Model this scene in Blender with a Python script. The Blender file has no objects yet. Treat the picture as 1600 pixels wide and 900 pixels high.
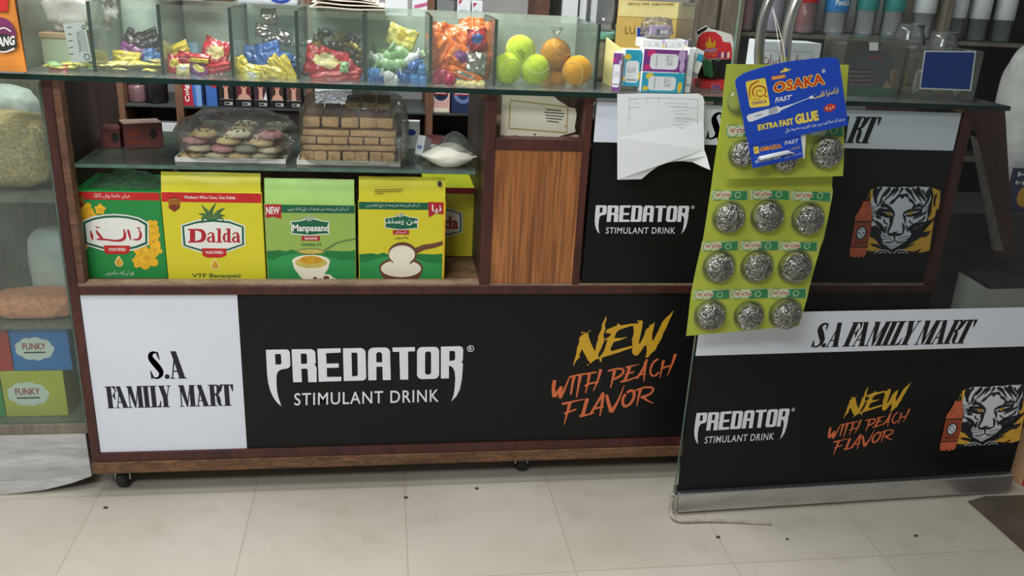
import bpy, bmesh, math, random
from math import radians, cos, sin, pi
from mathutils import Vector, Matrix, noise
from mathutils.geometry import tessellate_polygon

SC = bpy.context.scene
COL = SC.collection
rnd = random.Random(7)

# ------------------------------------------------------------------ camera
FPX = 1345.0                       # focal length in pixels of a 1600 x 900 frame
EYE = Vector((0.0, 0.0, 1.25))
ZD = Vector((-195.0, 3650.0, FPX)).normalized()          # straight down, in camera axes (x right, y down, z ahead)
YA = Vector((-200.0, -495.0, FPX)); YA = (YA - ZD * YA.dot(ZD)).normalized()   # straight into the shop
XA = ZD.cross(YA)
ROWS = [Vector((XA[i], YA[i], -ZD[i])) for i in range(3)]  # camera right / down / ahead in world axes
cam_data = bpy.data.cameras.new('camera')
cam_data.sensor_width = 36.0
cam_data.lens = 36.0 * FPX / 1600.0
cam_data.clip_start = 0.02
cam = bpy.data.objects.new('camera', cam_data)
COL.objects.link(cam)
cm = Matrix.Identity(4)
for r in range(3):
    cm[r][0] = ROWS[0][r]; cm[r][1] = -ROWS[1][r]; cm[r][2] = -ROWS[2][r]; cm[r][3] = EYE[r]
cam.matrix_world = cm
SC.camera = cam

# ------------------------------------------------------------------ world, lamps, exposure
SC.view_settings.view_transform = 'Standard'
SC.view_settings.look = 'None'
SC.view_settings.exposure = -0.36
SC.view_settings.gamma = 1.0
SC.view_settings.use_curve_mapping = False
SC.cycles.transparent_max_bounces = 40
SC.cycles.max_bounces = 10

world = bpy.data.worlds.new('shop_surroundings'); SC.world = world
world.use_nodes = True
world.node_tree.nodes['Background'].inputs[0].default_value = (0.86, 0.95, 1.0, 1)
world.node_tree.nodes['Background'].inputs[1].default_value = 0.24

def lamp(name, loc, aim, sx, sy, power, col=(1, 1, 1)):
    d = bpy.data.lights.new(name, 'AREA'); d.shape = 'RECTANGLE'; d.size = sx; d.size_y = sy
    d.energy = power; d.color = col
    o = bpy.data.objects.new(name, d); COL.objects.link(o)
    o.location = loc
    o.rotation_euler = (Vector(aim) - Vector(loc)).to_track_quat('-Z', 'Y').to_euler()
    return o
lamp('ceiling_tube_front', (-0.75, 0.75, 2.55), (-0.55, 1.5, 0.3), 1.1, 0.35, 25, (0.99, 0.99, 0.99))
lamp('ceiling_tube_entrance', (-1.0, -0.7, 2.55), (-0.6, 1.9, 0.4), 1.3, 0.4, 54, (0.97, 0.99, 1.0))
lamp('ceiling_tube_counter', (-0.25, 2.30, 2.6), (-0.2, 2.3, 0.8), 1.6, 0.25, 84, (0.99, 1.0, 0.98))

# ------------------------------------------------------------------ pixel rays (photo pixels -> points on real planes)
def ray(px, py):
    a, b = px - 800.0, py - 450.0
    return ROWS[0] * a + ROWS[1] * b + ROWS[2] * FPX
def W(px, py, y):
    d = ray(px, py); return EYE + d * (y / d.y)
def WZ(px, py, z):
    d = ray(px, py); return EYE + d * ((z - EYE.z) / d.z)
def Zm(reg, width):                 # zoomed crop coordinates -> photo pixels
    k = (reg[2] - reg[0]) / width
    return lambda x, y: (reg[0] + x * k, reg[1] + y * k)

class Frame:
    def __init__(s, O, U=(1, 0, 0), V=(0, 0, 1)):
        s.O = Vector(O); s.U = Vector(U).normalized(); s.V = Vector(V).normalized(); s.N = s.U.cross(s.V)
    def uv(s, px, py):
        d = ray(px, py); t = (s.O - EYE).dot(s.N) / d.dot(s.N); p = EYE + d * t - s.O
        return (p.dot(s.U), p.dot(s.V))
    def at(s, u, v, n=0.0):
        return s.O + s.U * u + s.V * v + s.N * n

# ------------------------------------------------------------------ materials
def lin(c):
    c = c / 255.0
    return c / 12.92 if c <= 0.04045 else ((c + 0.055) / 1.055) ** 2.4
def S(r, g, b): return (lin(r), lin(g), lin(b), 1.0)
MATS = {}
def base_mat(name):
    m = bpy.data.materials.new(name); m.use_nodes = True
    nt = m.node_tree; return m, nt, nt.nodes['Principled BSDF']
def N(nt, t, **kw):
    n = nt.nodes.new(t)
    for k, v in kw.items(): setattr(n, k, v)
    return n
def coords(nt, scale=(1, 1, 1), kind='Object'):
    tc = N(nt, 'ShaderNodeTexCoord'); mp = N(nt, 'ShaderNodeMapping'); mp.inputs['Scale'].default_value = scale
    nt.links.new(tc.outputs[kind], mp.inputs[0]); return mp.outputs[0]
def ramp(nt, fac, stops):
    r = N(nt, 'ShaderNodeValToRGB'); e = r.color_ramp.elements
    while len(e) < len(stops): e.new(0.5)
    for i, (p, c) in enumerate(stops): e[i].position = p; e[i].color = c
    nt.links.new(fac, r.inputs[0]); return r.outputs[0]
def shade(c, k): return (c[0] * k, c[1] * k, c[2] * k, 1)
def mat(name, c, rough=0.5, metal=0.0, var=0.12, scale=30.0, bump=0.0, bscale=200.0, spec=0.5, stretch=(1, 1, 1), coat=0.0):
    """procedural surface: base colour with a soft noise variation and optional bump"""
    if name in MATS: return MATS[name]
    m, nt, p = base_mat(name)
    p.inputs['Roughness'].default_value = rough; p.inputs['Metallic'].default_value = metal
    p.inputs['Specular IOR Level'].default_value = spec; p.inputs['Coat Weight'].default_value = coat
    co = coords(nt, stretch)
    nz = N(nt, 'ShaderNodeTexNoise'); nz.inputs['Scale'].default_value = scale; nz.inputs['Detail'].default_value = 4
    nt.links.new(co, nz.inputs['Vector'])
    out = ramp(nt, nz.outputs['Fac'], [(0.3, shade(c, 1 - var)), (0.7, shade(c, 1 + var * 0.5))])
    nt.links.new(out, p.inputs['Base Color'])
    if bump:
        b = N(nt, 'ShaderNodeTexNoise'); b.inputs['Scale'].default_value = bscale; b.inputs['Detail'].default_value = 3
        nt.links.new(co, b.inputs['Vector'])
        bp = N(nt, 'ShaderNodeBump'); bp.inputs['Strength'].default_value = bump; bp.inputs['Distance'].default_value = 0.004
        nt.links.new(b.outputs['Fac'], bp.inputs['Height']); nt.links.new(bp.outputs[0], p.inputs['Normal'])
    MATS[name] = m; return m
def glass(name, tint=(0.93, 0.97, 0.95), haze=0.04, hcol=(0.6, 0.65, 0.62), rough=0.03, gain=1.0, bump=0.0, bscale=40.0, hscale=6.0):
    """thin clear sheet: tinted transparency, fresnel gloss and a film of dust"""
    if name in MATS: return MATS[name]
    m, nt, p = base_mat(name); nt.nodes.remove(p)
    out = nt.nodes['Material Output']
    tr = N(nt, 'ShaderNodeBsdfTransparent'); tr.inputs[0].default_value = (*tint, 1)
    gl = N(nt, 'ShaderNodeBsdfGlossy'); gl.inputs['Roughness'].default_value = rough
    df = N(nt, 'ShaderNodeBsdfDiffuse'); df.inputs[0].default_value = (*hcol, 1)
    fr = N(nt, 'ShaderNodeFresnel'); fr.inputs[0].default_value = 1.35
    mul = N(nt, 'ShaderNodeMath', operation='MULTIPLY'); mul.inputs[1].default_value = gain; mul.use_clamp = True
    nt.links.new(fr.outputs[0], mul.inputs[0])
    co = coords(nt)
    nz = N(nt, 'ShaderNodeTexNoise'); nz.inputs['Scale'].default_value = hscale; nz.inputs['Detail'].default_value = 5
    nt.links.new(co, nz.inputs['Vector'])
    h = N(nt, 'ShaderNodeMapRange'); h.inputs[1].default_value = 0.25; h.inputs[2].default_value = 0.75
    h.inputs[3].default_value = haze * 0.5; h.inputs[4].default_value = haze * 1.5
    nt.links.new(nz.outputs['Fac'], h.inputs[0])
    m1 = N(nt, 'ShaderNodeMixShader'); m2 = N(nt, 'ShaderNodeMixShader')
    nt.links.new(h.outputs[0], m1.inputs[0]); nt.links.new(tr.outputs[0], m1.inputs[1]); nt.links.new(df.outputs[0], m1.inputs[2])
    nt.links.new(mul.outputs[0], m2.inputs[0]); nt.links.new(m1.outputs[0], m2.inputs[1]); nt.links.new(gl.outputs[0], m2.inputs[2])
    if bump:
        b = N(nt, 'ShaderNodeTexNoise'); b.inputs['Scale'].default_value = bscale; b.inputs['Detail'].default_value = 4
        b.inputs['Distortion'].default_value = 1.5
        nt.links.new(co, b.inputs['Vector'])
        bp = N(nt, 'ShaderNodeBump'); bp.inputs['Strength'].default_value = bump; bp.inputs['Distance'].default_value = 0.02
        nt.links.new(b.outputs['Fac'], bp.inputs['Height'])
        for q in (gl, fr): nt.links.new(bp.outputs[0], q.inputs['Normal'])
    nt.links.new(m2.outputs[0], out.inputs[0])
    MATS[name] = m; return m
def wood(name, c1, c2, scale=3.0, stretch=(14, 14, 1.2), rough=0.5, dist=6.0, fine=0.35, c3=None):
    if name in MATS: return MATS[name]
    m, nt, p = base_mat(name); p.inputs['Roughness'].default_value = rough
    co = coords(nt, stretch)
    w = N(nt, 'ShaderNodeTexNoise'); w.inputs['Scale'].default_value = scale; w.inputs['Detail'].default_value = 6
    w.inputs['Distortion'].default_value = dist * 0.1
    nt.links.new(co, w.inputs['Vector'])
    st = [(0.30, c1), (0.70, c2)] if c3 is None else [(0.3, c1), (0.55, c2), (0.75, c3)]
    a = ramp(nt, w.outputs['Fac'], st)
    co2 = coords(nt, tuple(q * 5 for q in stretch))
    f = N(nt, 'ShaderNodeTexNoise'); f.inputs['Scale'].default_value = scale; f.inputs['Detail'].default_value = 3
    nt.links.new(co2, f.inputs['Vector'])
    g = ramp(nt, f.outputs['Fac'], [(0.35, (1 - fine, 1 - fine, 1 - fine, 1)), (0.6, (1, 1, 1, 1))])
    mx = N(nt, 'ShaderNodeMixRGB', blend_type='MULTIPLY'); mx.inputs[0].default_value = 1.0
    nt.links.new(a, mx.inputs[1]); nt.links.new(g, mx.inputs[2])
    nt.links.new(mx.outputs[0], p.inputs['Base Color'])
    MATS[name] = m; return m

# ------------------------------------------------------------------ mesh builder
class MB:
    def __init__(s): s.bm = bmesh.new(); s.mats = []
    def mi(s, m):
        if m not in s.mats: s.mats.append(m)
        return s.mats.index(m)
    def poly(s, pts, m, smooth=False):
        vs = [s.bm.verts.new(p) for p in pts]
        f = s.bm.faces.new(vs); f.material_index = s.mi(m); f.smooth = smooth; return f
    def box(s, x0, x1, y0, y1, z0, z1, m, bev=0.0, edge=None, thin=None, mtx=None):
        """edge: material for the narrow faces of a pane; thin = axis of the pane's thickness"""
        r = bmesh.ops.create_cube(s.bm, size=1.0)
        vs = r['verts']
        for v in vs:
            v.co = Vector(((x0 + x1) / 2 + v.co.x * (x1 - x0), (y0 + y1) / 2 + v.co.y * (y1 - y0), (z0 + z1) / 2 + v.co.z * (z1 - z0)))
        fs = list({f for v in vs for f in v.link_faces})
        for f in fs:
            f.normal_update(); f.material_index = s.mi(m)
            if edge is not None and abs(f.normal[thin]) < 0.5: f.material_index = s.mi(edge)
        if bev:
            es = list({e for v in vs for e in v.link_edges})
            q = bmesh.ops.bevel(s.bm, geom=es, offset=bev, segments=2, affect='EDGES', profile=0.6)
            vs = list({v for v in q['verts']} | {v for v in vs if v.is_valid})
        if mtx is not None:
            for v in vs: v.co = mtx @ v.co
        return vs
    def prism(s, pts, d, m, side=None, smooth=False):
        """closed outline pts (3-D) extruded along vector d"""
        d = Vector(d); n = len(pts)
        a = [s.bm.verts.new(p) for p in pts]; b = [s.bm.verts.new(Vector(p) + d) for p in pts]
        i0 = s.mi(m); i1 = s.mi(side or m)
        fs = [s.bm.faces.new(a), s.bm.faces.new(b[::-1])]
        for f in fs: f.material_index = i0
        bmesh.ops.triangulate(s.bm, faces=fs)
        for i in range(n):
            j = (i + 1) % n
            f = s.bm.faces.new((a[j], a[i], b[i], b[j])); f.material_index = i1; f.smooth = smooth
    def tube(s, pts, r, m, n=8, cap=True, smooth=True, flat=1.0):
        pts = [Vector(p) for p in pts]; k = len(pts); rings = []
        up = Vector((0.13, 0.31, 0.94))
        for i, p in enumerate(pts):
            t = (pts[min(i + 1, k - 1)] - pts[max(i - 1, 0)]).normalized()
            a = t.cross(up)
            if a.length < 0.05: a = t.cross(Vector((1, 0, 0)))
            a.normalize(); b = t.cross(a).normalized(); up = b if i == 0 else up
            rr = r[i] if isinstance(r, (list, tuple)) else r
            rings.append([s.bm.verts.new(p + a * (rr * cos(2 * pi * q / n)) + b * (rr * flat * sin(2 * pi * q / n))) for q in range(n)])
        mi = s.mi(m)
        for i in range(k - 1):
            for q in range(n):
                f = s.bm.faces.new((rings[i][q], rings[i][(q + 1) % n], rings[i + 1][(q + 1) % n], rings[i + 1][q]))
                f.material_index = mi; f.smooth = smooth
        if cap:
            for rg in (rings[0][::-1], rings[-1]):
                f = s.bm.faces.new(rg); f.material_index = mi
    def lathe(s, prof, loc, m, n=24, axis='Z', smooth=True, mtx=None, mats=None):
        rings = []; loc = Vector(loc)
        for (r, z) in prof:
            rg = []
            for q in range(n):
                a = 2 * pi * q / n
                v = Vector((r * cos(a), r * sin(a), z))
                if axis == 'Y': v = Vector((v.x, v.z, v.y))
                if axis == 'X': v = Vector((v.z, v.x, v.y))
                if mtx is not None: v = mtx @ v
                rg.append(s.bm.verts.new(loc + v))
            rings.append(rg)
        for i in range(len(rings) - 1):
            mi = s.mi(mats[i] if mats else m)
            for q in range(n):
                f = s.bm.faces.new((rings[i][q], rings[i][(q + 1) % n], rings[i + 1][(q + 1) % n], rings[i + 1][q]))
                f.material_index = mi; f.smooth = smooth
        for rg, mm in ((rings[0][::-1], mats[0] if mats else m), (rings[-1], mats[-1] if mats else m)):
            f = s.bm.faces.new(rg); f.material_index = s.mi(mm)
    def ball(s, c, r, m, sub=3, jitter=0.0, fr=30.0, seed=0.0, mtx=None):
        r = (r, r, r) if not isinstance(r, (tuple, list)) else r
        q = bmesh.ops.create_icosphere(s.bm, subdivisions=sub, radius=1.0)
        mi = s.mi(m)
        for v in q['verts']:
            d = v.co.copy()
            k = 1 + (jitter * noise.noise(d * fr + Vector((seed, seed * 2, 0))) if jitter else 0)
            v.co = Vector((d.x * r[0], d.y * r[1], d.z * r[2])) * k
            if mtx is not None: v.co = mtx @ v.co
            v.co += Vector(c)
        for f in {f for v in q['verts'] for f in v.link_faces}: f.material_index = mi; f.smooth = True
        return q['verts']
    def grid(s, fn, nu, nv, m, smooth=True, closed_u=False):
        """fn(u, v) -> point for u, v in 0..1"""
        vs = [[s.bm.verts.new(fn(i / nu, j / nv)) for i in range(nu + (0 if closed_u else 1))] for j in range(nv + 1)]
        mi = s.mi(m); K = len(vs[0])
        for j in range(nv):
            for i in range(nu):
                i2 = (i + 1) % K
                f = s.bm.faces.new((vs[j][i], vs[j][i2], vs[j + 1][i2], vs[j + 1][i])); f.material_index = mi; f.smooth = smooth
        return vs
    def prints(s, pr, fr, eps=8e-6, n0=0.0003, warp=None):
        order = {k: i for i, k in enumerate(sorted({it[3] for it in pr.items}))}
        for (pts, holes, m, lk) in pr.items:
            layer = order[lk]
            loops = [[Vector((u, v, 0)) for u, v in pts]] + [[Vector((u, v, 0)) for u, v in h] for h in holes]
            flat = [q for l in loops for q in l]
            if len(pts) == 3 and not holes: tris = [(0, 1, 2)]
            elif len(pts) == 4 and not holes and convex(pts): tris = [(0, 1, 2, 3)]
            else: tris = tessellate_polygon(loops)
            nn = n0 + min(eps, 8e-6) * layer
            vs = [s.bm.verts.new(fr.at(q.x, q.y, nn + (warp(q.x, q.y) if warp else 0))) for q in flat]
            mi = s.mi(m)
            for t in tris:
                if len(set(t)) < 3: continue
                a = vs[t[0]].co; nrm = (vs[t[1]].co - a).cross(vs[t[2]].co - a)
                if nrm.length < 1e-14: continue
                tt = t if nrm.dot(fr.N) > 0 else t[::-1]
                try: f = s.bm.faces.new([vs[q] for q in tt]); f.material_index = mi
                except ValueError: pass
        loose = [v for v in s.bm.verts if not v.link_faces]
        bmesh.ops.delete(s.bm, geom=loose, context='VERTS')
    def mesh(s, name, inv=None):
        me = bpy.data.meshes.new(name)
        bmesh.ops.recalc_face_normals if False else None
        if inv is not None: bmesh.ops.transform(s.bm, matrix=inv, verts=s.bm.verts)
        s.bm.to_mesh(me); s.bm.free()
        for m in s.mats: me.materials.append(m)
        return me
def convex(p):
    sg = 0
    for i in range(len(p)):
        a, b, c = p[i], p[(i + 1) % len(p)], p[(i + 2) % len(p)]
        cr = (b[0] - a[0]) * (c[1] - b[1]) - (b[1] - a[1]) * (c[0] - b[0])
        if cr * sg < 0: return False
        if cr: sg = cr
    return True

ROOTM = {}
def obj(name, mb, parent=None, local=False):
    inv = None
    if parent is not None and not local and parent.name in ROOTM: inv = ROOTM[parent.name].inverted()
    o = bpy.data.objects.new(name, mb.mesh(name, inv)); COL.objects.link(o)
    if parent is not None:
        o.parent = parent
        if parent.name in ROOTM: ROOTM[o.name] = ROOTM[parent.name]
    return o
def tag(o, label=None, cat=None, group=None, kind=None):
    if label: o['label'] = label
    if cat: o['category'] = cat
    if group: o['group'] = group
    if kind: o['kind'] = kind
    return o
def thing(name, label, cat, loc=(0, 0, 0), rotz=0.0, group=None, kind=None):
    o = bpy.data.objects.new(name, None); COL.objects.link(o)
    o.empty_display_size = 0.03
    o.location = loc; o.rotation_euler = (0, 0, rotz)
    ROOTM[o.name] = Matrix.Translation(Vector(loc)) @ Matrix.Rotation(rotz, 4, 'Z')
    return tag(o, label, cat, group, kind)
def single(name, mb, label=None, cat=None, group=None, kind=None, origin=True):
    """a thing that is one mesh; its origin goes to the middle of its underside"""
    vs = mb.bm.verts
    if origin and len(vs):
        xs = [v.co.x for v in vs]; ys = [v.co.y for v in vs]; zs = [v.co.z for v in vs]
        c = Vector(((min(xs) + max(xs)) / 2, (min(ys) + max(ys)) / 2, min(zs)))
    else: c = Vector((0, 0, 0))
    o = bpy.data.objects.new(name, mb.mesh(name, Matrix.Translation(-c))); COL.objects.link(o)
    o.location = c; ROOTM[o.name] = Matrix.Translation(c)
    return tag(o, label, cat, group, kind)
def dup(root, mtx, label=None, group=None):
    r = root.copy(); COL.objects.link(r); r.matrix_basis = mtx
    if label: r['label'] = label
    if group: r['group'] = group
    for ch in list(root.children):
        c = ch.copy(); COL.objects.link(c); c.parent = r
        for g in list(ch.children):
            d = g.copy(); COL.objects.link(d); d.parent = c
    return r

# ------------------------------------------------------------------ flat print (inks, letters, emblems)
def catmull(pts, n=4):
    """pts: tuples of equal length, smoothed"""
    P = [Vector(list(p) + [0] * (4 - len(p))) if len(p) < 4 else Vector(p) for p in pts]
    k = len(pts[0]); out = []
    for i in range(len(P) - 1):
        a, b, c, d = P[max(i - 1, 0)], P[i], P[i + 1], P[min(i + 2, len(P) - 1)]
        for j in range(n):
            t = j / n
            out.append(tuple((0.5 * ((2 * b) + (c - a) * t + (2 * a - 5 * b + 4 * c - d) * t * t + (3 * b - a - 3 * c + d) * t ** 3))[:k]))
    out.append(tuple(P[-1][:k])); return out
AR = {}
for ch, b, n in (('ا', 0xFE8D, 2), ('آ', 0xFE81, 2), ('ب', 0xFE8F, 4), ('پ', 0xFB56, 4), ('ت', 0xFE95, 4), ('ٹ', 0xFB66, 4), ('ج', 0xFE9D, 4), ('چ', 0xFB7A, 4),
        ('ح', 0xFEA1, 4), ('خ', 0xFEA5, 4), ('د', 0xFEA9, 2), ('ڈ', 0xFB88, 2), ('ذ', 0xFEAB, 2), ('ر', 0xFEAD, 2), ('ڑ', 0xFB8C, 2), ('ز', 0xFEAF, 2), ('س', 0xFEB1, 4),
        ('ش', 0xFEB5, 4), ('ص', 0xFEB9, 4), ('ض', 0xFEBD, 4), ('ط', 0xFEC1, 4), ('ع', 0xFEC9, 4), ('ف', 0xFED1, 4), ('ق', 0xFED5, 4), ('ک', 0xFB8E, 4), ('گ', 0xFB92, 4),
        ('ل', 0xFEDD, 4), ('م', 0xFEE1, 4), ('ن', 0xFEE5, 4), ('و', 0xFEED, 2), ('ہ', 0xFBA6, 4), ('ھ', 0xFBAA, 4), ('ی', 0xFBFC, 4), ('ے', 0xFBAE, 2), ('ئ', 0xFE89, 4)):
    AR[ch] = (b, n)
def urdu(t):
    """letters joined and laid out right to left"""
    out = []
    for i, c in enumerate(t):
        if c not in AR: out.append(c); continue
        b, n = AR[c]
        before = i > 0 and t[i - 1] in AR and AR[t[i - 1]][1] == 4
        after = i + 1 < len(t) and t[i + 1] in AR and n == 4
        k = (3 if before and after else 1 if before else 2 if after else 0)
        out.append(chr(b + k))
    return ''.join(out[::-1])
_TXT = {}
def text_polys(s, bold=0.0, res=3, spacing=1.0):
    key = (s, bold, res, spacing)
    if s[0] == '~' and key not in _TXT:          # print too small to read: a row of little bars
        n = int(s[1:]); R2 = random.Random(n); bars = []
        for k in range(n):
            a, w = (k + .08) / n, .84 / n; h0, h1 = R2.uniform(0, .15), R2.uniform(.75, 1)
            bars.append([(a, h0), (a + w * .35, h0), (a + w * .35, h1), (a, h1)])
            y = R2.uniform(.2, .8); bars.append([(a + w * .35, y - .12), (a + w, y - .12), (a + w, y + .12), (a + w * .35, y + .12)])
        _TXT[key] = bars
    if key not in _TXT:
        c = bpy.data.curves.new('letters', 'FONT'); c.body = s; c.size = 1; c.resolution_u = res; c.offset = bold; c.space_character = spacing
        o = bpy.data.objects.new('letters', c); COL.objects.link(o)
        dg = bpy.context.evaluated_depsgraph_get()
        me = bpy.data.meshes.new_from_object(o.evaluated_get(dg))
        vs = [(v.co.x, v.co.y) for v in me.vertices]; fs = [tuple(p.vertices) for p in me.polygons]
        bpy.data.objects.remove(o); bpy.data.curves.remove(c); bpy.data.meshes.remove(me)
        xs = [v[0] for v in vs]; ys = [v[1] for v in vs]
        x0, x1, y0, y1 = min(xs), max(xs), min(ys), max(ys)
        vs = [((x - x0) / (x1 - x0), (y - y0) / (y1 - y0)) for x, y in vs]
        _TXT[key] = [[vs[i] for i in f] for f in fs]
    return _TXT[key]
class Print:
    def __init__(s): s.items = []; s.g = 0; s.hold = False
    def poly(s, pts, m, layer=0, holes=()):
        if not s.hold: s.g += 1
        s.items.append(([tuple(p[:2]) for p in pts], [list(h) for h in holes], m, (layer, s.g))); return s
    def rect(s, x0, y0, x1, y1, m, layer=0): return s.poly([(x0, y0), (x1, y0), (x1, y1), (x0, y1)], m, layer)
    def rrect(s, x0, y0, x1, y1, r, m, layer=0, n=4):
        pts = []
        for cx, cy, a0 in ((x1 - r, y0 + r, -90), (x1 - r, y1 - r, 0), (x0 + r, y1 - r, 90), (x0 + r, y0 + r, 180)):
            for k in range(n + 1):
                a = radians(a0 + 90 * k / n); pts.append((cx + r * cos(a), cy + r * sin(a)))
        return s.poly(pts, m, layer)
    def ell(s, cx, cy, rx, ry, m, layer=0, rot=0.0, n=20, hole=0.0):
        def loop(k): return [(cx + k * rx * cos(a) * cos(rot) - k * ry * sin(a) * sin(rot), cy + k * rx * cos(a) * sin(rot) + k * ry * sin(a) * cos(rot)) for a in (2 * pi * q / n for q in range(n))]
        return s.poly(loop(1), m, layer, [loop(hole)] if hole else ())
    def stroke(s, pts, m, layer=0, w=None, n=4):
        """tapered pen stroke; pts (x, y, width) or (x, y) with w or (w0, w1)"""
        if w is not None:
            w = w if isinstance(w, tuple) else (w, w)
            k = max(len(pts) - 1, 1)
            pts = [(p[0], p[1], w[0] + (w[1] - w[0]) * i / k) for i, p in enumerate(pts)]
        q = catmull(pts, n) if n > 1 and len(pts) > 2 else pts
        L, R = [], []
        for i, p in enumerate(q):
            a, b = q[max(i - 1, 0)], q[min(i + 1, len(q) - 1)]
            dx, dy = b[0] - a[0], b[1] - a[1]; l = math.hypot(dx, dy) or 1e-9
            nx, ny = -dy / l * p[2] / 2, dx / l * p[2] / 2
            L.append((p[0] + nx, p[1] + ny)); R.append((p[0] - nx, p[1] - ny))
        s.g += 1; s.hold = True
        fold = any((R[i + 1][0] - R[i][0]) * (L[i + 1][0] - L[i][0]) + (R[i + 1][1] - R[i][1]) * (L[i + 1][1] - L[i][1]) <= 0 for i in range(len(q) - 1)) or max(p[2] for p in q) * 3 > sum(math.hypot(q[i + 1][0] - q[i][0], q[i + 1][1] - q[i][1]) for i in range(len(q) - 1))
        for i in range(len(q) - 1):
            if fold: s.g += 1
            s.poly([R[i], R[i + 1], L[i + 1], L[i]], m, layer)
        s.hold = False; return s
    def text(s, t, quad, m, layer=0, bold=0.0, res=3, spacing=1.0):
        """quad: lower left, lower right, upper right, upper left"""
        a, b, c, d = quad; s.g += 1; s.hold = True
        for f in text_polys(t, bold, res, spacing):
            s.poly([((a[0] * (1 - u) + b[0] * u) * (1 - v) + (d[0] * (1 - u) + c[0] * u) * v,
                     (a[1] * (1 - u) + b[1] * u) * (1 - v) + (d[1] * (1 - u) + c[1] * u) * v) for u, v in f], m, layer)
        s.hold = False; return s
    def outlined(s, t, quad, m, layer, edge, w, bold=0.03):
        for k in range(10):
            a_ = 2 * pi * k / 10; s.text(t, [(x + w * cos(a_), y + w * sin(a_)) for x, y in quad], edge, layer, bold, 3, 1.06)
        return s.text(t, quad, m, layer + 1, bold, 3, 1.06)
    def tbox(s, t, x0, y0, x1, y1, m, layer=0, bold=0.0, shear=0.0, res=3, spacing=1.0):
        return s.text(t, [(x0, y0), (x1, y0), (x1 + shear, y1), (x0 + shear, y1)], m, layer, bold, res, spacing)
    def add(s, other, fn, layer=0, swap=None):
        g0 = s.g
        for (p, h, m, l) in other.items:
            s.items.append(([fn(*q) for q in p], [[fn(*q) for q in hh] for hh in h], (swap or {}).get(m, m), (l[0] + layer, l[1] + g0)))
        s.g += other.g; return s
def fit2(a0, a1, b0, b1):
    """axis-aligned map taking a0->b0 and a1->b1"""
    sx = (b1[0] - b0[0]) / (a1[0] - a0[0]); sy = (b1[1] - b0[1]) / (a1[1] - a0[1])
    return lambda x, y: (b0[0] + (x - a0[0]) * sx, b0[1] + (y - a0[1]) * sy)
def fitq(p00, p10, p11, p01):
    """unit square -> quad"""
    return lambda u, v: tuple((p00[i] * (1 - u) + p10[i] * u) * (1 - v) + (p01[i] * (1 - u) + p11[i] * u) * v for i in (0, 1))

# condensed fat-face serif capitals drawn on a height of 1: width, parts
def serif_glyph(ch, m):
    p = Print(); R = lambda x0, y0, x1, y1: p.rect(x0, y0, x1, y1, m)
    if ch == 'S':
        p.stroke([(.43, .86, .05), (.30, .965, .07), (.15, .91, .15), (.115, .77, .2), (.22, .61, .23), (.36, .43, .23), (.455, .27, .2), (.43, .13, .14), (.30, .035, .07), (.17, .055, .06), (.09, .18, .05)], m, n=5)
        p.poly([(.36, .96), (.42, 1), (.46, .70), (.42, .70), (.34, .88)], m); p.poly([(.04, .30), (.08, .30), (.17, .1), (.1, 0), (.06, 0)], m); return .55, p
    if ch == '.': p.ell(.1, .085, .1, .09, m); return .2, p
    if ch == 'A':
        p.poly([(.10, 1), (.31, 1), (.585, .02), (.355, .02)], m); p.poly([(.055, .02), (.11, .02), (.26, .80), (.215, .86)], m); R(.12, .25, .42, .30); R(0, 0, .18, .04); R(.30, 0, .64, .04); return .64, p
    if ch == 'F':
        R(.07, 0, .30, 1); R(.0, 0, .38, .04); R(.0, .96, .50, 1); p.poly([(.33, .97), (.50, 1), (.53, .72), (.48, .72), (.43, .88)], m); R(.28, .54, .42, .59)
        p.poly([(.34, .57), (.42, .74), (.46, .74), (.46, .38), (.42, .38)], m); return .53, p
    if ch == 'M':
        R(.075, 0, .13, 1); p.poly([(.03, 1), (.27, 1), (.43, .14), (.40, 0), (.34, 0)], m); p.poly([(.345, 0), (.40, 0), (.6, 1), (.55, 1)], m); R(.525, 0, .75, 1); R(0, 0, .21, .04); R(.46, 0, .82, .04); R(0, .96, .12, 1); R(.55, .96, .82, 1); return .82, p
    if ch == 'I': R(.075, 0, .305, 1); R(0, 0, .38, .04); R(0, .96, .38, 1); return .38, p
    if ch == 'L':
        R(.075, 0, .305, 1); R(0, 0, .52, .04); R(0, .96, .38, 1); p.poly([(.34, .03), (.52, 0), (.55, .30), (.505, .30), (.45, .12)], m); return .55, p
    if ch == 'Y':
        R(.195, 0, .425, .45); p.poly([(.03, 1), (.27, 1), (.425, .45), (.195, .42)], m); p.poly([(.36, .44), (.415, .44), (.56, 1), (.51, 1)], m); R(0, .96, .32, 1); R(.42, .96, .64, 1); R(.11, 0, .51, .04); return .64, p
    if ch == 'R':
        R(.075, 0, .295, 1); R(0, 0, .38, .04); R(0, .96, .3, 1)
        p.stroke([(.27, .98, .04), (.40, .965, .07), (.48, .88, .16), (.49, .75, .19), (.44, .6, .12), (.27, .53, .05)], m); p.stroke([(.33, .53, .05), (.44, .46, .14), (.475, .25, .19), (.51, .07, .12), (.64, .02, .04)], m); return .64, p
    if ch == 'T':
        R(.21, 0, .44, 1); R(.13, 0, .52, .04); R(0, .955, .65, 1); p.poly([(0, 1), (.15, .96), (.055, .68), (.01, .68)], m); p.poly([(.65, 1), (.50, .96), (.595, .68), (.64, .68)], m); return .65, p
    return .2, p
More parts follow.
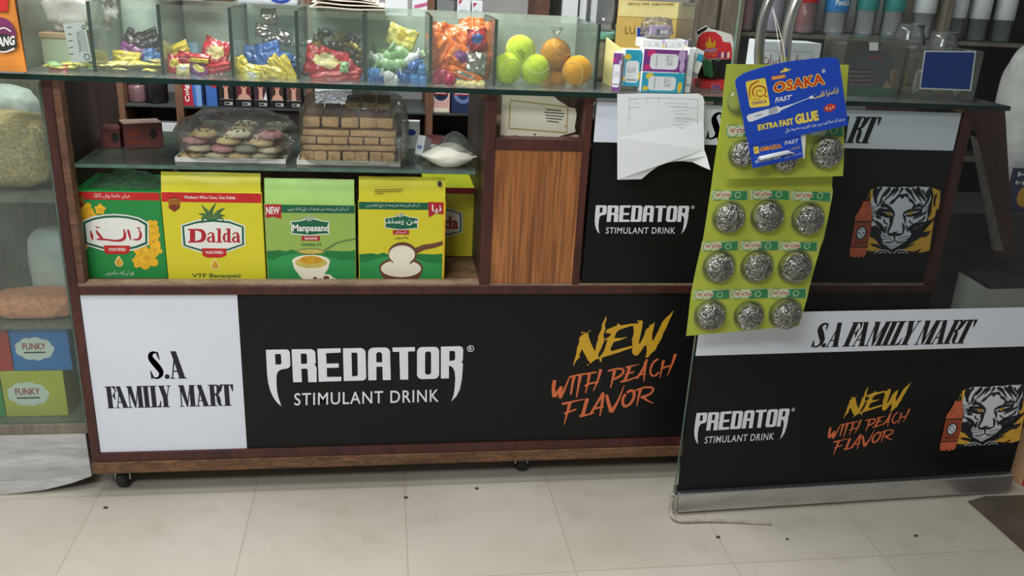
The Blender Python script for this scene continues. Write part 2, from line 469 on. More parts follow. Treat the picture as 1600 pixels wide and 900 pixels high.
def serif_line(pr, t, x0, x1, y0, y1, m, layer=1, shear=0.0, adv=0.95):
    gl = [serif_glyph(c, m) for c in t]
    pen = 0; pos = []
    for i, (w, g) in enumerate(gl):
        pos.append(pen); k = adv
        if i + 1 < len(t) and t[i:i + 2] in ('FA', 'LY', 'RT'): k = adv - 0.1
        pen += w * k
    tot = pos[-1] + gl[-1][0]
    sx = (x1 - x0) / tot; sy = y1 - y0
    for (w, g), q in zip(gl, pos):
        pr.add(g, lambda x, y, q=q: (x0 + (x + q) * sx + shear * y * sy, y0 + y * sy), layer)
# ------------------------------------------------------------------ shared materials
MAROON = wood('maroon_wood', S(58, 26, 24), S(86, 42, 36), 2.0, (10, 10, 2), 0.45, 4, 0.3)
RAW = wood('raw_plywood', S(88, 56, 44), S(122, 84, 62), 3.0, (3, 9, 14), 0.7, 5, 0.35)
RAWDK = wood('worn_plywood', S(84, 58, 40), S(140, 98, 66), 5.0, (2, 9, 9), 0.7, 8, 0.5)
LEDGE = wood('pale_ledge', S(120, 98, 80), S(160, 136, 112), 4.0, (3, 9, 9), 0.65, 5, 0.35)
LAMINATE = wood('teak_laminate', S(126, 72, 38), S(172, 108, 62), 2.0, (16, 16, 0.7), 0.38, 14, 0.42, S(194, 132, 78))
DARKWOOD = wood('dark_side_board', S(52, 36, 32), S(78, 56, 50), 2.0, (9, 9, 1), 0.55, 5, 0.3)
BROWNWOOD = wood('brown_upright', S(104, 70, 52), S(134, 96, 74), 2.0, (9, 9, 1), 0.6, 5, 0.3)
GREYWOOD = wood('grey_board', S(112, 104, 92), S(140, 130, 114), 2.0, (9, 9, 1), 0.6, 5, 0.25)
KICK = wood('whitewashed_board', S(168, 166, 164), S(206, 205, 204), 2.5, (2, 8, 14), 0.7, 8, 0.16)
WHITE = mat('white_vinyl', S(222, 227, 238), 0.45, var=0.03, scale=8)
BLACK = mat('black_vinyl', S(19, 20, 20), 0.42, var=0.10, scale=60, spec=0.25)
DBLACK = mat('door_black_vinyl', S(13, 14, 16), 0.35, var=0.1, scale=60, spec=0.25)
INK = mat('navy_black_ink', S(20, 23, 38), 0.5, var=0.05)
INKB = mat('black_ink', S(12, 12, 22), 0.5, var=0.05)
PWHITE = mat('printed_white', S(226, 229, 236), 0.45, var=0.03)
PYEL = mat('printed_yellow', S(214, 166, 40), 0.45, var=0.06)
PORG = mat('printed_peach', S(222, 112, 66), 0.45, var=0.06)
TBLK = mat('printed_navy_black', S(20, 22, 34), 0.45, var=0.05)
TWHT = mat('printed_grey_white', S(218, 220, 230), 0.45, var=0.05)
TYEL = mat('printed_amber', S(226, 172, 62), 0.45, var=0.1)
TBOT = mat('printed_bottle_orange', S(206, 100, 66), 0.45, var=0.25, scale=60)
TBOD = mat('printed_bottle_rust', S(156, 70, 46), 0.45, var=0.15, scale=60)
STEEL = mat('brushed_steel', (0.62, 0.60, 0.57, 1), 0.25, 1.0, var=0.1, scale=20)
ALU = mat('aluminium_rail', (0.62, 0.62, 0.63, 1), 0.38, 1.0, var=0.14, scale=9, stretch=(1, 1, 5))
RUBBER = mat('black_rubber', S(28, 28, 30), 0.6)
GEDGE = mat('green_glass_edge', S(22, 46, 40), 0.2, var=0.3, scale=12)
GEDGEL = mat('pale_green_glass_edge', S(86, 112, 100), 0.25, var=0.3, scale=30)
CLEAR = glass('clear_pane', (0.95, 0.98, 0.96), 0.05, (0.72, 0.78, 0.73), gain=0.7)
TOPGLASS = glass('countertop_pane', (0.93, 0.97, 0.95), 0.11, (0.74, 0.79, 0.75), gain=0.7)
SHELFGLASS = glass('shelf_pane', (0.86, 0.94, 0.90), 0.10, (0.42, 0.48, 0.45), gain=0.8)
DUSTY = glass('dusty_back_pane', (0.90, 0.96, 0.92), 0.42, (0.78, 0.91, 0.80), hscale=9, gain=0.6)
CASEGLASS = glass('left_case_pane', (0.90, 0.96, 0.94), 0.07, (0.52, 0.58, 0.54), hscale=5, gain=0.5)
DOORGLASS = glass('door_pane', (0.90, 0.92, 0.92), 0.007, (0.50, 0.52, 0.52), gain=0.3)
FILM = glass('clear_film', (0.95, 0.96, 0.96), 0.07, (0.8, 0.82, 0.84), rough=0.08, gain=1.6, bump=0.9, bscale=45)
BAGFILM = glass('bag_film', (0.97, 0.97, 0.97), 0.045, (0.8, 0.81, 0.82), rough=0.12, gain=0.9, bump=0.9, bscale=45)
CLOUDFILM = glass('cloudy_film', (0.94, 0.94, 0.94), 0.10, (0.78, 0.79, 0.80), rough=0.12, gain=1.6, bump=1.0, bscale=40)
PET = glass('pet_plastic', (0.93, 0.95, 0.96), 0.08, (0.75, 0.78, 0.80), rough=0.06, gain=1.8)
ACRYL = glass('hazy_acrylic', (0.95, 0.95, 0.92), 0.065, (0.66, 0.66, 0.60), rough=0.1, gain=0.8)
BLISTER = glass('blister_plastic', (0.97, 0.98, 0.95), 0.05, (0.8, 0.85, 0.7), rough=0.06, gain=1.6)

# ------------------------------------------------------------------ the room
def floor_material():
    m, nt, p = base_mat('beige_floor_tiles')
    tc = N(nt, 'ShaderNodeTexCoord'); sp = N(nt, 'ShaderNodeSeparateXYZ'); nt.links.new(tc.outputs['Object'], sp.inputs[0])
    ds = []; cells = []
    for k, (off, size) in enumerate(((0.051, 0.3705), (1.907, 0.3655))):
        a = N(nt, 'ShaderNodeMath', operation='SUBTRACT'); a.inputs[1].default_value = off; nt.links.new(sp.outputs[k], a.inputs[0])
        b = N(nt, 'ShaderNodeMath', operation='DIVIDE'); b.inputs[1].default_value = size; nt.links.new(a.outputs[0], b.inputs[0])
        fl = N(nt, 'ShaderNodeMath', operation='FLOOR'); nt.links.new(b.outputs[0], fl.inputs[0]); cells.append(fl.outputs[0])
        r = N(nt, 'ShaderNodeMath', operation='ROUND'); nt.links.new(b.outputs[0], r.inputs[0])
        s2 = N(nt, 'ShaderNodeMath', operation='SUBTRACT'); nt.links.new(b.outputs[0], s2.inputs[0]); nt.links.new(r.outputs[0], s2.inputs[1])
        ab = N(nt, 'ShaderNodeMath', operation='ABSOLUTE'); nt.links.new(s2.outputs[0], ab.inputs[0])
        ds.append(ab.outputs[0])
    mn = N(nt, 'ShaderNodeMath', operation='MINIMUM'); nt.links.new(ds[0], mn.inputs[0]); nt.links.new(ds[1], mn.inputs[1])
    line = ramp(nt, mn.outputs[0], [(0.0018, (0, 0, 0, 1)), (0.0042, (1, 1, 1, 1))])
    co = coords(nt)
    nz = N(nt, 'ShaderNodeTexNoise'); nz.inputs['Scale'].default_value = 3.0; nz.inputs['Detail'].default_value = 6; nt.links.new(co, nz.inputs['Vector'])
    base = ramp(nt, nz.outputs['Fac'], [(0.3, S(180, 173, 160)), (0.7, S(196, 190, 178))])
    cx = N(nt, 'ShaderNodeCombineXYZ'); nt.links.new(cells[0], cx.inputs[0]); nt.links.new(cells[1], cx.inputs[1])
    wn = N(nt, 'ShaderNodeTexWhiteNoise'); nt.links.new(cx.outputs[0], wn.inputs['Vector'])
    tv = ramp(nt, wn.outputs['Value'], [(0, (0.94, 0.94, 0.93, 1)), (1, (1, 1, 1, 1))])
    m1 = N(nt, 'ShaderNodeMixRGB', blend_type='MULTIPLY'); m1.inputs[0].default_value = 1; nt.links.new(base, m1.inputs[1]); nt.links.new(tv, m1.inputs[2])
    dz = N(nt, 'ShaderNodeTexNoise'); dz.inputs['Scale'].default_value = 14; dz.inputs['Detail'].default_value = 8; nt.links.new(co, dz.inputs['Vector'])
    dirt = ramp(nt, dz.outputs['Fac'], [(0.30, (0.86, 0.85, 0.83, 1)), (0.45, (1, 1, 1, 1))])
    m2 = N(nt, 'ShaderNodeMixRGB', blend_type='MULTIPLY'); m2.inputs[0].default_value = 0.6; nt.links.new(m1.outputs[0], m2.inputs[1]); nt.links.new(dirt, m2.inputs[2])
    m3 = N(nt, 'ShaderNodeMixRGB'); nt.links.new(line, m3.inputs[0]); m3.inputs[1].default_value = S(150, 141, 126); nt.links.new(m2.outputs[0], m3.inputs[2])
    nt.links.new(m3.outputs[0], p.inputs['Base Color'])
    p.inputs['Roughness'].default_value = 0.32; p.inputs['Specular IOR Level'].default_value = 0.35
    return m
FLOORM = floor_material()
WALLM = mat('painted_grey_wall', S(186, 186, 182), 0.8, var=0.08, scale=4)
CEILM = mat('white_ceiling', S(225, 224, 220), 0.9, var=0.03)
def structure(name, mb): return single(name, mb, kind='structure', origin=False)
b = MB(); b.box(-2.4, 3.2, -1.6, 4.2, -0.06, 0.0, FLOORM); structure('floor', b)
b = MB(); b.box(-2.4, 3.2, -1.6, 4.2, 2.9, 2.96, CEILM); structure('ceiling', b)
b = MB(); b.box(-2.4, 3.2, 4.2, 4.26, 0, 2.9, WALLM); structure('wall_back', b)
b = MB(); b.box(-2.46, -2.4, -1.6, 4.2, 0, 2.9, WALLM); structure('wall_left', b)
b = MB(); b.box(3.2, 3.26, -1.6, 4.2, 0, 2.9, WALLM); structure('wall_right', b)
STONE = mat('dark_stone_sill', S(88, 78, 70), 0.5, var=0.3, scale=14)
b = MB()
pts = [WZ(1512, 784, 0.0015), WZ(1560, 826, 0.0015), WZ(1602, 864, 0.0015), WZ(1750, 864, 0.0015), WZ(1750, 770, 0.0015), WZ(1540, 776, 0.0015)]
b.prism([Vector(p) for p in pts], (0, 0, 0.002), STONE); structure('trim_1', b)

# ------------------------------------------------------------------ logos traced on the real sign boards
YS = 1.905
FC = Frame((0, YS, 0))
zl = Zm((400, 530, 580, 640), 1473.0); zr = Zm((570, 530, 750, 640), 1473.0)
def L(z, pts, fr=FC): return [fr.uv(*z(x, y)) for x, y in pts]
predator = Print()
def pl(z, outer, hole=None): predator.poly(L(z, outer), PWHITE, 1, [L(z, hole)] if hole else ())
pl(zl, [(127, 135), (385, 130), (415, 140), (432, 165), (440, 330), (430, 355), (405, 372), (330, 385), (295, 400), (272, 430), (262, 480), (262, 560), (268, 650), (285, 740), (325, 858), (270, 810), (220, 740), (180, 650), (155, 550), (142, 440), (135, 300)],
   [(242, 190), (305, 187), (320, 200), (326, 310), (315, 322), (250, 324)])
pl(zl, [(455, 130), (700, 126), (735, 138), (757, 165), (765, 300), (745, 325), (768, 345), (775, 375), (777, 547), (668, 548), (660, 395), (650, 375), (580, 377), (587, 548), (475, 550)],
   [(572, 185), (635, 182), (650, 198), (655, 300), (645, 314), (577, 316)])
pl(zl, [(785, 122), (1082, 115), (1083, 170), (895, 178), (902, 312), (1057, 308), (1058, 362), (904, 367), (908, 482), (1092, 480), (1090, 535), (803, 543)])
pl(zl, [(1112, 116), (1345, 112), (1380, 128), (1400, 160), (1410, 490), (1395, 515), (1365, 528), (1123, 534)], [(1220, 172), (1280, 170), (1297, 185), (1302, 455), (1290, 470), (1228, 475)])
pl(zr, [(45, 150), (70, 120), (105, 107), (265, 105), (300, 120), (322, 150), (332, 520), (230, 522), (225, 350), (148, 352), (148, 522), (45, 525), (40, 300)], [(148, 295), (145, 190), (160, 168), (180, 163), (205, 168), (220, 185), (224, 295)])
pl(zr, [(352, 106), (640, 100), (640, 153), (552, 157), (555, 515), (452, 516), (442, 160), (357, 160)])
pl(zr, [(668, 150), (690, 115), (720, 100), (900, 97), (930, 110), (950, 145), (950, 455), (930, 490), (900, 505), (725, 510), (690, 497), (668, 465)], [(770, 180), (785, 158), (830, 155), (848, 175), (848, 430), (830, 450), (785, 452), (770, 430)])
pl(zr, [(973, 95), (1215, 88), (1245, 100), (1258, 135), (1252, 270), (1235, 292), (1255, 312), (1250, 400), (1240, 520), (1215, 640), (1170, 730), (1105, 795), (1135, 720), (1150, 620), (1157, 500), (1150, 420), (1130, 370), (1105, 345), (1075, 335), (1075, 500), (973, 502)],
   [(1080, 150), (1140, 148), (1155, 165), (1155, 250), (1140, 272), (1082, 278)])
c = FC.uv(*zr(1352, 120)); rr = FC.uv(*zr(1397, 120))[0] - c[0]
predator.ell(c[0], c[1], rr, rr, PWHITE, 1, hole=0.78)
predator.tbox('R', c[0] - rr * .4, c[1] - rr * .5, c[0] + rr * .42, c[1] + rr * .5, PWHITE, 1, 0.03)
q = [FC.uv(*zl(490, 848)), FC.uv(*zr(945, 800)), FC.uv(*zr(945, 640)), FC.uv(*zl(490, 690))]
predator.text('STIMULANT DRINK', q, PWHITE, 1, 0.006, 4, 1.12)
PRED_A = FC.uv(*zl(127, 135)); PRED_B = FC.uv(*zr(1105, 795))

zn = Zm((850, 480, 1066, 670), 1023.0)
newlogo = Print()
for pts in ([(215, 442), (222, 400), (238, 350), (245, 300), (262, 250), (258, 232), (280, 205), (295, 200), (300, 180), (312, 198), (325, 178), (330, 215), (345, 260), (365, 305), (380, 325), (388, 270), (400, 240), (398, 220), (425, 165), (430, 125), (458, 68), (463, 78), (450, 130), (455, 160), (440, 200), (445, 250), (425, 300), (400, 350), (405, 372), (430, 360), (425, 400), (415, 408), (410, 380), (385, 385), (355, 405), (330, 400), (310, 365), (290, 325), (280, 310), (262, 350), (265, 368), (235, 400)],
            [(465, 165), (540, 135), (550, 120), (570, 135), (640, 122), (690, 120), (692, 130), (640, 140), (560, 165), (535, 185), (520, 228), (560, 228), (620, 220), (560, 245), (515, 258), (490, 310), (500, 325), (560, 308), (650, 285), (655, 300), (560, 332), (470, 360), (430, 372), (405, 378), (440, 330), (455, 290), (470, 240), (450, 245), (445, 238), (480, 220), (500, 195), (455, 190), (462, 175)],
            [(660, 130), (690, 125), (715, 95), (732, 105), (725, 150), (715, 200), (700, 265), (710, 270), (740, 210), (755, 165), (780, 145), (808, 118), (818, 112), (812, 150), (800, 200), (800, 250), (815, 235), (850, 165), (875, 110), (905, 75), (935, 50), (958, 22), (945, 60), (925, 100), (905, 150), (885, 185), (870, 230), (840, 280), (825, 315), (790, 345), (770, 370), (750, 372), (760, 335), (758, 280), (740, 290), (715, 330), (690, 358), (665, 355), (650, 335), (655, 290), (650, 240), (665, 190)]):
    newlogo.poly(L(zn, pts), PYEL, 1)
def dots(pr, z, lst, m, layer, fr=FC):
    for x, y, r in lst:
        c = fr.uv(*z(x, y)); k = abs(fr.uv(*z(x + r, y))[0] - c[0]); pr.ell(c[0], c[1], k, k, m, layer, n=10)
dots(newlogo, zn, [(283, 188, 8), (698, 102, 7), (325, 425, 6), (345, 408, 8), (785, 135, 6), (545, 125, 5), (340, 175, 5)], PYEL, 1)
KN = abs(FC.uv(*zn(100, 400))[0] - FC.uv(*zn(0, 400))[0]) / 100.0
def brush(pts, w0, w1=None):
    newlogo.stroke(L(zn, pts), PORG, 1, w=(w0 * KN, (w1 if w1 is not None else w0) * KN))
for a in (([(78, 540), (70, 600), (76, 664)], 26, 30), ([(78, 664), (105, 620), (128, 585)], 26, 16), ([(130, 588), (118, 630), (120, 672)], 22, 26), ([(118, 672), (155, 600), (190, 512)], 26, 8),
          ([(224, 505), (210, 570), (198, 648)], 24, 12), ([(190, 516), (260, 500), (390, 480)], 14, 14), ([(270, 500), (255, 580), (240, 668)], 26, 8), ([(335, 492), (325, 560), (306, 636)], 24, 8), ([(300, 582), (350, 562), (404, 552)], 16, 14), ([(420, 458), (398, 540), (364, 618)], 24, 8),
          ([(522, 468), (508, 530), (492, 598)], 26, 8), ([(472, 472), (540, 455), (586, 462), (574, 500), (518, 532)], 14, 20), ([(636, 438), (615, 500), (592, 548)], 22, 22), ([(606, 446), (650, 434), (704, 422)], 18, 5), ([(600, 497), (635, 486), (668, 478)], 14, 12), ([(566, 552), (620, 540), (684, 516)], 18, 12),
          ([(764, 384), (730, 460), (684, 528)], 18, 18), ([(752, 400), (745, 470), (738, 550)], 26, 7), ([(700, 502), (750, 488)], 14, 14), ([(845, 382), (806, 412), (786, 470), (800, 506), (828, 502), (850, 478)], 16, 14),
          ([(884, 392), (872, 450), (858, 522)], 24, 7), ([(862, 458), (900, 442), (944, 430)], 14, 14), ([(972, 346), (948, 420), (912, 504)], 26, 7),
          ([(192, 704), (172, 780), (148, 868)], 28, 7), ([(132, 716), (210, 698), (296, 680)], 20, 8), ([(150, 786), (195, 770), (238, 754)], 18, 12), ([(320, 674), (302, 740), (284, 804)], 28, 26), ([(262, 806), (315, 796), (374, 778)], 22, 9),
          ([(438, 630), (398, 700), (340, 794)], 20, 18), ([(436, 640), (428, 720), (412, 808)], 28, 8), ([(368, 752), (442, 734)], 15, 15), ([(462, 648), (478, 710), (498, 776)], 22, 30), ([(498, 776), (548, 690), (594, 574)], 30, 5),
          ([(612, 632), (582, 680), (592, 730), (632, 718), (664, 668), (662, 624), (634, 618), (604, 642)], 22, 22), ([(714, 606), (700, 660), (686, 730)], 26, 7), ([(672, 616), (750, 592), (806, 600), (786, 640), (716, 668)], 14, 20), ([(724, 656), (765, 690), (810, 710)], 24, 6)):
    brush(*a)
NEW_A = FC.uv(*zn(145, 870)); NEW_B = FC.uv(*zn(958, 22))

# tiger and bottle, drawn on the upper right board
zt = Zm((1310, 280, 1480, 410), 1177.0)
tiger = Print()
KT = abs(FC.uv(*zt(700, 400))[0] - FC.uv(*zt(600, 400))[0]) / 100.0
def tp(pts, m, l, holes=None): tiger.poly(L(zt, pts), m, l)
def ts(pts, w0, w1, m=TBLK, l=3):
    if m is TBLK and l == 3 and max(w0, w1) > 9 and len(pts) > 2:
        q = catmull(L(zt, pts), 4); n_ = len(q) - 1; k = KT * 1.6
        tiger.stroke([(p[0], p[1], (w0 + (w1 - w0) * i / n_) * k * (.15 + .85 * min(1, 4 * i / n_ + .15, 4 * (1 - i / n_) + .15))) for i, p in enumerate(q)], m, l, n=1)
    else: tiger.stroke(L(zt, pts), m, l, w=(w0 * KT, w1 * KT))
tp([(345, 120), (400, 95), (372, 170), (350, 260), (340, 250)], TYEL, 1)
tp([(1012, 92), (1100, 125), (1098, 240), (1080, 330), (1060, 320), (1045, 400), (1010, 440), (970, 446), (982, 340), (1000, 310), (1010, 250), (1030, 180)], TYEL, 1)
tp([(690, 765), (760, 680), (900, 585), (1035, 440), (1012, 570), (1005, 640), (985, 770), (940, 785), (890, 795), (800, 782)], TYEL, 1)
tp([(335, 555), (430, 600), (420, 690), (500, 745), (400, 785), (305, 770), (328, 640)], TYEL, 1)
tp([(395, 90), (470, 78), (560, 84), (640, 92), (715, 80), (770, 90), (850, 78), (920, 84), (1000, 84), (1008, 130), (1000, 220), (985, 300), (968, 380), (952, 450), (905, 500), (830, 540), (795, 575), (765, 640), (700, 690), (640, 725), (575, 760), (500, 720), (462, 690), (478, 660), (450, 600), (430, 545), (372, 520), (352, 480), (378, 440), (360, 370), (353, 300), (355, 240), (380, 150)], TWHT, 2)
for a in (([(412, 85), (395, 150), (402, 230), (420, 290)], 40, 6), ([(470, 82), (430, 140), (400, 250)], 30, 6), ([(520, 130), (480, 180), (440, 260)], 26, 5), ([(560, 88), (520, 150), (500, 190)], 36, 6), ([(610, 96), (560, 170), (470, 250)], 26, 5), ([(650, 100), (610, 150), (580, 190)], 22, 4), ([(560, 265), (600, 225), (645, 200)], 24, 8), ([(540, 270), (590, 255), (620, 222)], 12, 5),
          ([(990, 86), (985, 150), (965, 230), (945, 270)], 40, 6), ([(850, 82), (885, 160), (950, 240)], 40, 6), ([(800, 92), (850, 170), (905, 255)], 26, 5), ([(765, 110), (800, 180), (840, 250)], 24, 5), ([(740, 96), (770, 140), (800, 190)], 22, 4), ([(760, 215), (800, 245), (830, 290)], 24, 8), ([(905, 110), (925, 150), (960, 200)], 18, 5),
          ([(605, 220), (640, 185), (665, 172), (682, 178), (690, 200), (700, 178), (716, 170), (745, 182), (775, 222)], 18, 18), ([(640, 196), (660, 172), (680, 180)], 22, 14), ([(704, 178), (730, 168), (752, 190)], 16, 22),
          ([(470, 305), (505, 282), (555, 312), (588, 345)], 26, 14), ([(425, 320), (500, 336), (575, 338), (606, 396)], 22, 16), ([(430, 320), (445, 360), (480, 378), (530, 402), (580, 396)], 34, 16), ([(500, 365), (520, 390), (560, 402)], 20, 14),
          ([(910, 322), (850, 330), (770, 336), (716, 362), (694, 392)], 22, 14), ([(900, 330), (880, 362), (830, 380), (770, 392), (716, 396)], 30, 14), ([(796, 318), (835, 288), (870, 300)], 26, 14),
          ([(598, 380), (578, 430), (566, 490), (540, 545), (530, 598)], 20, 14), ([(570, 400), (556, 440), (560, 480)], 18, 6), ([(702, 390), (720, 440), (716, 480)], 20, 6), ([(690, 470), (702, 530), (696, 582)], 12, 14), ([(722, 480), (712, 540), (700, 590)], 8, 6),
          ([(524, 580), (560, 598), (610, 594), (650, 600), (702, 584)], 20, 16), ([(590, 600), (606, 630), (598, 664)], 14, 8), ([(598, 660), (560, 682), (480, 678)], 10, 6), ([(600, 660), (650, 682), (730, 676)], 10, 6), ([(462, 602), (510, 618), (580, 640)], 9, 5), ([(470, 640), (520, 650), (570, 655)], 8, 4), ([(750, 612), (690, 630), (640, 640)], 9, 5), ([(740, 648), (690, 658), (640, 660)], 8, 4),
          ([(415, 380), (425, 412), (470, 424)], 22, 6), ([(470, 390), (440, 400), (420, 430)], 16, 6), ([(490, 430), (500, 470), (545, 490)], 14, 5), ([(362, 440), (440, 480), (478, 530), (500, 590)], 14, 18), ([(372, 510), (420, 556), (462, 590)], 44, 26), ([(340, 560), (380, 570), (440, 600)], 30, 20),
          ([(950, 350), (880, 395), (812, 428)], 18, 6), ([(870, 380), (830, 400), (800, 440)], 16, 6), ([(760, 440), (780, 470), (810, 480)], 12, 5), ([(1040, 425), (940, 470), (840, 480), (770, 520), (740, 570)], 20, 14), ([(930, 515), (850, 548), (775, 575)], 44, 22), ([(1000, 560), (900, 590), (800, 620), (740, 660)], 14, 30),
          ([(455, 690), (520, 740), (578, 778), (650, 745), (720, 690)], 18, 18), ([(578, 775), (578, 800)], 40, 20), ([(335, 600), (400, 620), (470, 690)], 26, 34), ([(340, 700), (430, 725), (540, 772)], 16, 22), ([(985, 578), (930, 610), (900, 600), (820, 640), (720, 720)], 14, 40), ([(820, 700), (760, 720), (690, 752)], 8, 16), ([(890, 750), (850, 780), (790, 800)], 8, 20), ([(420, 770), (380, 790), (310, 795)], 8, 20),
          ([(1000, 230), (985, 310), (975, 400)], 22, 26), ([(1060, 150), (1035, 230), (1040, 300)], 18, 10)):
    ts(*a)
for a in (([(400, 300), (440, 270), (470, 215)], 5, 16), ([(380, 250), (400, 200), (396, 150)], 5, 18), ([(455, 200), (500, 150), (540, 96)], 6, 22), ([(590, 140), (620, 110), (640, 92)], 6, 24), ([(720, 96), (745, 120), (760, 150)], 24, 6), ([(690, 90), (676, 120), (650, 150)], 26, 6), ([(860, 120), (905, 180), (930, 240)], 22, 6), ([(960, 120), (950, 170), (930, 210)], 24, 6), ([(900, 300), (930, 280), (950, 240)], 6, 18), ([(880, 250), (905, 290), (900, 320)], 5, 16), ([(500, 240), (470, 270), (450, 310)], 18, 6), ([(860, 255), (875, 285), (905, 305)], 16, 6),
          ([(395, 340), (415, 380), (405, 420)], 20, 6), ([(935, 400), (900, 440), (850, 455)], 18, 5), ([(520, 500), (505, 540), (512, 580)], 16, 5), ([(730, 500), (742, 540), (735, 570)], 14, 5), ([(400, 470), (450, 505), (470, 560)], 16, 26), ([(890, 490), (820, 510), (760, 560)], 14, 26), ([(640, 560), (610, 575), (580, 575)], 5, 14)): ts(*a)
for x in range(6):
    ts([(352 + (x % 2) * 4, 290 + x * 22), (400, 300 + x * 20)], 8, 2); ts([(968 - x * 4, 290 + x * 22), (922, 300 + x * 20)], 8, 2)
for x in range(7): ts([(500 + x * 26, 700 + 14 * (3 - abs(x - 3))), (512 + x * 22, 672 + 10 * (3 - abs(x - 3)))], 9, 2)
for x, y in ((540, 368), (772, 366)):
    cc = FC.uv(*zt(x, y)); tiger.ell(cc[0], cc[1], 30 * KT, 24 * KT, TBLK, 4); tiger.ell(cc[0], cc[1], 24 * KT, 18 * KT, TYEL, 5); tiger.ell(cc[0], cc[1] + 4 * KT, 9 * KT, 9 * KT, TBLK, 6)
ts([(385, 800), (430, 770), (500, 765), (565, 800)], 10, 8, TWHT, 4); ts([(590, 800), (640, 765), (700, 762), (745, 800)], 10, 8, TWHT, 4); ts([(430, 800), (480, 785), (510, 800)], 9, 6, TWHT, 4); ts([(640, 800), (680, 784), (710, 800)], 9, 6, TWHT, 4)
ts([(325, 150), (318, 185), (300, 225)], 7, 3, TYEL, 4)
tp([(265, 235), (340, 235), (345, 300), (360, 370), (352, 500), (318, 700), (292, 800), (275, 835), (258, 838), (245, 822), (232, 845), (208, 846), (192, 830), (175, 842), (150, 842), (140, 828), (118, 836), (120, 760), (150, 600), (180, 400), (215, 345), (250, 280)], TBOT, 5)
tp([(176, 455), (355, 455), (308, 735), (128, 735)], TBOD, 6); ts([(174, 458), (356, 458)], 13, 13, TBLK, 7); ts([(126, 732), (310, 732)], 11, 11, TBLK, 7)
cc = FC.uv(*zt(242, 578)); tiger.ell(cc[0], cc[1], 56 * KT, 72 * KT, TBLK, 7); tiger.ell(cc[0], cc[1], 42 * KT, 58 * KT, TWHT, 8)
ts([(212, 575), (235, 585)], 16, 8, TBLK, 9); ts([(275, 572), (250, 585)], 16, 8, TBLK, 9); ts([(230, 610), (258, 610)], 8, 8, TBLK, 9); ts([(222, 530), (240, 550), (262, 530)], 8, 8, TBLK, 9)
tiger.text('PREDATOR', L(zt, [(165, 695), (292, 695), (296, 670), (169, 670)]), TBLK, 7, 0.02)
TIG_A = FC.uv(*zt(118, 836)); TIG_B = FC.uv(*zt(775, 365))

# ------------------------------------------------------------------ the counter
ctr = thing('display_counter', 'long dark red wooden shop counter with open shelves and printed black and white sign boards', 'counter', (0.35, 2.1, 0.0))
XL, XR, YF, YB = -0.692, 1.397, 1.90, 2.35
def part(name, mb, parent=ctr): return obj(name, mb, parent)
def post(x0, x1, raw0, raw1, ztop=0.998, zb=0.10):
    b = MB(); b.box(x0, x1, YF, YF + 0.035, zb, ztop, MAROON, 0.0015)
    if raw1 > raw0: b.box(raw0, raw1, YF + 0.004, YF + 0.035, zb + 0.435, ztop, RAW)
    return part('post', b)
post(XL, -0.672, -0.672, -0.657, zb=0.099)
post(0.222, 0.246, 0.208, 0.222, zb=0.550); post(0.446, 0.463, 0.463, 0.470, zb=0.550); post(1.372, XR, 1.366, 1.372, zb=0.550)
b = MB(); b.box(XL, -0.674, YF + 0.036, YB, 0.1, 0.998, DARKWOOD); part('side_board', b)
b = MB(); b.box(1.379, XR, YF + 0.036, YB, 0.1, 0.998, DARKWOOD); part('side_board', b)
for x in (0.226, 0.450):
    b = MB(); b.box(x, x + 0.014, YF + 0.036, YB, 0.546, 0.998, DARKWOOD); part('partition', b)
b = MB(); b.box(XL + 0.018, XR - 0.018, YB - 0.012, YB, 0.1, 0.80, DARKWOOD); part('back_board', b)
b = MB(); b.box(XL + 0.018, XR - 0.018, YF + 0.036, YB - 0.012, 0.527, 0.545, RAWDK); part('shelf_board', b)
b = MB(); b.box(XL + 0.02, XR, YF - 0.003, YF + 0.036, 0.5275, 0.5475, MAROON, 0.002); b.box(XL + 0.02, XR - 0.03, YF + 0.001, YF + 0.034, 0.5475, 0.5525, LEDGE); part('middle_rail', b)
b = MB(); b.box(XL + 0.02, XR, YF - 0.001, YF + 0.036, 0.0985, 0.122, MAROON, 0.002); part('bottom_rail', b)
b = MB(); b.box(XL, XR, YF - 0.004, YB, 0.068, 0.098, RAWDK, 0.002); part('base_board', b)
b = MB(); b.box(0.2465, 0.4455, YF + 0.004, YF + 0.016, 0.553, 0.872, LAMINATE); part('laminate_panel', b)
b = MB(); b.box(0.2465, 0.4455, YF + 0.001, YF + 0.034, 0.8725, 0.898, MAROON, 0.002); part('cubby_rail', b)
b = MB(); b.box(0.2410, 0.4490, YF + 0.036, YB - 0.1, 0.884, 0.897, RAWDK); part('cubby_shelf', b)
b = MB(); b.box(0.2410, 0.4490, YB - 0.098, YB - 0.09, 0.884, 0.998, GREYWOOD); part('cubby_back', b)
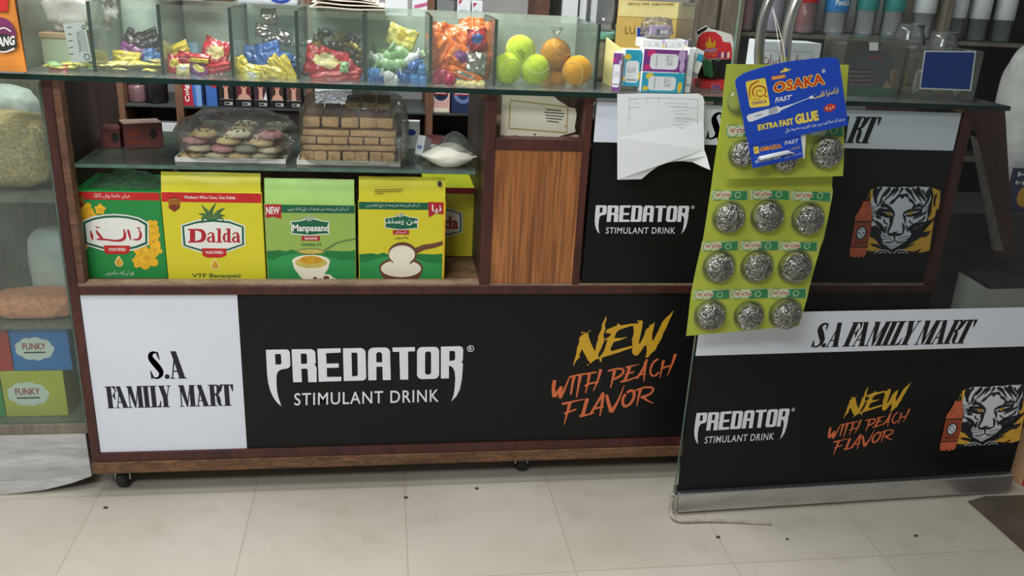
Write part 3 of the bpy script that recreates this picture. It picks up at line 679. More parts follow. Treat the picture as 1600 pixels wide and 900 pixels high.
# lower sign
b = MB(); b.box(-0.6715, 1.396, YS, YS + 0.008, 0.1225, 0.527, BLACK); sgn = part('sign_board', b)
pr = Print()
w = [FC.uv(117, 462), FC.uv(371, 462), FC.uv(385, 703), FC.uv(146, 706)]
pr.poly([(-0.671, 0.1226), (-0.333, 0.1226), (-0.333, 0.5268), (-0.671, 0.5268)], WHITE, 0)
b = MB(); b.prints(pr, FC); wp = obj('white_panel', b, sgn)
zf = Zm((155, 535, 375, 650), 1600.0)
pr = Print()
u = lambda x, y: FC.uv(*zf(x, y))
serif_line(pr, 'S.A', u(575, 415)[0], u(997, 412)[0], u(800, 414)[1], u(850, 99)[1], INK, 2, adv=1.05)
serif_line(pr, 'FAMILY', u(92, 747)[0], u(838, 735)[0], u(400, 743)[1], u(400, 495)[1], INK, 2, adv=0.93)
serif_line(pr, 'MART', u(916, 728)[0], u(1537, 713)[0], u(1200, 725)[1], u(1200, 480)[1], INK, 2, adv=0.97)
b = MB(); b.prints(pr, FC); obj('lettering', b, sgn)
b = MB(); b.prints(predator, FC); obj('white_logo', b, sgn)
b = MB(); b.prints(newlogo, FC); obj('brush_lettering', b, sgn)
# upper right sign
b = MB(); b.box(0.4705, 1.3655, YS, YS + 0.008, 0.553, 0.985, BLACK); sg2 = part('sign_board', b)
pr = Print(); pr.rect(0.4707, 0.8945, 1.3653, 0.985, WHITE, 0); b = MB(); b.prints(pr, FC); obj('white_panel', b, sg2)
pr = Print(); serif_line(pr, 'S.A FAMILY MART', FC.uv(1100, 218)[0], FC.uv(1362, 222)[0], FC.uv(1110, 218)[1], FC.uv(1110, 175)[1], INKB, 2, shear=0.22, adv=0.9)
b = MB(); b.prints(pr, FC); obj('lettering', b, sg2)
z2 = Zm((900, 130, 1130, 460), 627.0)
pr = Print().add(predator, fit2(PRED_A, PRED_B, FC.uv(*z2(85, 520)), FC.uv(*z2(447, 641)))); b = MB(); b.prints(pr, FC); obj('white_logo', b, sg2)
b = MB(); b.prints(tiger, FC, eps=0.0001); obj('tiger_emblem', b, sg2)
# casters
def caster(x, y):
    b = MB(); b.box(x - 0.022, x + 0.022, y - 0.022, y + 0.022, 0.062, 0.0678, STEEL)
    for s in (-1, 1): b.box(x + s * 0.016 - 0.002, x + s * 0.016 + 0.002, y - 0.013, y + 0.013, 0.022, 0.062, STEEL)
    c = part('caster', b)
    b = MB(); b.lathe([(0.006, -0.013), (0.024, -0.0125), (0.028, -0.009), (0.0285, 0.0), (0.028, 0.009), (0.024, 0.0125), (0.006, 0.013)], (x, y - 0.004, 0.0287), RUBBER, 24, 'X'); obj('wheel', b, c)
for x, y in ((-0.640, 1.955), (0.36, 1.97), (1.33, 1.955), (-0.64, 2.30), (0.36, 2.30), (1.33, 2.30)): caster(x, y)

# ------------------------------------------------------------------ glass tops and shelves
b = MB(); b.box(-1.16, 1.462, 1.868, 2.36, 0.9985, 1.0095, TOPGLASS, edge=GEDGE, thin=2)
single('glass_countertop', b, 'thick green edged glass top running along the whole counter', 'glass top')
b = MB(); b.box(-0.655, 0.206, 1.925, 2.32, 0.8095, 0.8175, SHELFGLASS, edge=GEDGEL, thin=2)
single('glass_shelf', b, 'glass shelf under the counter top holding bagged cookies and rusks', 'shelf')

# ------------------------------------------------------------------ glass door leaf with printed lower half
DA = radians(2.0)
door = thing('door_1', None, None, (0.713, 1.747, 0.0), DA, kind='structure')
FD = Frame((0.713, 1.747, 0.0), (cos(DA), sin(DA), 0))
def slab(b, u0, u1, n0, n1, z0, z1, m, bev=0.0, edge=None):
    x = Matrix.Translation((0.713, 1.747, 0)) @ Matrix.Rotation(DA, 4, 'Z')
    b.box(u0, u1, -n1, -n0, z0, z1, m, bev, edge=edge, thin=1, mtx=x)
b = MB(); slab(b, 0.0, 0.945, -0.010, 0.0, 0.050, 2.1, DOORGLASS, edge=GEDGEL); obj('glass_pane', b, door)
b = MB(); slab(b, 0.004, 0.945, -0.028, 0.016, 0.008, 0.062, ALU, 0.004); obj('bottom_rail', b, door)
pr = Print(); ztop = 0.536; zmid = 0.430
pr.poly([(0.004, 0.058), (0.942, 0.058), (0.942, zmid), (0.004, zmid)], DBLACK, 0); pr.poly([(0.004, zmid), (0.942, zmid), (0.942, ztop), (0.004, ztop)], WHITE, 0)
z7 = Zm((1040, 460, 1600, 830), 1362.0); z6 = Zm((1255, 490, 1530, 555), 1600.0)
b = MB(); b.prints(pr, FD, n0=0.001); vin = obj('vinyl_sheet', b, door)
pr = Print(); a, c, d = FD.uv(*z6(55, 305)), FD.uv(*z6(1478, 272)), FD.uv(*z6(1553, 55))
zb_ = (a[1] + c[1]) / 2; serif_line(pr, 'S.A FAMILY MART', a[0], c[0], zb_, zb_ + (d[1] - c[1]), INKB, 2, shear=0.24, adv=0.93)
b = MB(); b.prints(pr, FD, n0=0.0012); obj('lettering', b, vin)
pr = Print().add(predator, fit2(PRED_A, PRED_B, FD.uv(*z7(117, 450)), FD.uv(*z7(432, 550)))); b = MB(); b.prints(pr, FD, n0=0.0012); obj('white_logo', b, vin)
pr = Print().add(newlogo, fit2(NEW_A, NEW_B, FD.uv(*z7(635, 610)), FD.uv(*z7(932, 332)))); b = MB(); b.prints(pr, FD, n0=0.0012); obj('brush_lettering', b, vin)
pr = Print().add(tiger, fit2(TIG_A, TIG_B, FD.uv(1467, 703), FD.uv(1564, 638)))
pr.items = [it for it in pr.items if max(p[0] for p in it[0]) < 0.944]
b = MB(); b.prints(pr, FD, n0=0.0012, eps=0.0001); obj('tiger_emblem', b, vin)
# pull handle: a bent tube on each face, joined through the glass
def dp(px, py, n):
    F2 = Frame(FD.at(0, 0, n), FD.U); return F2.at(*F2.uv(px, py))
fpts = [dp(1228, 130, .05), dp(1226, 96, .05), dp(1229, 60, .05), dp(1233, 36, .05), dp(1240, 12, .05), dp(1252, -14, .05)]
e = fpts[-1]; fpts += [e + Vector((.008, 0, .03)), e + Vector((.008, 0, .22)), e + Vector((-.004, 0, .26)), e + Vector((-.02, 0, .33))]
bpts = [p + FD.N * -0.11 + Vector((-0.004, 0, 0)) for p in fpts]
b = MB(); b.tube(catmull([tuple(p) for p in fpts], 4), 0.0112, STEEL, 14); hd = obj('door_handle', b, door)
b = MB(); b.tube(catmull([tuple(p) for p in bpts], 4), 0.0105, STEEL, 14); obj('door_handle', b, door)
b = MB(); o0 = Vector(fpts[5]); 
for s in (o0,): b.tube([s - FD.N * 0.012, s - FD.N * 0.045], 0.010, STEEL, 14); b.tube([s - FD.N * 0.062, s - FD.N * 0.098], 0.010, STEEL, 14); b.tube([s - FD.N * 0.040, s - FD.N * 0.049], 0.015, STEEL, 16); b.tube([s - FD.N * 0.061, s - FD.N * 0.068], 0.015, STEEL, 16)
obj('handle_mount', b, door)
PALEPL = mat('worn_white_plastic', S(176, 166, 152), 0.6, var=0.3, scale=40)
b = MB()
pts = [dp(1051, 772, .004), WZ(1048, 797, .012), WZ(1052, 808, .008), WZ(1064, 813, .007), WZ(1100, 813, .006), WZ(1150, 815, .004), WZ(1205, 819, .003)]
b.tube(catmull([tuple(p) for p in pts], 4), [0.006] * 16 + [0.005] * 3 + [0.004] * 3 + [0.003] * 3, PALEPL, 8)
obj('edge_guard', b, door)
# ------------------------------------------------------------------ cartons on the lower shelf
C_GREEN = mat('carton_green', S(34, 138, 66), 0.42, var=0.06, scale=5)
C_YEL = mat('carton_yellow', S(216, 205, 46), 0.42, var=0.05, scale=5)
C_LIME = mat('carton_lime', S(152, 182, 88), 0.42, var=0.06, scale=5)
C_LIMEP = mat('carton_pale_lime', S(174, 214, 120), 0.42, var=0.06, scale=12)
C_BROWN = mat('carton_board_brown', S(150, 118, 84), 0.7, var=0.1)
P_RED = mat('ink_red', S(196, 36, 34), 0.45); P_CRIM = mat('ink_crimson', S(176, 34, 44), 0.45)
P_WHT = mat('ink_white', S(232, 232, 226), 0.45, var=0.03); P_DGRN = mat('ink_dark_green', S(18, 96, 66), 0.45)
P_MGRN = mat('ink_field_green', S(46, 148, 78), 0.45, var=0.15, scale=20); P_HILL = mat('ink_hill_green', S(30, 122, 60), 0.45, var=0.2, scale=40)
P_GOLD = mat('ink_gold', S(214, 158, 40), 0.45, var=0.15, scale=50); P_FLOW = mat('ink_flower_yellow', S(238, 184, 40), 0.45, var=0.2, scale=80)
P_PALE = mat('ink_pale_yellow', S(236, 226, 150), 0.45); P_CREAM = mat('ink_cream', S(238, 232, 208), 0.45, var=0.04)
P_BRN = mat('ink_wood_brown', S(110, 66, 50), 0.45, var=0.15); P_OIL = mat('ink_oil', S(206, 186, 92), 0.45, var=0.15, scale=60)
P_DARK = mat('ink_dark', S(40, 46, 44), 0.5); P_TEXTG = mat('ink_text_green', S(38, 92, 62), 0.45); P_OLIVE = mat('ink_olive_stem', S(96, 122, 70), 0.45)
P_BLUE = mat('ink_blue', S(34, 70, 170), 0.45); P_SHLD = mat('ink_shield_brown', S(128, 52, 30), 0.45); LOW_GREEN = mat('dark_lower_green', S(22, 34, 26), 0.5)

zA = Zm((90, 250, 420, 460), 1414.0); zB = Zm((400, 260, 770, 460), 1600.0)
def carton(label, z, quad, y, depth, body, pr_fn, flap=None, flapm=None, group=None, name='grocery_carton'):
    """quad: traced face corners TL, TR, BR, BL"""
    fr = Frame((0, y, 0)); q = [fr.uv(*z(*p)) for p in quad]
    x0 = (q[0][0] + q[3][0]) / 2; x1 = (q[1][0] + q[2][0]) / 2; zt_ = (q[0][1] + q[1][1]) / 2; zb_ = 0.5458
    t = thing(name, label, 'carton', ((x0 + x1) / 2, y + depth / 2, zb_), 0, group)
    b = MB(); b.box(x0, x1, y, y + depth, zb_, zt_, body, 0.0015); obj('box_body', b, t)
    u = lambda x, yy: fr.uv(*z(x, yy))
    pr = Print(); pr_fn(pr, u, (x0 + 0.0015, x1 - 0.0015, zb_ + 0.0015, zt_ - 0.0015))
    b = MB(); b.prints(pr, fr, eps=0.00015, n0=0.0004); obj('printed_front', b, t)
    if flap:
        fz = fr.uv(*z(*flap))[1]
        b = MB(); n = 10; tilt = 0.012
        def fn(s, v): 
            x = x0 + 0.002 + (x1 - x0 - 0.004) * s
            return Vector((x, y + 0.002 + tilt * v * v + 0.002 * sin(s * 9 + v * 3) * v, zt_ + (fz - zt_) * v))
        b.grid(fn, 14, 6, flapm or body); b.grid(lambda s, v: fn(s, v) + Vector((0, 0.0014, 0)), 14, 6, C_BROWN)
        obj('lid_flap', b, t)
        b = MB(); hh = fz - zt_
        def fs(s, v, sx): return Vector((sx + (0.004 * sin(v * 3)), y + 0.02 + (depth - 0.03) * s, zt_ - 0.001 + hh * 0.5 * v))
        b.grid(lambda s, v: fs(s, v, x0 + 0.003), 5, 3, C_BROWN); obj('side_flap', b, t)
        b = MB(); b.grid(lambda s, v: fs(s, v, x1 - 0.007), 5, 3, C_BROWN); obj('side_flap', b, t)
    return t, fr, (x0, x1, zb_, zt_)
def upoly(pr, u, pts, m, l): pr.poly([u(*p) for p in pts], m, l)
def ustroke(pr, u, pts, w0, w1, m, l, n=4):
    k = abs(u(100, 0)[0] - u(0, 0)[0]) / 100.0; pr.stroke([u(*p) for p in pts], m, l, w=(w0 * k, w1 * k), n=n)
def uw(pr, u, pts, m, l, n=4):
    k = abs(u(100, 0)[0] - u(0, 0)[0]) / 100.0; pr.stroke([(*u(p[0], p[1]), p[2] * k) for p in pts], m, l, n=n)
def uell(pr, u, x, y, rx, ry, m, l, rot=0.0, n=20, hole=0.0):
    c = u(x, y); k = abs(u(x + 100, y)[0] - c[0]) / 100.0; pr.ell(c[0], c[1], rx * k, ry * k, m, l, rot, n, hole)
def utext(pr, u, t, x0, y0, x1, y1, m, l, bold=0.01, sl=0.0, res=2, sp=1.0):
    """x0,y0 upper left; x1,y1 lower right in traced coordinates; sl = rise of the right end"""
    pr.text(t, [u(x0, y1), u(x1, y1 - sl), u(x1, y0 - sl), u(x0, y0)], m, l, bold, res, sp)
def flower(pr, u, x, y, r, l):
    for k in range(5):
        a = 2 * pi * k / 5 + x; uell(pr, u, x + r * .55 * cos(a), y + r * .55 * sin(a), r * .55, r * .45, P_FLOW, l, -a, 10)
    uell(pr, u, x, y, r * .25, r * .25, P_GOLD, l + 1, n=8)
def shield(pr, u, x, y):
    upoly(pr, u, [(x - 40, y - 30), (x, y - 52), (x + 40, y - 30), (x + 38, y + 25), (x, y + 52), (x - 38, y + 25)], P_SHLD, 3)
    for k in range(3): ustroke(pr, u, [(x - 42 + k * 4, y - 24 + k * 14), (x, y - 34 + k * 14), (x + 42 - k * 4, y - 24 + k * 14)], 5, 5, P_GOLD, 4)
def print_green(pr, u, bx):
    x0, x1, zb_, zt_ = bx
    pr.rect(x0, u(0, 262)[1], x1, zt_, P_RED, 1); utext(pr, u, urdu('جہاں مامتا وہاں ڈالڈا'), 245, 220, 485, 258, P_WHT, 2, 0.0)
    for f in ((130, 350, 46), (190, 330, 48), (160, 400, 52), (120, 430, 44), (220, 370, 40), (130, 490, 44), (285, 330, 36), (190, 565, 30), (635, 440, 42), (645, 490, 42), (640, 545, 48), (560, 610, 50), (600, 655, 78), (655, 600, 46), (545, 680, 44)): flower(pr, u, *f, 2)
    pr.rect(x0, zb_, x1, u(0, 789)[1], P_RED, 2)
    upoly(pr, u, [(163, 408), (230, 378), (310, 364), (385, 360), (465, 366), (545, 384), (611, 420), (610, 566), (540, 595), (470, 612), (390, 616), (300, 604), (175, 566)], P_WHT, 4)
    upoly(pr, u, [(172, 415), (235, 388), (310, 373), (385, 369), (465, 375), (540, 392), (602, 426), (602, 560), (535, 587), (465, 602), (390, 606), (305, 595), (184, 560)], P_DGRN, 5)
    upoly(pr, u, [(186, 425), (240, 402), (310, 388), (385, 384), (460, 389), (535, 405), (586, 435), (588, 548), (530, 572), (460, 588), (390, 592), (310, 582), (197, 550)], P_WHT, 6)
    for a in ([(545, 465, 8), (558, 495, 18), (546, 528, 18), (505, 532, 8)], [(472, 465, 16), (482, 500, 18), (490, 534, 8)], [(444, 462, 8), (452, 500, 20), (440, 530, 22), (390, 540, 16), (330, 532, 14), (290, 530, 16), (262, 528, 10)], [(258, 468, 8), (275, 495, 20), (300, 525, 18)], [(222, 472, 8), (230, 505, 18), (236, 532, 10)], [(255, 440, 6), (268, 452, 10), (284, 448, 6)], [(532, 448, 6), (545, 458, 10), (556, 450, 6)]): uw(pr, u, a, P_CRIM, 7)
    upoly(pr, u, [(310, 570), (487, 572), (482, 616), (450, 628), (330, 628), (314, 612)], P_RED, 8); utext(pr, u, 'FORTIFIED', 345, 588, 458, 609, P_WHT, 9, 0.02)
    uw(pr, u, [(412, 640, 4), (410, 662, 34), (412, 690, 60), (414, 712, 30)], P_PALE, 3); uw(pr, u, [(412, 652, 4), (411, 670, 26), (412, 690, 46), (413, 706, 24)], P_GOLD, 4)
    utext(pr, u, urdu('وی ٹی ایف بناسپتی'), 325, 735, 512, 775, P_WHT, 3, 0.0)
    shield(pr, u, 140, 278)
def dalda(pr, u, ox=0, clip=None):
    D = lambda pts: [(x + ox, y) for x, y in pts]
    for (m, l, k) in ((P_WHT, 4, 0), (P_DGRN, 5, 9), (P_WHT, 6, 23)):
        upoly(pr, u, D([(824 + k, 435 + k * .5), (935, 400 + k), (1040, 390 + k), (1150, 400 + k), (1256 - k, 440 + k * .5), (1258 - k, 572 - k * .5), (1140, 616 - k), (1045, 622 - k), (960, 620 - k), (834 + k, 578 - k * .5)]), m, l)
    R = lambda x0, y0, x1, y1: upoly(pr, u, D([(x0, y1), (x1, y1), (x1, y0), (x0, y0)]), P_CRIM, 7)
    R(886, 462, 922, 551); R(872, 460, 940, 470); R(874, 543, 940, 553)
    uw(pr, u, [(x + ox, y, w) for x, y, w in ((922, 466, 10), (965, 474, 26), (980, 507, 34), (966, 538, 26), (922, 547, 10))], P_CRIM, 7)
    for q in (1000, 1166):
        uw(pr, u, [(x + ox + q, y, w) for x, y, w in ((36, 514, 8), (16, 518, 14), (8, 534, 18), (18, 548, 12), (38, 538, 6))], P_CRIM, 7)
        uw(pr, u, [(x + ox + q, y, w) for x, y, w in ((6, 500, 10), (22, 486, 9), (38, 492, 16), (43, 515, 21), (44, 552, 22))], P_CRIM, 7); R(q + 40, 544, q + 58, 553)
    R(1072, 458, 1093, 551); R(1062, 458, 1080, 466); R(1062, 544, 1102, 553); R(1136, 458, 1157, 551); R(1124, 458, 1142, 466); R(1150, 544, 1164, 553)
    uw(pr, u, [(x + ox, y, w) for x, y, w in ((1142, 496, 8), (1122, 494, 12), (1114, 520, 20), (1122, 546, 12), (1142, 540, 8))], P_CRIM, 7)
def print_yellow(pr, u, bx):
    x0, x1, zb_, zt_ = bx
    pr.rect(x0, u(0, 270)[1], x1, zt_, P_RED, 1); utext(pr, u, 'Mothers Who Care, Use Dalda', 850, 238, 1190, 262, P_WHT, 2, 0.012, -4)
    shield(pr, u, 782, 296); dalda(pr, u)
    for a in ([(1030, 400, 30), (1025, 350, 26), (1060, 288, 4)], [(1030, 395, 28), (1000, 345, 24), (962, 300, 4)], [(1035, 395, 26), (1080, 345, 24), (1118, 322, 4)], [(1025, 395, 24), (980, 365, 20), (945, 362, 4)], [(1035, 398, 24), (1085, 370, 20), (1120, 375, 4)], [(1015, 395, 22), (975, 385, 22), (968, 425, 4)], [(1045, 395, 22), (1090, 385, 20), (1112, 405, 4)]):
        uw(pr, u, a, P_DGRN, 8); uw(pr, u, [(x, y - 3, w * .35) for x, y, w in a], P_OLIVE, 9)
    upoly(pr, u, [(965, 590), (1132, 592), (1128, 640), (1095, 652), (1000, 652), (972, 640)], P_RED, 8); utext(pr, u, 'FORTIFIED', 993, 609, 1110, 628, P_WHT, 9, 0.02)
    uw(pr, u, [(1055, 655, 4), (1054, 680, 36), (1056, 708, 64), (1057, 732, 32)], P_PALE, 3); uw(pr, u, [(1055, 668, 4), (1055, 688, 28), (1056, 708, 50), (1057, 726, 26)], P_GOLD, 4)
    utext(pr, u, 'VTF Banaspati', 900, 760, 1225, 795, P_TEXTG, 2, 0.02)
def leafmark(pr, u, x, y, s):
    for a in ([(0, 30, 6), (-18, 8, 20), (-52, -4, 3)], [(4, 30, 6), (14, 0, 22), (32, -32, 3)], [(6, 32, 6), (34, 8, 18), (58, -12, 3)]): uw(pr, u, [(x + p * s, y + q * s, w * s) for p, q, w in a], P_WHT, 6); uw(pr, u, [(x + p * s, y + q * s, w * s * .55) for p, q, w in a], P_OLIVE, 7)
def fields(pr, u, bx, ytop, x0z, x1z):
    x0, x1, zb_, zt_ = bx
    n = 14; top = [(x0 + (x1 - x0) * k / n, u(0, ytop - 14 * abs(sin(k * 1.3)) + 10 * (k % 2))[1]) for k in range(n + 1)]
    pr.poly([(x0, zb_), (x1, zb_)] + top[::-1], P_HILL, 1)
    top = [(x0 + (x1 - x0) * k / n, u(0, ytop + 34 + 26 * sin(k * .45 + 2))[1]) for k in range(n + 1)]
    pr.poly([(x0, zb_), (x1, zb_)] + top[::-1], P_MGRN, 2)
    for k, (xx, yy) in enumerate(((x0z + 50, ytop + 45), (x0z + 60, ytop + 30), (x1z - 60, ytop + 35), (x1z - 100, ytop + 28), (x1z - 30, ytop + 40))): uell(pr, u, xx, yy, 22, 16, P_HILL, 3, n=8)
def print_lime(pr, u, bx):
    x0, x1, zb_, zt_ = bx
    pr.rect(x0, u(0, 310)[1], x1, zt_, P_DGRN, 1); utext(pr, u, urdu('آپ کی نئی پسند من پسند اب نئے انداز میں'), 215, 272, 625, 302, P_WHT, 2, 0.0)
    upoly(pr, u, [(58, 256), (170, 256), (172, 355), (120, 340), (66, 348)], P_CRIM, 3); utext(pr, u, 'NEW', 68, 272, 160, 322, P_WHT, 4, 0.03)
    fields(pr, u, bx, 572, 70, 675)
    plate = [(232, 372), (300, 364), (345, 350), (400, 352), (440, 364), (498, 372), (492, 405), (496, 458), (440, 462), (365, 470), (290, 462), (236, 455), (240, 410)]
    upoly(pr, u, plate, P_WHT, 4); upoly(pr, u, [(365 + (x - 365) * .95, 410 + (y - 410) * .88) for x, y in plate], P_DGRN, 5); leafmark(pr, u, 355, 345, 0.8)
    utext(pr, u, 'Manpasand', 247, 392, 492, 452, P_WHT, 6, 0.03)
    upoly(pr, u, [(308, 470), (432, 470), (432, 501), (308, 501)], P_CRIM, 6); utext(pr, u, 'Special', 328, 476, 412, 498, P_WHT, 7, 0.02); utext(pr, u, 'Cooking Oil', 302, 516, 440, 542, P_TEXTG, 4, 0.02)
    ustroke(pr, u, [(455, 572), (500, 545), (560, 512), (672, 490)], 14, 10, P_OLIVE, 8); uell(pr, u, 372, 576, 100, 24, P_OLIVE, 8); uell(pr, u, 372, 574, 86, 16, P_OIL, 9)
    upoly(pr, u, [(245, 640), (258, 690), (300, 745), (340, 776), (410, 776), (450, 745), (488, 690), (500, 640)], P_CREAM, 4); uell(pr, u, 372, 640, 128, 46, P_CREAM, 5); uell(pr, u, 372, 650, 108, 40, P_OIL, 6); uell(pr, u, 372, 632, 78, 30, P_GOLD, 7, n=16); ustroke(pr, u, [(382, 590), (384, 660)], 6, 3, P_OIL, 10)
    for x, y, r in ((400, 755, 30), (475, 752, 44), (355, 768, 24), (520, 764, 22), (435, 765, 30)):
        uell(pr, u, x, y, r, r * .6, P_CREAM, 11, n=12); uell(pr, u, x, y, r * .5, r * .34, P_BRN, 12, n=10)
def print_lemon(pr, u, bx):
    x0, x1, zb_, zt_ = bx
    pr.rect(x0, u(0, 280)[1], x1, zt_, P_DGRN, 1); utext(pr, u, urdu('آپ کی نئی پسند من پسند اب نئے انداز میں'), 745, 248, 1105, 276, P_WHT, 2, 0.0)
    upoly(pr, u, [(1162, 240), (1272, 242), (1272, 326), (1215, 318), (1166, 346)], P_CRIM, 3); utext(pr, u, urdu('نیا'), 1188, 258, 1252, 316, P_WHT, 4, 0.02)
    fields(pr, u, bx, 590, 692, 1280)
    plate = [(866, 350), (930, 340), (965, 328), (1010, 330), (1040, 340), (1098, 350), (1094, 380), (1096, 418), (1040, 424), (980, 430), (915, 422), (868, 414), (872, 380)]
    upoly(pr, u, plate, P_WHT, 4); upoly(pr, u, [(980 + (x - 980) * .95, 382 + (y - 382) * .9) for x, y in plate], P_DGRN, 5); leafmark(pr, u, 968, 325, 0.62)
    utext(pr, u, urdu('من پسند'), 880, 358, 1088, 400, P_WHT, 6, 0.02)
    upoly(pr, u, [(925, 430), (1034, 430), (1034, 460), (925, 460)], P_CRIM, 6); utext(pr, u, urdu('اسپیشل'), 942, 434, 1016, 456, P_WHT, 7, 0.0); utext(pr, u, urdu('بناسپتی'), 935, 468, 1028, 496, P_DARK, 4, 0.01)
    ustroke(pr, u, [(1060, 580), (1130, 548), (1200, 535), (1268, 515)], 46, 30, P_BRN, 8); uell(pr, u, 990, 592, 98, 86, P_BRN, 7); uell(pr, u, 986, 596, 88, 66, P_CREAM, 9)
    upoly(pr, u, [(830, 690), (850, 740), (890, 784), (1070, 784), (1110, 740), (1130, 690)], P_BRN, 4); uell(pr, u, 980, 688, 150, 80, P_BRN, 5); uell(pr, u, 980, 690, 136, 62, P_CREAM, 6); uell(pr, u, 985, 640, 60, 40, P_CREAM, 10)
    pr.rect(x1 - 0.004, zb_, x1, zt_, P_FLOW, 12)
gt, _f, gbx = carton('green cooking fat carton with red band and yellow flowers, leftmost of the row', zA, [(85, 206), (684, 214), (738, 800), (142, 800)], 1.955, 0.17, C_GREEN, print_green)
b = MB(); x_, y_ = W(200, 285, 2.03).x, 2.035
def wrapf(s, v): return Vector((x_ - .075 + .15 * s, y_ - .06 + .12 * v, 0.7475 + .030 * sin(pi * s) * sin(pi * v) + .012 * noise.noise(Vector((s * 6, v * 6, 2))) * sin(pi * s) * sin(pi * v)))
for z_ in (0,): b.grid(lambda s, v: wrapf(s, v) + Vector((0, 0, gbx[3] - 0.7475 + .001)), 20, 16, FILM)
obj('clear_wrap', b, gt)
t, fr, bx = carton('tall yellow cooking fat carton with a palm leaf above its white logo, flap standing up', zA, [(692, 214), (1366, 216), (1396, 805), (738, 806)], 1.950, 0.16, C_YEL, print_yellow, (1000, 92))
carton('light green cooking oil carton showing a spoon over a glass bowl, pale flap up', zB, [(60, 254), (671, 260), (676, 780), (72, 780)], 1.952, 0.16, C_LIME, print_lime, (360, 92), C_LIMEP)
t, fr, bx = carton('yellow carton showing a wooden spoon and bowl of white fat, punched flap up', zB, [(691, 236), (1275, 240), (1280, 784), (694, 784)], 1.952, 0.15, C_YEL, print_lemon, (980, 80))
pr = Print(); u = lambda x, y: fr.uv(*zB(x, y)); uell(pr, u, 1241, 118, 15, 20, P_DARK, 1, n=12)
fw = lambda a, c_: -0.012 * ((c_ - bx[3]) / max(fr.uv(*zB(980, 80))[1] - bx[3], 1e-6)) ** 2 * 0.4
b = MB(); b.prints(pr, fr, n0=0.0016, warp=fw); obj('punched_hole', b, t)
pr = Print()
for k in range(3): ustroke(pr, u, [(800, 157 + k * 13), (800 + (190, 180, 60)[k], 155 + k * 13)], 4, 4, P_DARK, 1, n=1)
b = MB(); b.prints(pr, fr, n0=0.0016, warp=fw); obj('flap_stamp', b, t)
def print_far(pr, u, bx):
    x0, x1, zb_, zt_ = bx
    pr.rect(x0, u(0, 164)[1], x1, zt_, P_CRIM, 1); pr.rect(x0, zb_, x1, u(0, 612)[1], LOW_GREEN, 2)  # lower part of this front is coloured very dark green
    for (m, l, k) in ((P_WHT, 4, 0), (P_DGRN, 5, 8), (P_WHT, 6, 18)): upoly(pr, u, [(1150, 280 + k), (1300, 282 + k), (1396 - k, 312 + k * .6), (1396 - k, 446 - k * .6), (1300, 472 - k), (1150, 472 - k)], m, l)
    utext(pr, u, 'Dalda', 1130, 338, 1368, 424, P_CRIM, 7, 0.035)
carton('yellow carton standing deeper on the shelf, half hidden behind the spoon and bowl carton', zB, [(1130, 138), (1502, 146), (1496, 790), (1130, 790)], 2.125, 0.15, C_YEL, print_far)

# ------------------------------------------------------------------ left display case
lc = thing('display_case', 'glass fronted case with a whitewashed kick board left of the counter', 'display case', (-0.95, 2.1, 0))
b = MB(); b.box(-1.16, -0.7065, 1.930, 1.936, 0.190, 0.985, CASEGLASS, edge=GEDGEL, thin=1); obj('front_pane', b, lc)
b = MB(); b.box(-0.7060, -0.7000, 1.930, 2.34, 0.190, 0.985, CASEGLASS, edge=GEDGEL, thin=0); obj('side_pane', b, lc)
b = MB(); b.box(-1.16, -0.7, 1.926, 2.34, 0.163, 0.1895, GREYWOOD, 0.002); obj('bottom_shelf', b, lc)
for z in (0.432, 0.728):
    b = MB(); b.box(-1.16, -0.7075, 1.945 if z < .6 else 1.955, 2.33, z - 0.006, z + 0.006, GREYWOOD); obj('shelf_board', b, lc)
b = MB(); b.box(-1.16, -0.7, 2.342, 2.352, 0.0, 0.985, GREYWOOD); obj('back_board', b, lc)
b = MB(); pts = [W(0, 680, 1.924), W(133, 676, 1.924), W(143, 744, 1.924), W(112, 755, 1.924), W(72, 765, 1.924), W(40, 769, 1.924), Vector((-0.905, 1.924, 0.002)), Vector((-1.16, 1.924, 0.002)), Vector((-1.16, 1.924, 0.1625))]
pts[0].z = pts[1].z = 0.1625
for p in pts: p.z = max(p.z, 0.001)
b.prism(pts[::-1], (0, 0.012, 0), KICK); obj('kick_board', b, lc)
GRAIN = mat('dry_grain', S(196, 166, 116), 0.7, var=0.5, scale=140, bump=0.6, bscale=220)
SALT = mat('pink_salt', S(236, 150, 112), 0.6, var=0.3, scale=90, bump=0.4, bscale=160)
SACKW = mat('white_poly_sack', S(196, 196, 192), 0.5, var=0.15, scale=20, bump=0.5, bscale=60)
def pillow(b, c, sx, sy, sz, m, seed=0.0, jit=0.06, fr_=3.0, rot=0.0, p=0.55):
    """a filled bag: rounded box with soft wrinkles, resting on c.z"""
    R_ = Matrix.Rotation(rot, 3, 'Z')
    q = bmesh.ops.create_icosphere(b.bm, subdivisions=4, radius=1.0); mi = b.mi(m)
    for v in q['verts']:
        d = v.co.copy(); e = Vector([math.copysign(abs(t) ** p, t) for t in d])
        k = 1 + jit * noise.noise(d * fr_ + Vector((seed, 1.7 * seed, 3)))
        w_ = Vector((e.x * sx / 2, e.y * sy / 2, e.z * sz / 2)) * k; w_.z = max(w_.z, -sz / 2)
        v.co = R_ @ w_ + Vector(c) + Vector((0, 0, sz / 2))
    for f in {f for v in q['verts'] for f in v.link_faces}: f.material_index = mi; f.smooth = True
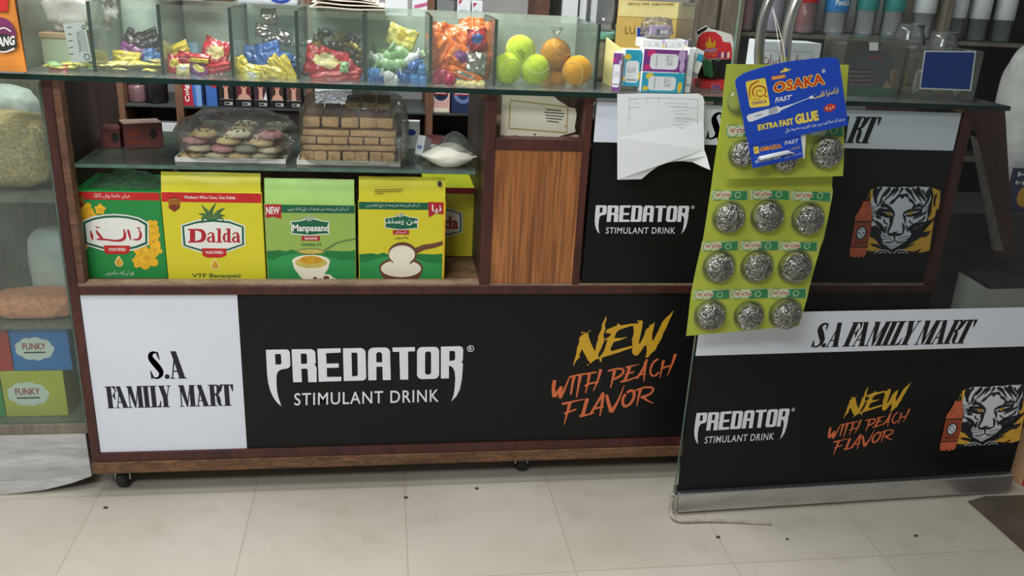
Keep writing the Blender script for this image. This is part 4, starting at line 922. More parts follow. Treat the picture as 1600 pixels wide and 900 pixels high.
def bag(name, label, cat, c, sx, sy, sz, m, film=None, group=None, tie=False, **k):
    t = thing(name, label, cat, c, 0, group)
    b = MB(); pillow(b, c, sx, sy, sz, m, **k); obj('contents' if film else 'bag_body', b, t)
    if film:
        b = MB(); pillow(b, (c[0], c[1], c[2] - 0.0005), sx * 1.05, sy * 1.05, sz * 1.10 + 0.004, film, seed=3.3, jit=0.1, fr_=5); obj('clear_bag', b, t)
    return t
bag('grain_bag', 'bag of brown grain on the top shelf of the left case', 'bag', (-0.855, 2.06, 0.735), 0.26, 0.16, 0.165, GRAIN)
bag('sugar_sack', 'small white bag lying behind the grain at the top of the left case', 'bag', (-0.93, 2.24, 0.735), 0.20, 0.13, 0.20, SACKW)
bag('white_bag', 'white printed plastic bag on the middle shelf of the left case', 'bag', (-0.775, 2.12, 0.4395), 0.13, 0.14, 0.185, SACKW, seed=2)
bag('pink_salt_bag', 'clear bag of pink orange salt on the middle shelf of the left case', 'bag', (-0.805, 2.005, 0.4395), 0.185, 0.10, 0.058, SALT, seed=4)
bag('pink_salt_bag', 'second salt bag at the left edge, bulging above the flat one', 'bag', (-0.955, 2.02, 0.4395), 0.11, 0.12, 0.10, SALT, seed=6)
FY = 1.965; FFK = Frame((0, FY, 0))
B_BLUE = mat('carton_blue', S(44, 118, 196), 0.45, var=0.08); B_RED = mat('carton_red', S(196, 44, 40), 0.45, var=0.08); B_YEL = mat('carton_dull_yellow', S(204, 196, 70), 0.45, var=0.08); B_GRN = mat('carton_leaf_green', S(40, 150, 70), 0.45, var=0.08)
def snackbox(label, px0, px1, z0, z1, m, text=True):
    x0, x1 = px0, px1
    t = thing('snack_carton', label, 'carton', ((x0 + x1) / 2, FY + .08, z0), 0, 'snack cartons in the left case')
    b = MB(); b.box(x0, x1, FY, FY + 0.16, z0, z1, m, 0.002); obj('box_body', b, t)
    if text:
        pr = Print(); cx, cz = x0 + (x1 - x0) * .40, z0 + (z1 - z0) * .50; w_, h_ = (x1 - x0), (z1 - z0)
        for k in range(9):
            a = 2 * pi * k / 9; pr.ell(cx + .21 * w_ * cos(a), cz + .15 * h_ * sin(a), .13 * w_, .12 * h_, P_WHT, 1, n=12)
        pr.ell(cx, cz, .24 * w_, .17 * h_, P_WHT, 1); pr.tbox('FUNKY', cx - .20 * w_, cz - .02 * h_, cx + .20 * w_, cz + .13 * h_, P_CRIM, 2, 0.03); pr.rect(cx - .19 * w_, cz - .1 * h_, cx + .18 * w_, cz - .065 * h_, P_DARK, 2)
        b = MB(); b.prints(pr, FFK); obj('printed_front', b, t)
def fx(px, py): return FFK.uv(px, py)[0]
snackbox('blue snack carton with a white cloud logo on the lower shelf of the left case', fx(17, 545), fx(109, 545), 0.312, 0.424, B_BLUE)
snackbox('red snack carton cut by the left edge beside the blue one', fx(17, 545) - 0.152, fx(17, 545) - 0.002, 0.312, 0.424, B_RED)
snackbox('yellow snack carton with a white cloud logo, under the blue one', fx(6, 625), fx(104, 625), 0.1905, 0.311, B_YEL)
snackbox('green snack carton cut by the left edge beside the yellow one', fx(6, 625) - 0.152, fx(6, 625) - 0.002, 0.1905, 0.311, B_GRN)

# ------------------------------------------------------------------ drink mix sachet hanging at the left edge
S_ORG = mat('sachet_orange', S(238, 150, 66), 0.35, var=0.3, scale=14); S_PUR = mat('sachet_purple', S(122, 52, 96), 0.4, var=0.2); S_RED = mat('sachet_red', S(206, 42, 44), 0.4)
t = thing('drink_sachet', 'orange drink mix sachet with a red corner and a white lettered purple badge', 'sachet', (-0.80, 1.845, 1.02))
FSa = Frame((0, 1.845, 0)); su = lambda x, y: FSa.uv(x * .18892, y * .18892)
x1 = su(205, 590)[0]; xa = x1 - 0.15; z0 = su(205, 600)[1]; z1 = z0 + 0.20
b = MB()
def fsach(s, v, sg): 
    e = 4 * s * (1 - s) * min(1, 3 * v, 3 * (1 - v)); return Vector((xa + (x1 - xa) * s - 0.006 * v, 1.8555 + sg * (0.0015 + 0.0075 * max(e, 0) ** .6), z0 + (z1 - z0) * v))
b.grid(lambda s, v: fsach(s, v, -1), 12, 14, S_ORG); b.grid(lambda s, v: fsach(1 - s, v, 1), 12, 14, S_ORG); obj('sachet_body', b, t)
pr = Print(); uell(pr, su, 20, 260, 110, 120, S_PUR, 1); uell(pr, su, 30, 350, 110, 75, P_DARK, 2); utext(pr, su, 'TANG', -58, 315, 122, 395, P_WHT, 3, 0.04, 22)
upoly(pr, su, [(-150, 100), (60, 95), (70, -60), (-150, -60)], S_RED, 2); ustroke(pr, su, [(-40, 260), (30, 230), (90, 260)], 8, 14, P_WHT, 2); ustroke(pr, su, [(-40, 420), (40, 430), (120, 400)], 10, 16, P_WHT, 2)
b = MB(); b.prints(pr, Frame((0, 1.845, 0)), n0=0.0002); obj('printed_front', b, t)
# ------------------------------------------------------------------ candy case on the glass top
ZT = 1.0097                                         # upper face of the glass top
CY0, CY1 = 1.928, 2.150
DYC = -0.034
case = thing('candy_case', 'long glass candy case of eight compartments standing on the counter top', 'candy case', (-0.14, 2.06, ZT))
ctop = W(935, 38, CY0).z
edges_px = [(38, 109), (148, 113), (255, 117), (364, 121), (466, 125), (570, 130), (672, 134), (772, 137), (929, 142)]
EX = [W(x, y, CY0).x for x, y in edges_px]
b = MB(); b.box(EX[0], EX[-1], CY0, CY0 + .004, ZT, ctop, CLEAR, edge=GEDGEL, thin=1); obj('front_pane', b, case)
b = MB(); b.box(EX[0], EX[-1], CY1, CY1 + .004, ZT, ctop + .004, DUSTY, edge=GEDGEL, thin=1); obj('back_pane', b, case)
SIDEG = glass('divider_pane', (0.90, 0.96, 0.93), 0.12, (0.66, 0.73, 0.67), gain=0.7)
for i, x in enumerate(EX):
    b = MB(); b.box(x - .0036, x + .0036, CY0 + .0045, CY1 - .0005, ZT, ctop, SIDEG, edge=GEDGE, thin=0); obj('divider', b, case)
DUSTB = mat('crumb_dust', S(150, 150, 136), 0.9, var=0.3, scale=50)

def cmat(name, c, rough=0.24, var=0.32): return mat(name, c, rough, 0.0, var, 90, bump=0.7, bscale=70)
K_RED = cmat('wrapper_red', S(178, 34, 42)); K_YEL = cmat('wrapper_yellow', S(212, 188, 62)); K_LEM = cmat('wrapper_lemon', S(226, 214, 110)); K_BLU = cmat('wrapper_blue', S(44, 92, 164)); K_LBL = cmat('wrapper_light_blue', S(84, 146, 214))
K_GRN = cmat('wrapper_mint', S(168, 206, 150)); K_WHT = cmat('wrapper_white', S(214, 216, 214)); K_ORG = cmat('wrapper_orange', S(232, 122, 48)); K_PUR = cmat('wrapper_purple', S(128, 62, 128)); K_DRK = cmat('wrapper_dark', S(50, 44, 46))
K_PNK = cmat('wrapper_pink', S(196, 48, 92)); K_GLD = mat('wrapper_gold', S(176, 152, 84), 0.25, 0.6, 0.3, 90, 0.4, 120); K_SIL = mat('wrapper_silver', S(190, 186, 176), 0.2, 0.8, 0.3, 60, 0.5, 90); K_CRM = cmat('wrapper_cream', S(222, 206, 140)); K_STB = cmat('wrapper_steel_blue', S(76, 120, 180))
_PM = {}
def packet_mesh(w, h, t, m, accent=None, seed=0):
    key = ('p', w, h, t, m.name, accent.name if accent else '', seed)
    if key in _PM: return _PM[key]
    b = MB(); nx, ny = 15, 15
    def fn(s, v, sg):
        x = (s - .5) * w; z = (v - .5) * h
        e = min(1, 5 * v, 5 * (1 - v)) if True else 1
        bul = (max(0.0, 4 * s * (1 - s)) ** .5) * (max(0, e) ** .8) * (.75 + .25 * sin(pi * v))
        wr = noise.noise(Vector((s * 4 + seed * 5.1, v * 4, seed))); w2 = noise.noise(Vector((s * 9 + seed * 3.1, v * 7, seed + 4.0 * (sg > 0))))
        return Vector((x + .04 * w * wr, sg * t / 2 * bul + .5 * t * wr + .42 * t * (abs(w2) - .2) * (bul > .05), z + .03 * h * sin(s * 7 + seed) + .015 * h * ((int(s * 15) % 2) * 2 - 1) * (v < .01 or v > .99)))
    b.grid(lambda s, v: fn(s, v, -1), nx, ny, m); b.grid(lambda s, v: fn(1 - s, v, 1), nx, ny, m)
    bmesh.ops.remove_doubles(b.bm, verts=b.bm.verts, dist=1e-5)
    if accent:
        for f in b.bm.faces:
            c = f.calc_center_median()
            if c.y < 0 and (c.x / (w * .30)) ** 2 + ((c.z - .04 * h) / (h * .24)) ** 2 < 1: f.material_index = b.mi(accent)
    me = b.mesh('candy_packet'); _PM[key] = me; return me
def twist_mesh(r, l, m, seed=0):
    key = ('t', r, l, m.name, seed)
    if key in _PM: return _PM[key]
    b = MB(); prof = []
    for s in range(15):
        x = -1 + 2 * s / 14; a = abs(x)
        rr = r * (1 - (a / .62) ** 4) ** .5 if a < .58 else r * (.22 + (a - .58) * 1.9)
        prof.append((max(rr, r * .18), x * l / 2))
    n = 10; rings = []
    for (rr, x) in prof:
        a = abs(x) / (l / 2)
        rings.append([b.bm.verts.new((x, rr * cos(q * 2 * pi / n) * (1 if a < .6 else .35 + .1 * (q % 2)), rr * sin(q * 2 * pi / n) * (1 + .12 * noise.noise(Vector((x * 90, q, seed)))))) for q in range(n)])
    mi = b.mi(m)
    for i in range(len(rings) - 1):
        for q in range(n):
            f = b.bm.faces.new((rings[i][q], rings[i + 1][q], rings[i + 1][(q + 1) % n], rings[i][(q + 1) % n])); f.material_index = mi; f.smooth = True
    b.bm.faces.new(rings[0]).material_index = mi; b.bm.faces.new(rings[-1][::-1]).material_index = mi
    me = b.mesh('wrapped_candy'); _PM[key] = me; return me
def inst(name, me, mtx, label, cat, group=None):
    o = bpy.data.objects.new(name, me); COL.objects.link(o); o.matrix_basis = mtx; return tag(o, label, cat, group)
def face(px, py, y, roll=0.0, tilt=0.0, yaw=0.0, sc=1.16):
    return Matrix.Translation(W(px, py + 2, y + DYC)) @ Matrix.Rotation(radians(yaw), 4, 'Z') @ Matrix.Rotation(radians(tilt), 4, 'X') @ Matrix.Rotation(radians(roll), 4, 'Y') @ Matrix.Scale(sc, 4)
def heap(i, n, meshes, zmax, y0, y1, label, group, name, foot=.022, thick=.010, tilt=25, z0=None, xa=0.0, xb=0.0, cat='candy', face_up=True):
    """loose candies dropped one by one onto a growing heap inside compartment i"""
    x0, x1 = EX[i] + .016 + xa, EX[i + 1] - .016 - xb; H = {}
    cs = .011; y0 += DYC; y1 += DYC
    for k in range(n):
        best = None
        for t in range(6):
            x, y = rnd.uniform(x0, x1), rnd.uniform(y0, y1)
            cells = [(int((x + dx * foot * .4) / cs), int((y + dy * foot * .4) / cs)) for dx in (-1, 0, 1) for dy in (-1, 0, 1)]
            h = max(H.get(c, z0 or ZT + .001) for c in cells)
            if best is None or h < best[0]: best = (h, x, y, cells)
        h, x, y, cells = best
        if h > zmax: continue
        for c in cells: H[c] = h + thick
        me = meshes[k % len(meshes)]
        m = Matrix.Translation((x, y, h + thick / 2 + .0015)) @ Matrix.Rotation(rnd.uniform(-pi, pi), 4, 'Z') @ Matrix.Rotation(radians(rnd.uniform(-tilt, tilt)), 4, 'Y') @ Matrix.Rotation(radians(rnd.uniform(-tilt, tilt) + (90 if face_up else 0)), 4, 'X')
        inst(name, me, m, label, cat, group)
# compartment 1: white bag, small boxes and a white card
CARD = mat('white_card', S(222, 224, 224), 0.5, var=0.04)
x0, x1 = EX[0] + .008, EX[1] - .008
b = MB(); pillow(b, (x0 + .075, 2.055, ZT + .072), .125, .10, .085, SACKW, seed=9, jit=.25, fr_=4); single('plastic_bag', b, 'crumpled white plastic bag on the boxes in the first candy compartment', 'bag')
t = thing('small_carton', 'pale green carton with a tan lid in the first candy compartment', 'carton', (x0 + .06, 2.045, ZT))
PALEG = mat('carton_pale_green', S(186, 198, 178), 0.6, var=0.08); TAN = mat('carton_tan', S(176, 146, 112), 0.6)
b = MB(); b.box(x0 + .006, x0 + .095, 2.0, 2.09, ZT + .0005, ZT + .058, PALEG, .002); obj('box_body', b, t)
b = MB(); b.box(x0 + .003, x0 + .098, 1.997, 2.093, ZT + .0585, ZT + .070, TAN, .002); obj('box_lid', b, t)
b = MB(); pts = [W(98, 37, 1.938), W(132, 34, 1.938), W(144, 95, 1.938), W(112, 98, 1.938)]; b.prism([p for p in pts[::-1]], (0, .001, 0), CARD); cd = single('printed_card', b, 'white printed card leaning inside the first candy compartment', 'card')
fr9 = Frame((0, 1.938, 0)); pr = Print(); zq = Zm((0, 0, 300, 170), 1588.0); uu = lambda x, y: fr9.uv(*zq(x, y))
for k in range(5): ustroke(pr, uu, [(555 + k * 5, 230 + k * 55), (590 + k * 5, 226 + k * 55)], 8, 8, P_DARK, 1, n=1)
pr.text('~8', [uu(645, 265), uu(680, 430), uu(655, 436), uu(630, 268)][0:4], P_DARK, 1)
for k in range(3): ustroke(pr, uu, [(650 + 18 * k, 250), (690 + 18 * k, 430)], 4, 4, P_DARK, 1, n=1)
uell(pr, uu, 720, 470, 26, 28, P_DARK, 1, hole=.7); uell(pr, uu, 690, 225, 16, 20, P_DARK, 1, hole=.6)
pr.items = [it for it in pr.items]; b = MB(); b.prints(pr, fr9); obj('printing', b, cd)
inst('candy_packet', packet_mesh(.034, .020, .007, K_PNK), face(92, 106, 1.99, 8, -40), 'pink candy packet lying low in the first compartment', 'candy')
heap(0, 7, [packet_mesh(.04, .025, .006, K_LEM, None, 1), packet_mesh(.035, .022, .006, K_GRN, None, 2)], ZT + .014, 1.985, 2.02, 'pale flat candy packet on the floor of the first compartment', 'pale packets in the first compartment', 'candy_packet', .03, .005, 6)
# compartment 2
G2 = 'cream candy packets in the second compartment'
heap(1, 16, [packet_mesh(.045, .028, .005, K_CRM, None, s) for s in range(3)] + [packet_mesh(.045, .03, .005, K_LEM, K_WHT, 3)], ZT + .022, 1.99, 2.05, 'flat cream candy packet on the floor of the second compartment', G2, 'candy_packet', .032, .0045, 7)
inst('candy_packet', packet_mesh(.050, .024, .008, K_YEL, K_LEM), face(198, 88, 2.055, 3, -12), 'yellow and white candy packet standing upright in the second compartment', 'candy')
inst('candy_packet', packet_mesh(.020, .036, .008, K_YEL), face(160, 94, 2.045, -3, -10), 'narrow yellow candy packet against the left wall of the second compartment', 'candy')
for k, (px, py, m, r) in enumerate(((205, 82, K_PUR, 20), (222, 86, K_STB, -12), (238, 88, K_STB, 30), (212, 62, K_DRK, 25), (230, 60, K_DRK, -20), (242, 66, K_DRK, 10))):
    inst('candy_packet', packet_mesh(.045, .036, .010, m, None, k % 3), face(px, py, 2.085 + .012 * (k // 3) + .004 * (k % 3), r, -15), 'dark candy pouch heaped at the back of the second compartment' if m is K_DRK else 'slate blue or purple candy packet at the back of the second compartment', 'candy', 'dark pouches in the second compartment' if m is K_DRK else 'blue packets in the second compartment')
# compartment 3
heap(2, 16, [packet_mesh(.042, .030, .008, K_RED, None, s) for s in range(3)] + [packet_mesh(.04, .03, .007, K_RED, K_YEL, 5)], ZT + .055, 2.00, 2.12, 'red candy packet in the heap of the third compartment', 'red packets in the third compartment', 'candy_packet', .034, .008, 22)
for px, py, y, m, a, w_, h_, r, lb in ((274, 78, 2.05, K_YEL, None, .052, .026, -25, 'yellow packet on top of the red heap in the third compartment'), (273, 98, 1.99, K_RED, K_YEL, .026, .034, 0, 'upright red packet with a yellow spot in the third compartment'), (337, 82, 2.04, K_RED, K_CRM, .050, .054, 15, 'large red pouch at the right of the third compartment'),
        (303, 90, 1.995, K_RED, None, .060, .022, 5, 'long red packet across the middle of the third compartment'), (311, 93, 1.985, K_YEL, None, .034, .009, 3, 'small yellow wrapper on the red packets of the third compartment'), (311, 106, 1.982, K_PUR, K_LEM, .036, .024, 30, 'purple and white packet at the front of the third compartment'), (286, 106, 1.976, K_CRM, K_WHT, .024, .020, 0, 'cream candy at the front left of the third compartment'), (338, 104, 1.985, K_RED, None, .056, .018, -12, 'red packet lying along the front right of the third compartment')):
    inst('candy_packet', packet_mesh(w_, h_, .009, m, a, 1), face(px, py, y, r, -18), lb, 'candy')
# compartment 4
heap(3, 14, [packet_mesh(.045, .030, .008, K_STB, None, s) for s in range(3)], ZT + .045, 2.06, 2.14, 'blue candy packet at the back of the fourth compartment', 'blue packets in the fourth compartment', 'candy_packet', .034, .009, 22)
for k, (px, py, r) in enumerate(((398, 86, 10), (420, 78, -18), (436, 90, 25), (412, 92, 40))):
    inst('candy_packet', packet_mesh(.045, .036, .010, K_BLU if k % 2 else K_STB, None, k), face(px, py, 2.065 - .004 * k, r, -22), 'blue candy packet at the back of the fourth compartment', 'candy', 'blue packets in the fourth compartment')
for k, (px, py, r, w_, h_) in enumerate(((378, 106, 62, .046, .030), (396, 109, 8, .050, .026), (420, 110, -14, .046, .028), (440, 106, 48, .058, .022), (450, 107, 62, .056, .020), (432, 112, 20, .040, .022))):
    inst('candy_packet', packet_mesh(w_, h_, .008, K_YEL, None, k % 4), face(px, py, 1.998 - .0045 * k, r, -16), 'yellow candy packet along the front of the fourth compartment', 'candy', 'yellow packets in the fourth compartment')
inst('candy_packet', packet_mesh(.030, .020, .007, K_LEM, K_WHT, 2), face(394, 116, 1.973, 15, -10), 'pale candy with dark print before the yellow packets of the fourth compartment', 'candy')
for k, (px, py, w_, h_) in enumerate(((420, 24, .030, .030), (412, 46, .032, .026), (424, 62, .034, .026), (444, 58, .030, .028))):
    inst('foil_strip', packet_mesh(w_, h_, .006, K_SIL, None, k), face(px, py, 2.12, -4 + 9 * k, -4), 'silver foil packet in the strip behind the blue candy of the fourth compartment', 'candy', 'silver strip in the fourth compartment')
# compartment 5
G5 = 'foil toffees in the fifth compartment'
heap(4, 64, [twist_mesh(.0085, .036, K_GLD, 1), twist_mesh(.0085, .036, K_SIL, 2), twist_mesh(.009, .036, K_DRK, 3), twist_mesh(.0085, .034, K_GLD, 4)], ZT + .09, 2.02, 2.14, 'gold, silver or dark foil toffee in the heap of the fifth compartment', G5, 'wrapped_candy', .024, .014, 30, face_up=False)
for k, (px, py, y, m, a, w_, h_, r, lb) in enumerate(((510, 96, 2.004, K_RED, K_CRM, .080, .056, 12, 'big red pouch with a cream patch in the fifth compartment'), (525, 118, 1.984, K_RED, None, .095, .022, -6, 'red packet along the front floor of the fifth compartment'), (548, 108, 1.992, K_RED, None, .048, .030, 42, 'red packet slanting at the right of the fifth compartment'), (538, 103, 1.978, K_GRN, K_GRN, .016, .020, 5, 'small green wrapper on the red pouch of the fifth compartment'))):
    inst('candy_packet', packet_mesh(w_, h_, .010, m, a, k), face(px, py, y, r, -16), lb, 'candy')
# compartment 6
heap(5, 34, [twist_mesh(.010, .046, K_GRN, 1), twist_mesh(.010, .044, K_GRN, 2), twist_mesh(.010, .044, K_WHT, 2), packet_mesh(.05, .03, .008, K_GRN, None, 1)], ZT + .088, 2.01, 2.14, 'pale green wrapped candy in the heap of the sixth compartment', 'green candies in the sixth compartment', 'wrapped_candy', .028, .013, 30, face_up=False)
for k, (px, py, r) in enumerate(((596, 92, 20), (612, 84, -15), (628, 82, 35), (640, 92, -30), (608, 98, 5), (626, 98, -10))):
    inst('wrapped_candy', twist_mesh(.012, .052, K_GRN if k % 3 else K_WHT, k % 3), face(px, py, 2.012 - .002 * k, r, 0, 15), 'pale green wrapped candy in the heap of the sixth compartment', 'candy', 'green candies in the sixth compartment')
inst('candy_packet', packet_mesh(.058, .040, .010, K_LEM, K_YEL, 2), face(628, 56, 2.09, 20, -12), 'lemon yellow packet on top of the green candies in the sixth compartment', 'candy')
for k, (px, py, m, r) in enumerate(((584, 112, K_LBL, 10), (592, 122, K_BLU, -8), (580, 123, K_LBL, 30), (634, 120, K_BLU, 15), (646, 104, K_BLU, -40), (658, 108, K_LBL, 80), (648, 122, K_LBL, 75), (660, 124, K_LBL, 85), (622, 124, K_BLU, 20))):
    inst('wrapped_candy', twist_mesh(.0105, .036, m, k % 3), face(px, py, 1.984 + .003 * (k % 3), r, 0, 20), 'blue wrapped candy along the front of the sixth compartment', 'candy', 'blue candies in the sixth compartment')
for k, (px, py, r) in enumerate(((608, 117, 25), (615, 123, -20))):
    inst('wrapped_candy', twist_mesh(.0095, .034, K_WHT, k), face(px, py, 1.976 + .004 * k, r, 0, 10), 'white candy between the blue ones in the sixth compartment', 'candy', 'white candies in the sixth compartment')
# compartment 7
for k, (px, py, y, w_, h_, r, a) in enumerate(((690, 64, 2.10, .050, .070, 10, None), (725, 54, 2.09, .080, .050, -14, None), (752, 62, 2.08, .050, .080, 8, None), (708, 72, 2.05, .060, .050, -30, K_PUR), (744, 72, 2.03, .062, .072, -20, K_PUR), (692, 84, 2.02, .034, .070, 18, None), (720, 88, 2.005, .050, .044, 34, K_PUR), (738, 100, 2.02, .070, .050, 5, None))):
    inst('sweet_sachet', packet_mesh(w_, h_, .014, K_ORG, a, k), face(px, py, y, r, -12), 'orange sachet with a purple mark in the seventh compartment' if a else 'plain orange sachet in the seventh compartment', 'sachet', 'orange marked sachets' if a else 'orange plain sachets')
for k, (px, py, y, w_, h_, r) in enumerate(((682, 76, 2.07, .034, .064, -8), (704, 56, 2.11, .052, .046, 22), (738, 46, 2.105, .050, .050, -6), (758, 84, 2.05, .034, .070, -12), (712, 98, 2.03, .040, .046, -40), (700, 104, 2.015, .036, .036, 12))):
    inst('sweet_sachet', packet_mesh(w_, h_, .012, K_ORG, None, k + 9), face(px, py, y, r, -12), 'plain orange sachet in the seventh compartment', 'sachet', 'orange plain sachets')
inst('sweet_sachet', packet_mesh(.036, .040, .009, K_RED, K_BLU, 1), face(746, 60, 2.012, -10, -10), 'red and blue badge shaped wrapper on the orange sachets', 'sachet')
inst('sweet_sachet', packet_mesh(.040, .044, .009, K_SIL, None, 3), face(744, 98, 1.996, 4, -14), 'silver backed sachet at the front of the seventh compartment', 'sachet')
inst('sweet_sachet', packet_mesh(.066, .016, .008, K_ORG, K_SIL, 2), face(728, 116, 1.985, 20, -14), 'narrow orange sachet slanting down at the front of the seventh compartment', 'sachet')
for k, (px, py) in enumerate(((684, 120), (694, 116), (702, 123))): inst('wrapped_candy', twist_mesh(.012, .036, K_PNK, k), face(px, py, 1.988 - .006 * k, 20 * k, 0, 15), 'pink wrapped candy in the left corner of the seventh compartment', 'candy', 'pink candies in the seventh compartment')
for k, (px, py) in enumerate(((716, 128), (728, 129), (744, 128))): inst('candy_packet', packet_mesh(.034, .016, .007, K_CRM, None, k), face(px, py, 1.978, 8 * k - 5, -50), 'cream wrapper on the floor of the seventh compartment', 'candy', 'cream wrappers in the seventh compartment')
# compartment 8: tennis balls
def ball_mat(name, c): return mat(name, c, 0.9, var=0.16, scale=120, bump=0.5, bscale=500, spec=0.1)
FELT_Y = ball_mat('yellow_green_felt', S(212, 232, 62)); FELT_O = ball_mat('orange_felt', S(242, 170, 40)); SEAM_Y = mat('pale_seam', S(226, 232, 150), 0.8); SEAM_O = mat('pale_orange_seam', S(246, 204, 120), 0.8)
BR = 0.0340
def tennis_ball(px, py, z, m, sm, label, group, ang, y=None):
    c = W(px, py, CY0 + .0045 + BR + .0005) if y is None else W(px, py, y)
    if y is None: c.z = z
    t = thing('tennis_ball', label, 'ball', (c.x, c.y, c.z - BR), 0, group)
    R_ = Matrix.Rotation(ang[0], 3, 'Z') @ Matrix.Rotation(ang[1], 3, 'X')
    b = MB(); b.ball(c, BR, m, 4); obj('felt_ball', b, t)
    pts = []
    for k in range(49):
        a = 2 * pi * k / 48; A, B = .75, .25
        v = Vector((A * cos(a) + B * cos(3 * a), A * sin(a) - B * sin(3 * a), 2 * (A * B) ** .5 * sin(2 * a))).normalized() * (BR * 1.002)
        pts.append(c + R_ @ v)
    b = MB(); b.tube(pts, .0011, sm, 6, cap=False); obj('seam', b, t)
    return t, c
zb1 = ZT + BR + .0003
tb = [tennis_ball(793, 111, zb1, FELT_Y, SEAM_Y, 'yellow green tennis ball at the lower left of the ball compartment', None, (1.0, .4)), tennis_ball(835, 114, zb1, FELT_Y, SEAM_Y, 'yellow green tennis ball at the lower right beside the orange balls', None, (2.2, 1.2)), tennis_ball(813, 79, 0, FELT_Y, SEAM_Y, 'upper yellow green tennis ball with black print, resting on two others', None, (.6, 2.3), y=1.985),
      tennis_ball(901, 116, zb1, FELT_O, SEAM_O, 'orange tennis ball at the lower right with its seam showing', None, (.2, .5)), tennis_ball(864, 117, ZT + BR, FELT_O, SEAM_O, 'orange tennis ball at the bottom behind the yellow ones', None, (1.2, .3), y=2.03), tennis_ball(868, 84, 0, FELT_O, SEAM_O, 'upper orange tennis ball in knotted clear film', None, (2.6, 1.6), y=1.995)]
pr = Print(); t3, c3 = tb[2]; fb = Frame(c3 + Vector((0, 0, 0)))
for k, (s_, w_) in enumerate((('~7', .016), ('~10', .022))):
    a = -0.85; ca, sa = cos(a), sin(a); oy = -.004 - k * .006
    mp = lambda x, y: (x * ca - y * sa + .002, x * sa + y * ca)
    pr.text(s_, [mp(-w_ / 2, oy), mp(w_ / 2, oy), mp(w_ / 2, oy + .0045), mp(-w_ / 2, oy + .0045)], P_DARK, 1, .02)
b = MB(); b.prints(pr, fb, n0=0.0002, warp=lambda u_, v_: math.sqrt(max(BR * BR - u_ * u_ - v_ * v_, 0)) + .0004); obj('stamp', b, t3)
t6, c6 = tb[5]
THINF = glass('thin_film', (0.98, 0.98, 0.97), 0.02, (0.9, 0.85, 0.7), rough=0.1, gain=0.8, bump=0.6, bscale=60)
b = MB(); b.ball(c6, BR * 1.035, THINF, 4, .03, 4.0, 2.0); b.lathe([(.006, BR * .99), (.004, BR + .006), (.010, BR + .014), (.015, BR + .024)], c6, FILM, 12); obj('clear_film', b, t6)

# papers and packs lying on the case
NEWS = mat('newsprint', S(206, 198, 182), 0.8, var=0.12, scale=40)
nz0 = ctop + .0045
for k in range(5):
    b = MB(); xa, xb = W(488 + 3 * k, 20, 2.07).x, W(602 - 5 * k + (k == 1) * 4, 20, 2.07).x; zz = nz0 + .0055 * k
    def fn(s, v, xa=xa, xb=xb, zz=zz, k=k): return Vector((xa + (xb - xa) * s, 1.985 + .21 * v + .01 * k, zz + .004 * k * (1 - s) + .001 * sin(s * 8 + k)))
    for q in range(2):
        b.grid((lambda s, v: fn(s, v)) if q == 0 else (lambda s, v: fn(1 - s, v) + Vector((0, 0, .0022))), 14, 4, NEWS)
    e = [fn(i / 14, 0) for i in range(15)]
    for i in range(14): b.poly([e[i], e[i + 1], e[i + 1] + Vector((0, 0, .0022)), e[i] + Vector((0, 0, .0022))], NEWS)
    single('newspaper', b, 'folded newspaper in the loose stack lying on the candy case', 'newspaper', 'newspapers on the candy case')
def flatpack(name, label, px0, px1, y, h, m, m2, d=.10, cat='packet'):
    xa, xb = W(px0, 10, y).x, W(px1, 10, y).x
    t = thing(name, label, cat, ((xa + xb) / 2, y + d / 2, nz0)); b = MB(); b.box(xa, xb, y, y + d, nz0, nz0 + h, m, .006); obj('pack_body', b, t)
    pr = Print(); w_ = xb - xa; cx, cz = (xa + xb) / 2, nz0 + h / 2
    if m2 is P_BLUE:
        pr.ell(cx + w_ * .2, cz, w_ * .22, h * .42, m2, 1, hole=.7); pr.ell(cx - w_ * .25, cz + h * .1, w_ * .18, h * .3, m2, 1); pr.tbox('~4', cx + w_ * .08, cz - h * .12, cx + w_ * .33, cz + h * .12, m2, 2)
    else:
        pr.ell(cx - w_ * .2, cz, w_ * .16, h * .3, m2, 1); pr.rect(cx + w_ * .0, cz - h * .2, cx + w_ * .4, cz + h * .2, m2, 1); pr.rect(xa + .01, nz0 + .004, xb - .05, nz0 + .010, P_RED, 1)
    b = MB(); b.prints(pr, Frame((0, y, 0)), n0=.0008); obj('printed_front', b, t)
flatpack('tissue_pack', 'lilac and white soft pack lying on the left of the candy case', 222, 318, 2.04, .045, mat('pack_lilac', S(214, 204, 226), .4), mat('ink_violet', S(120, 96, 176), .45))
flatpack('tissue_pack', 'white soft pack with blue print lying on the middle of the candy case', 372, 466, 2.03, .05, mat('pack_white', S(224, 228, 234), .4), P_BLUE)
b = MB(); xa, xb = W(305, 8, 2.12).x, W(368, 12, 2.12).x
b.box(xa, xb, 2.095, 2.14, nz0, nz0 + .012, BROWNWOOD, .004); single('wooden_stick', b, 'flat brown piece of wood lying between the two soft packs', 'wood')
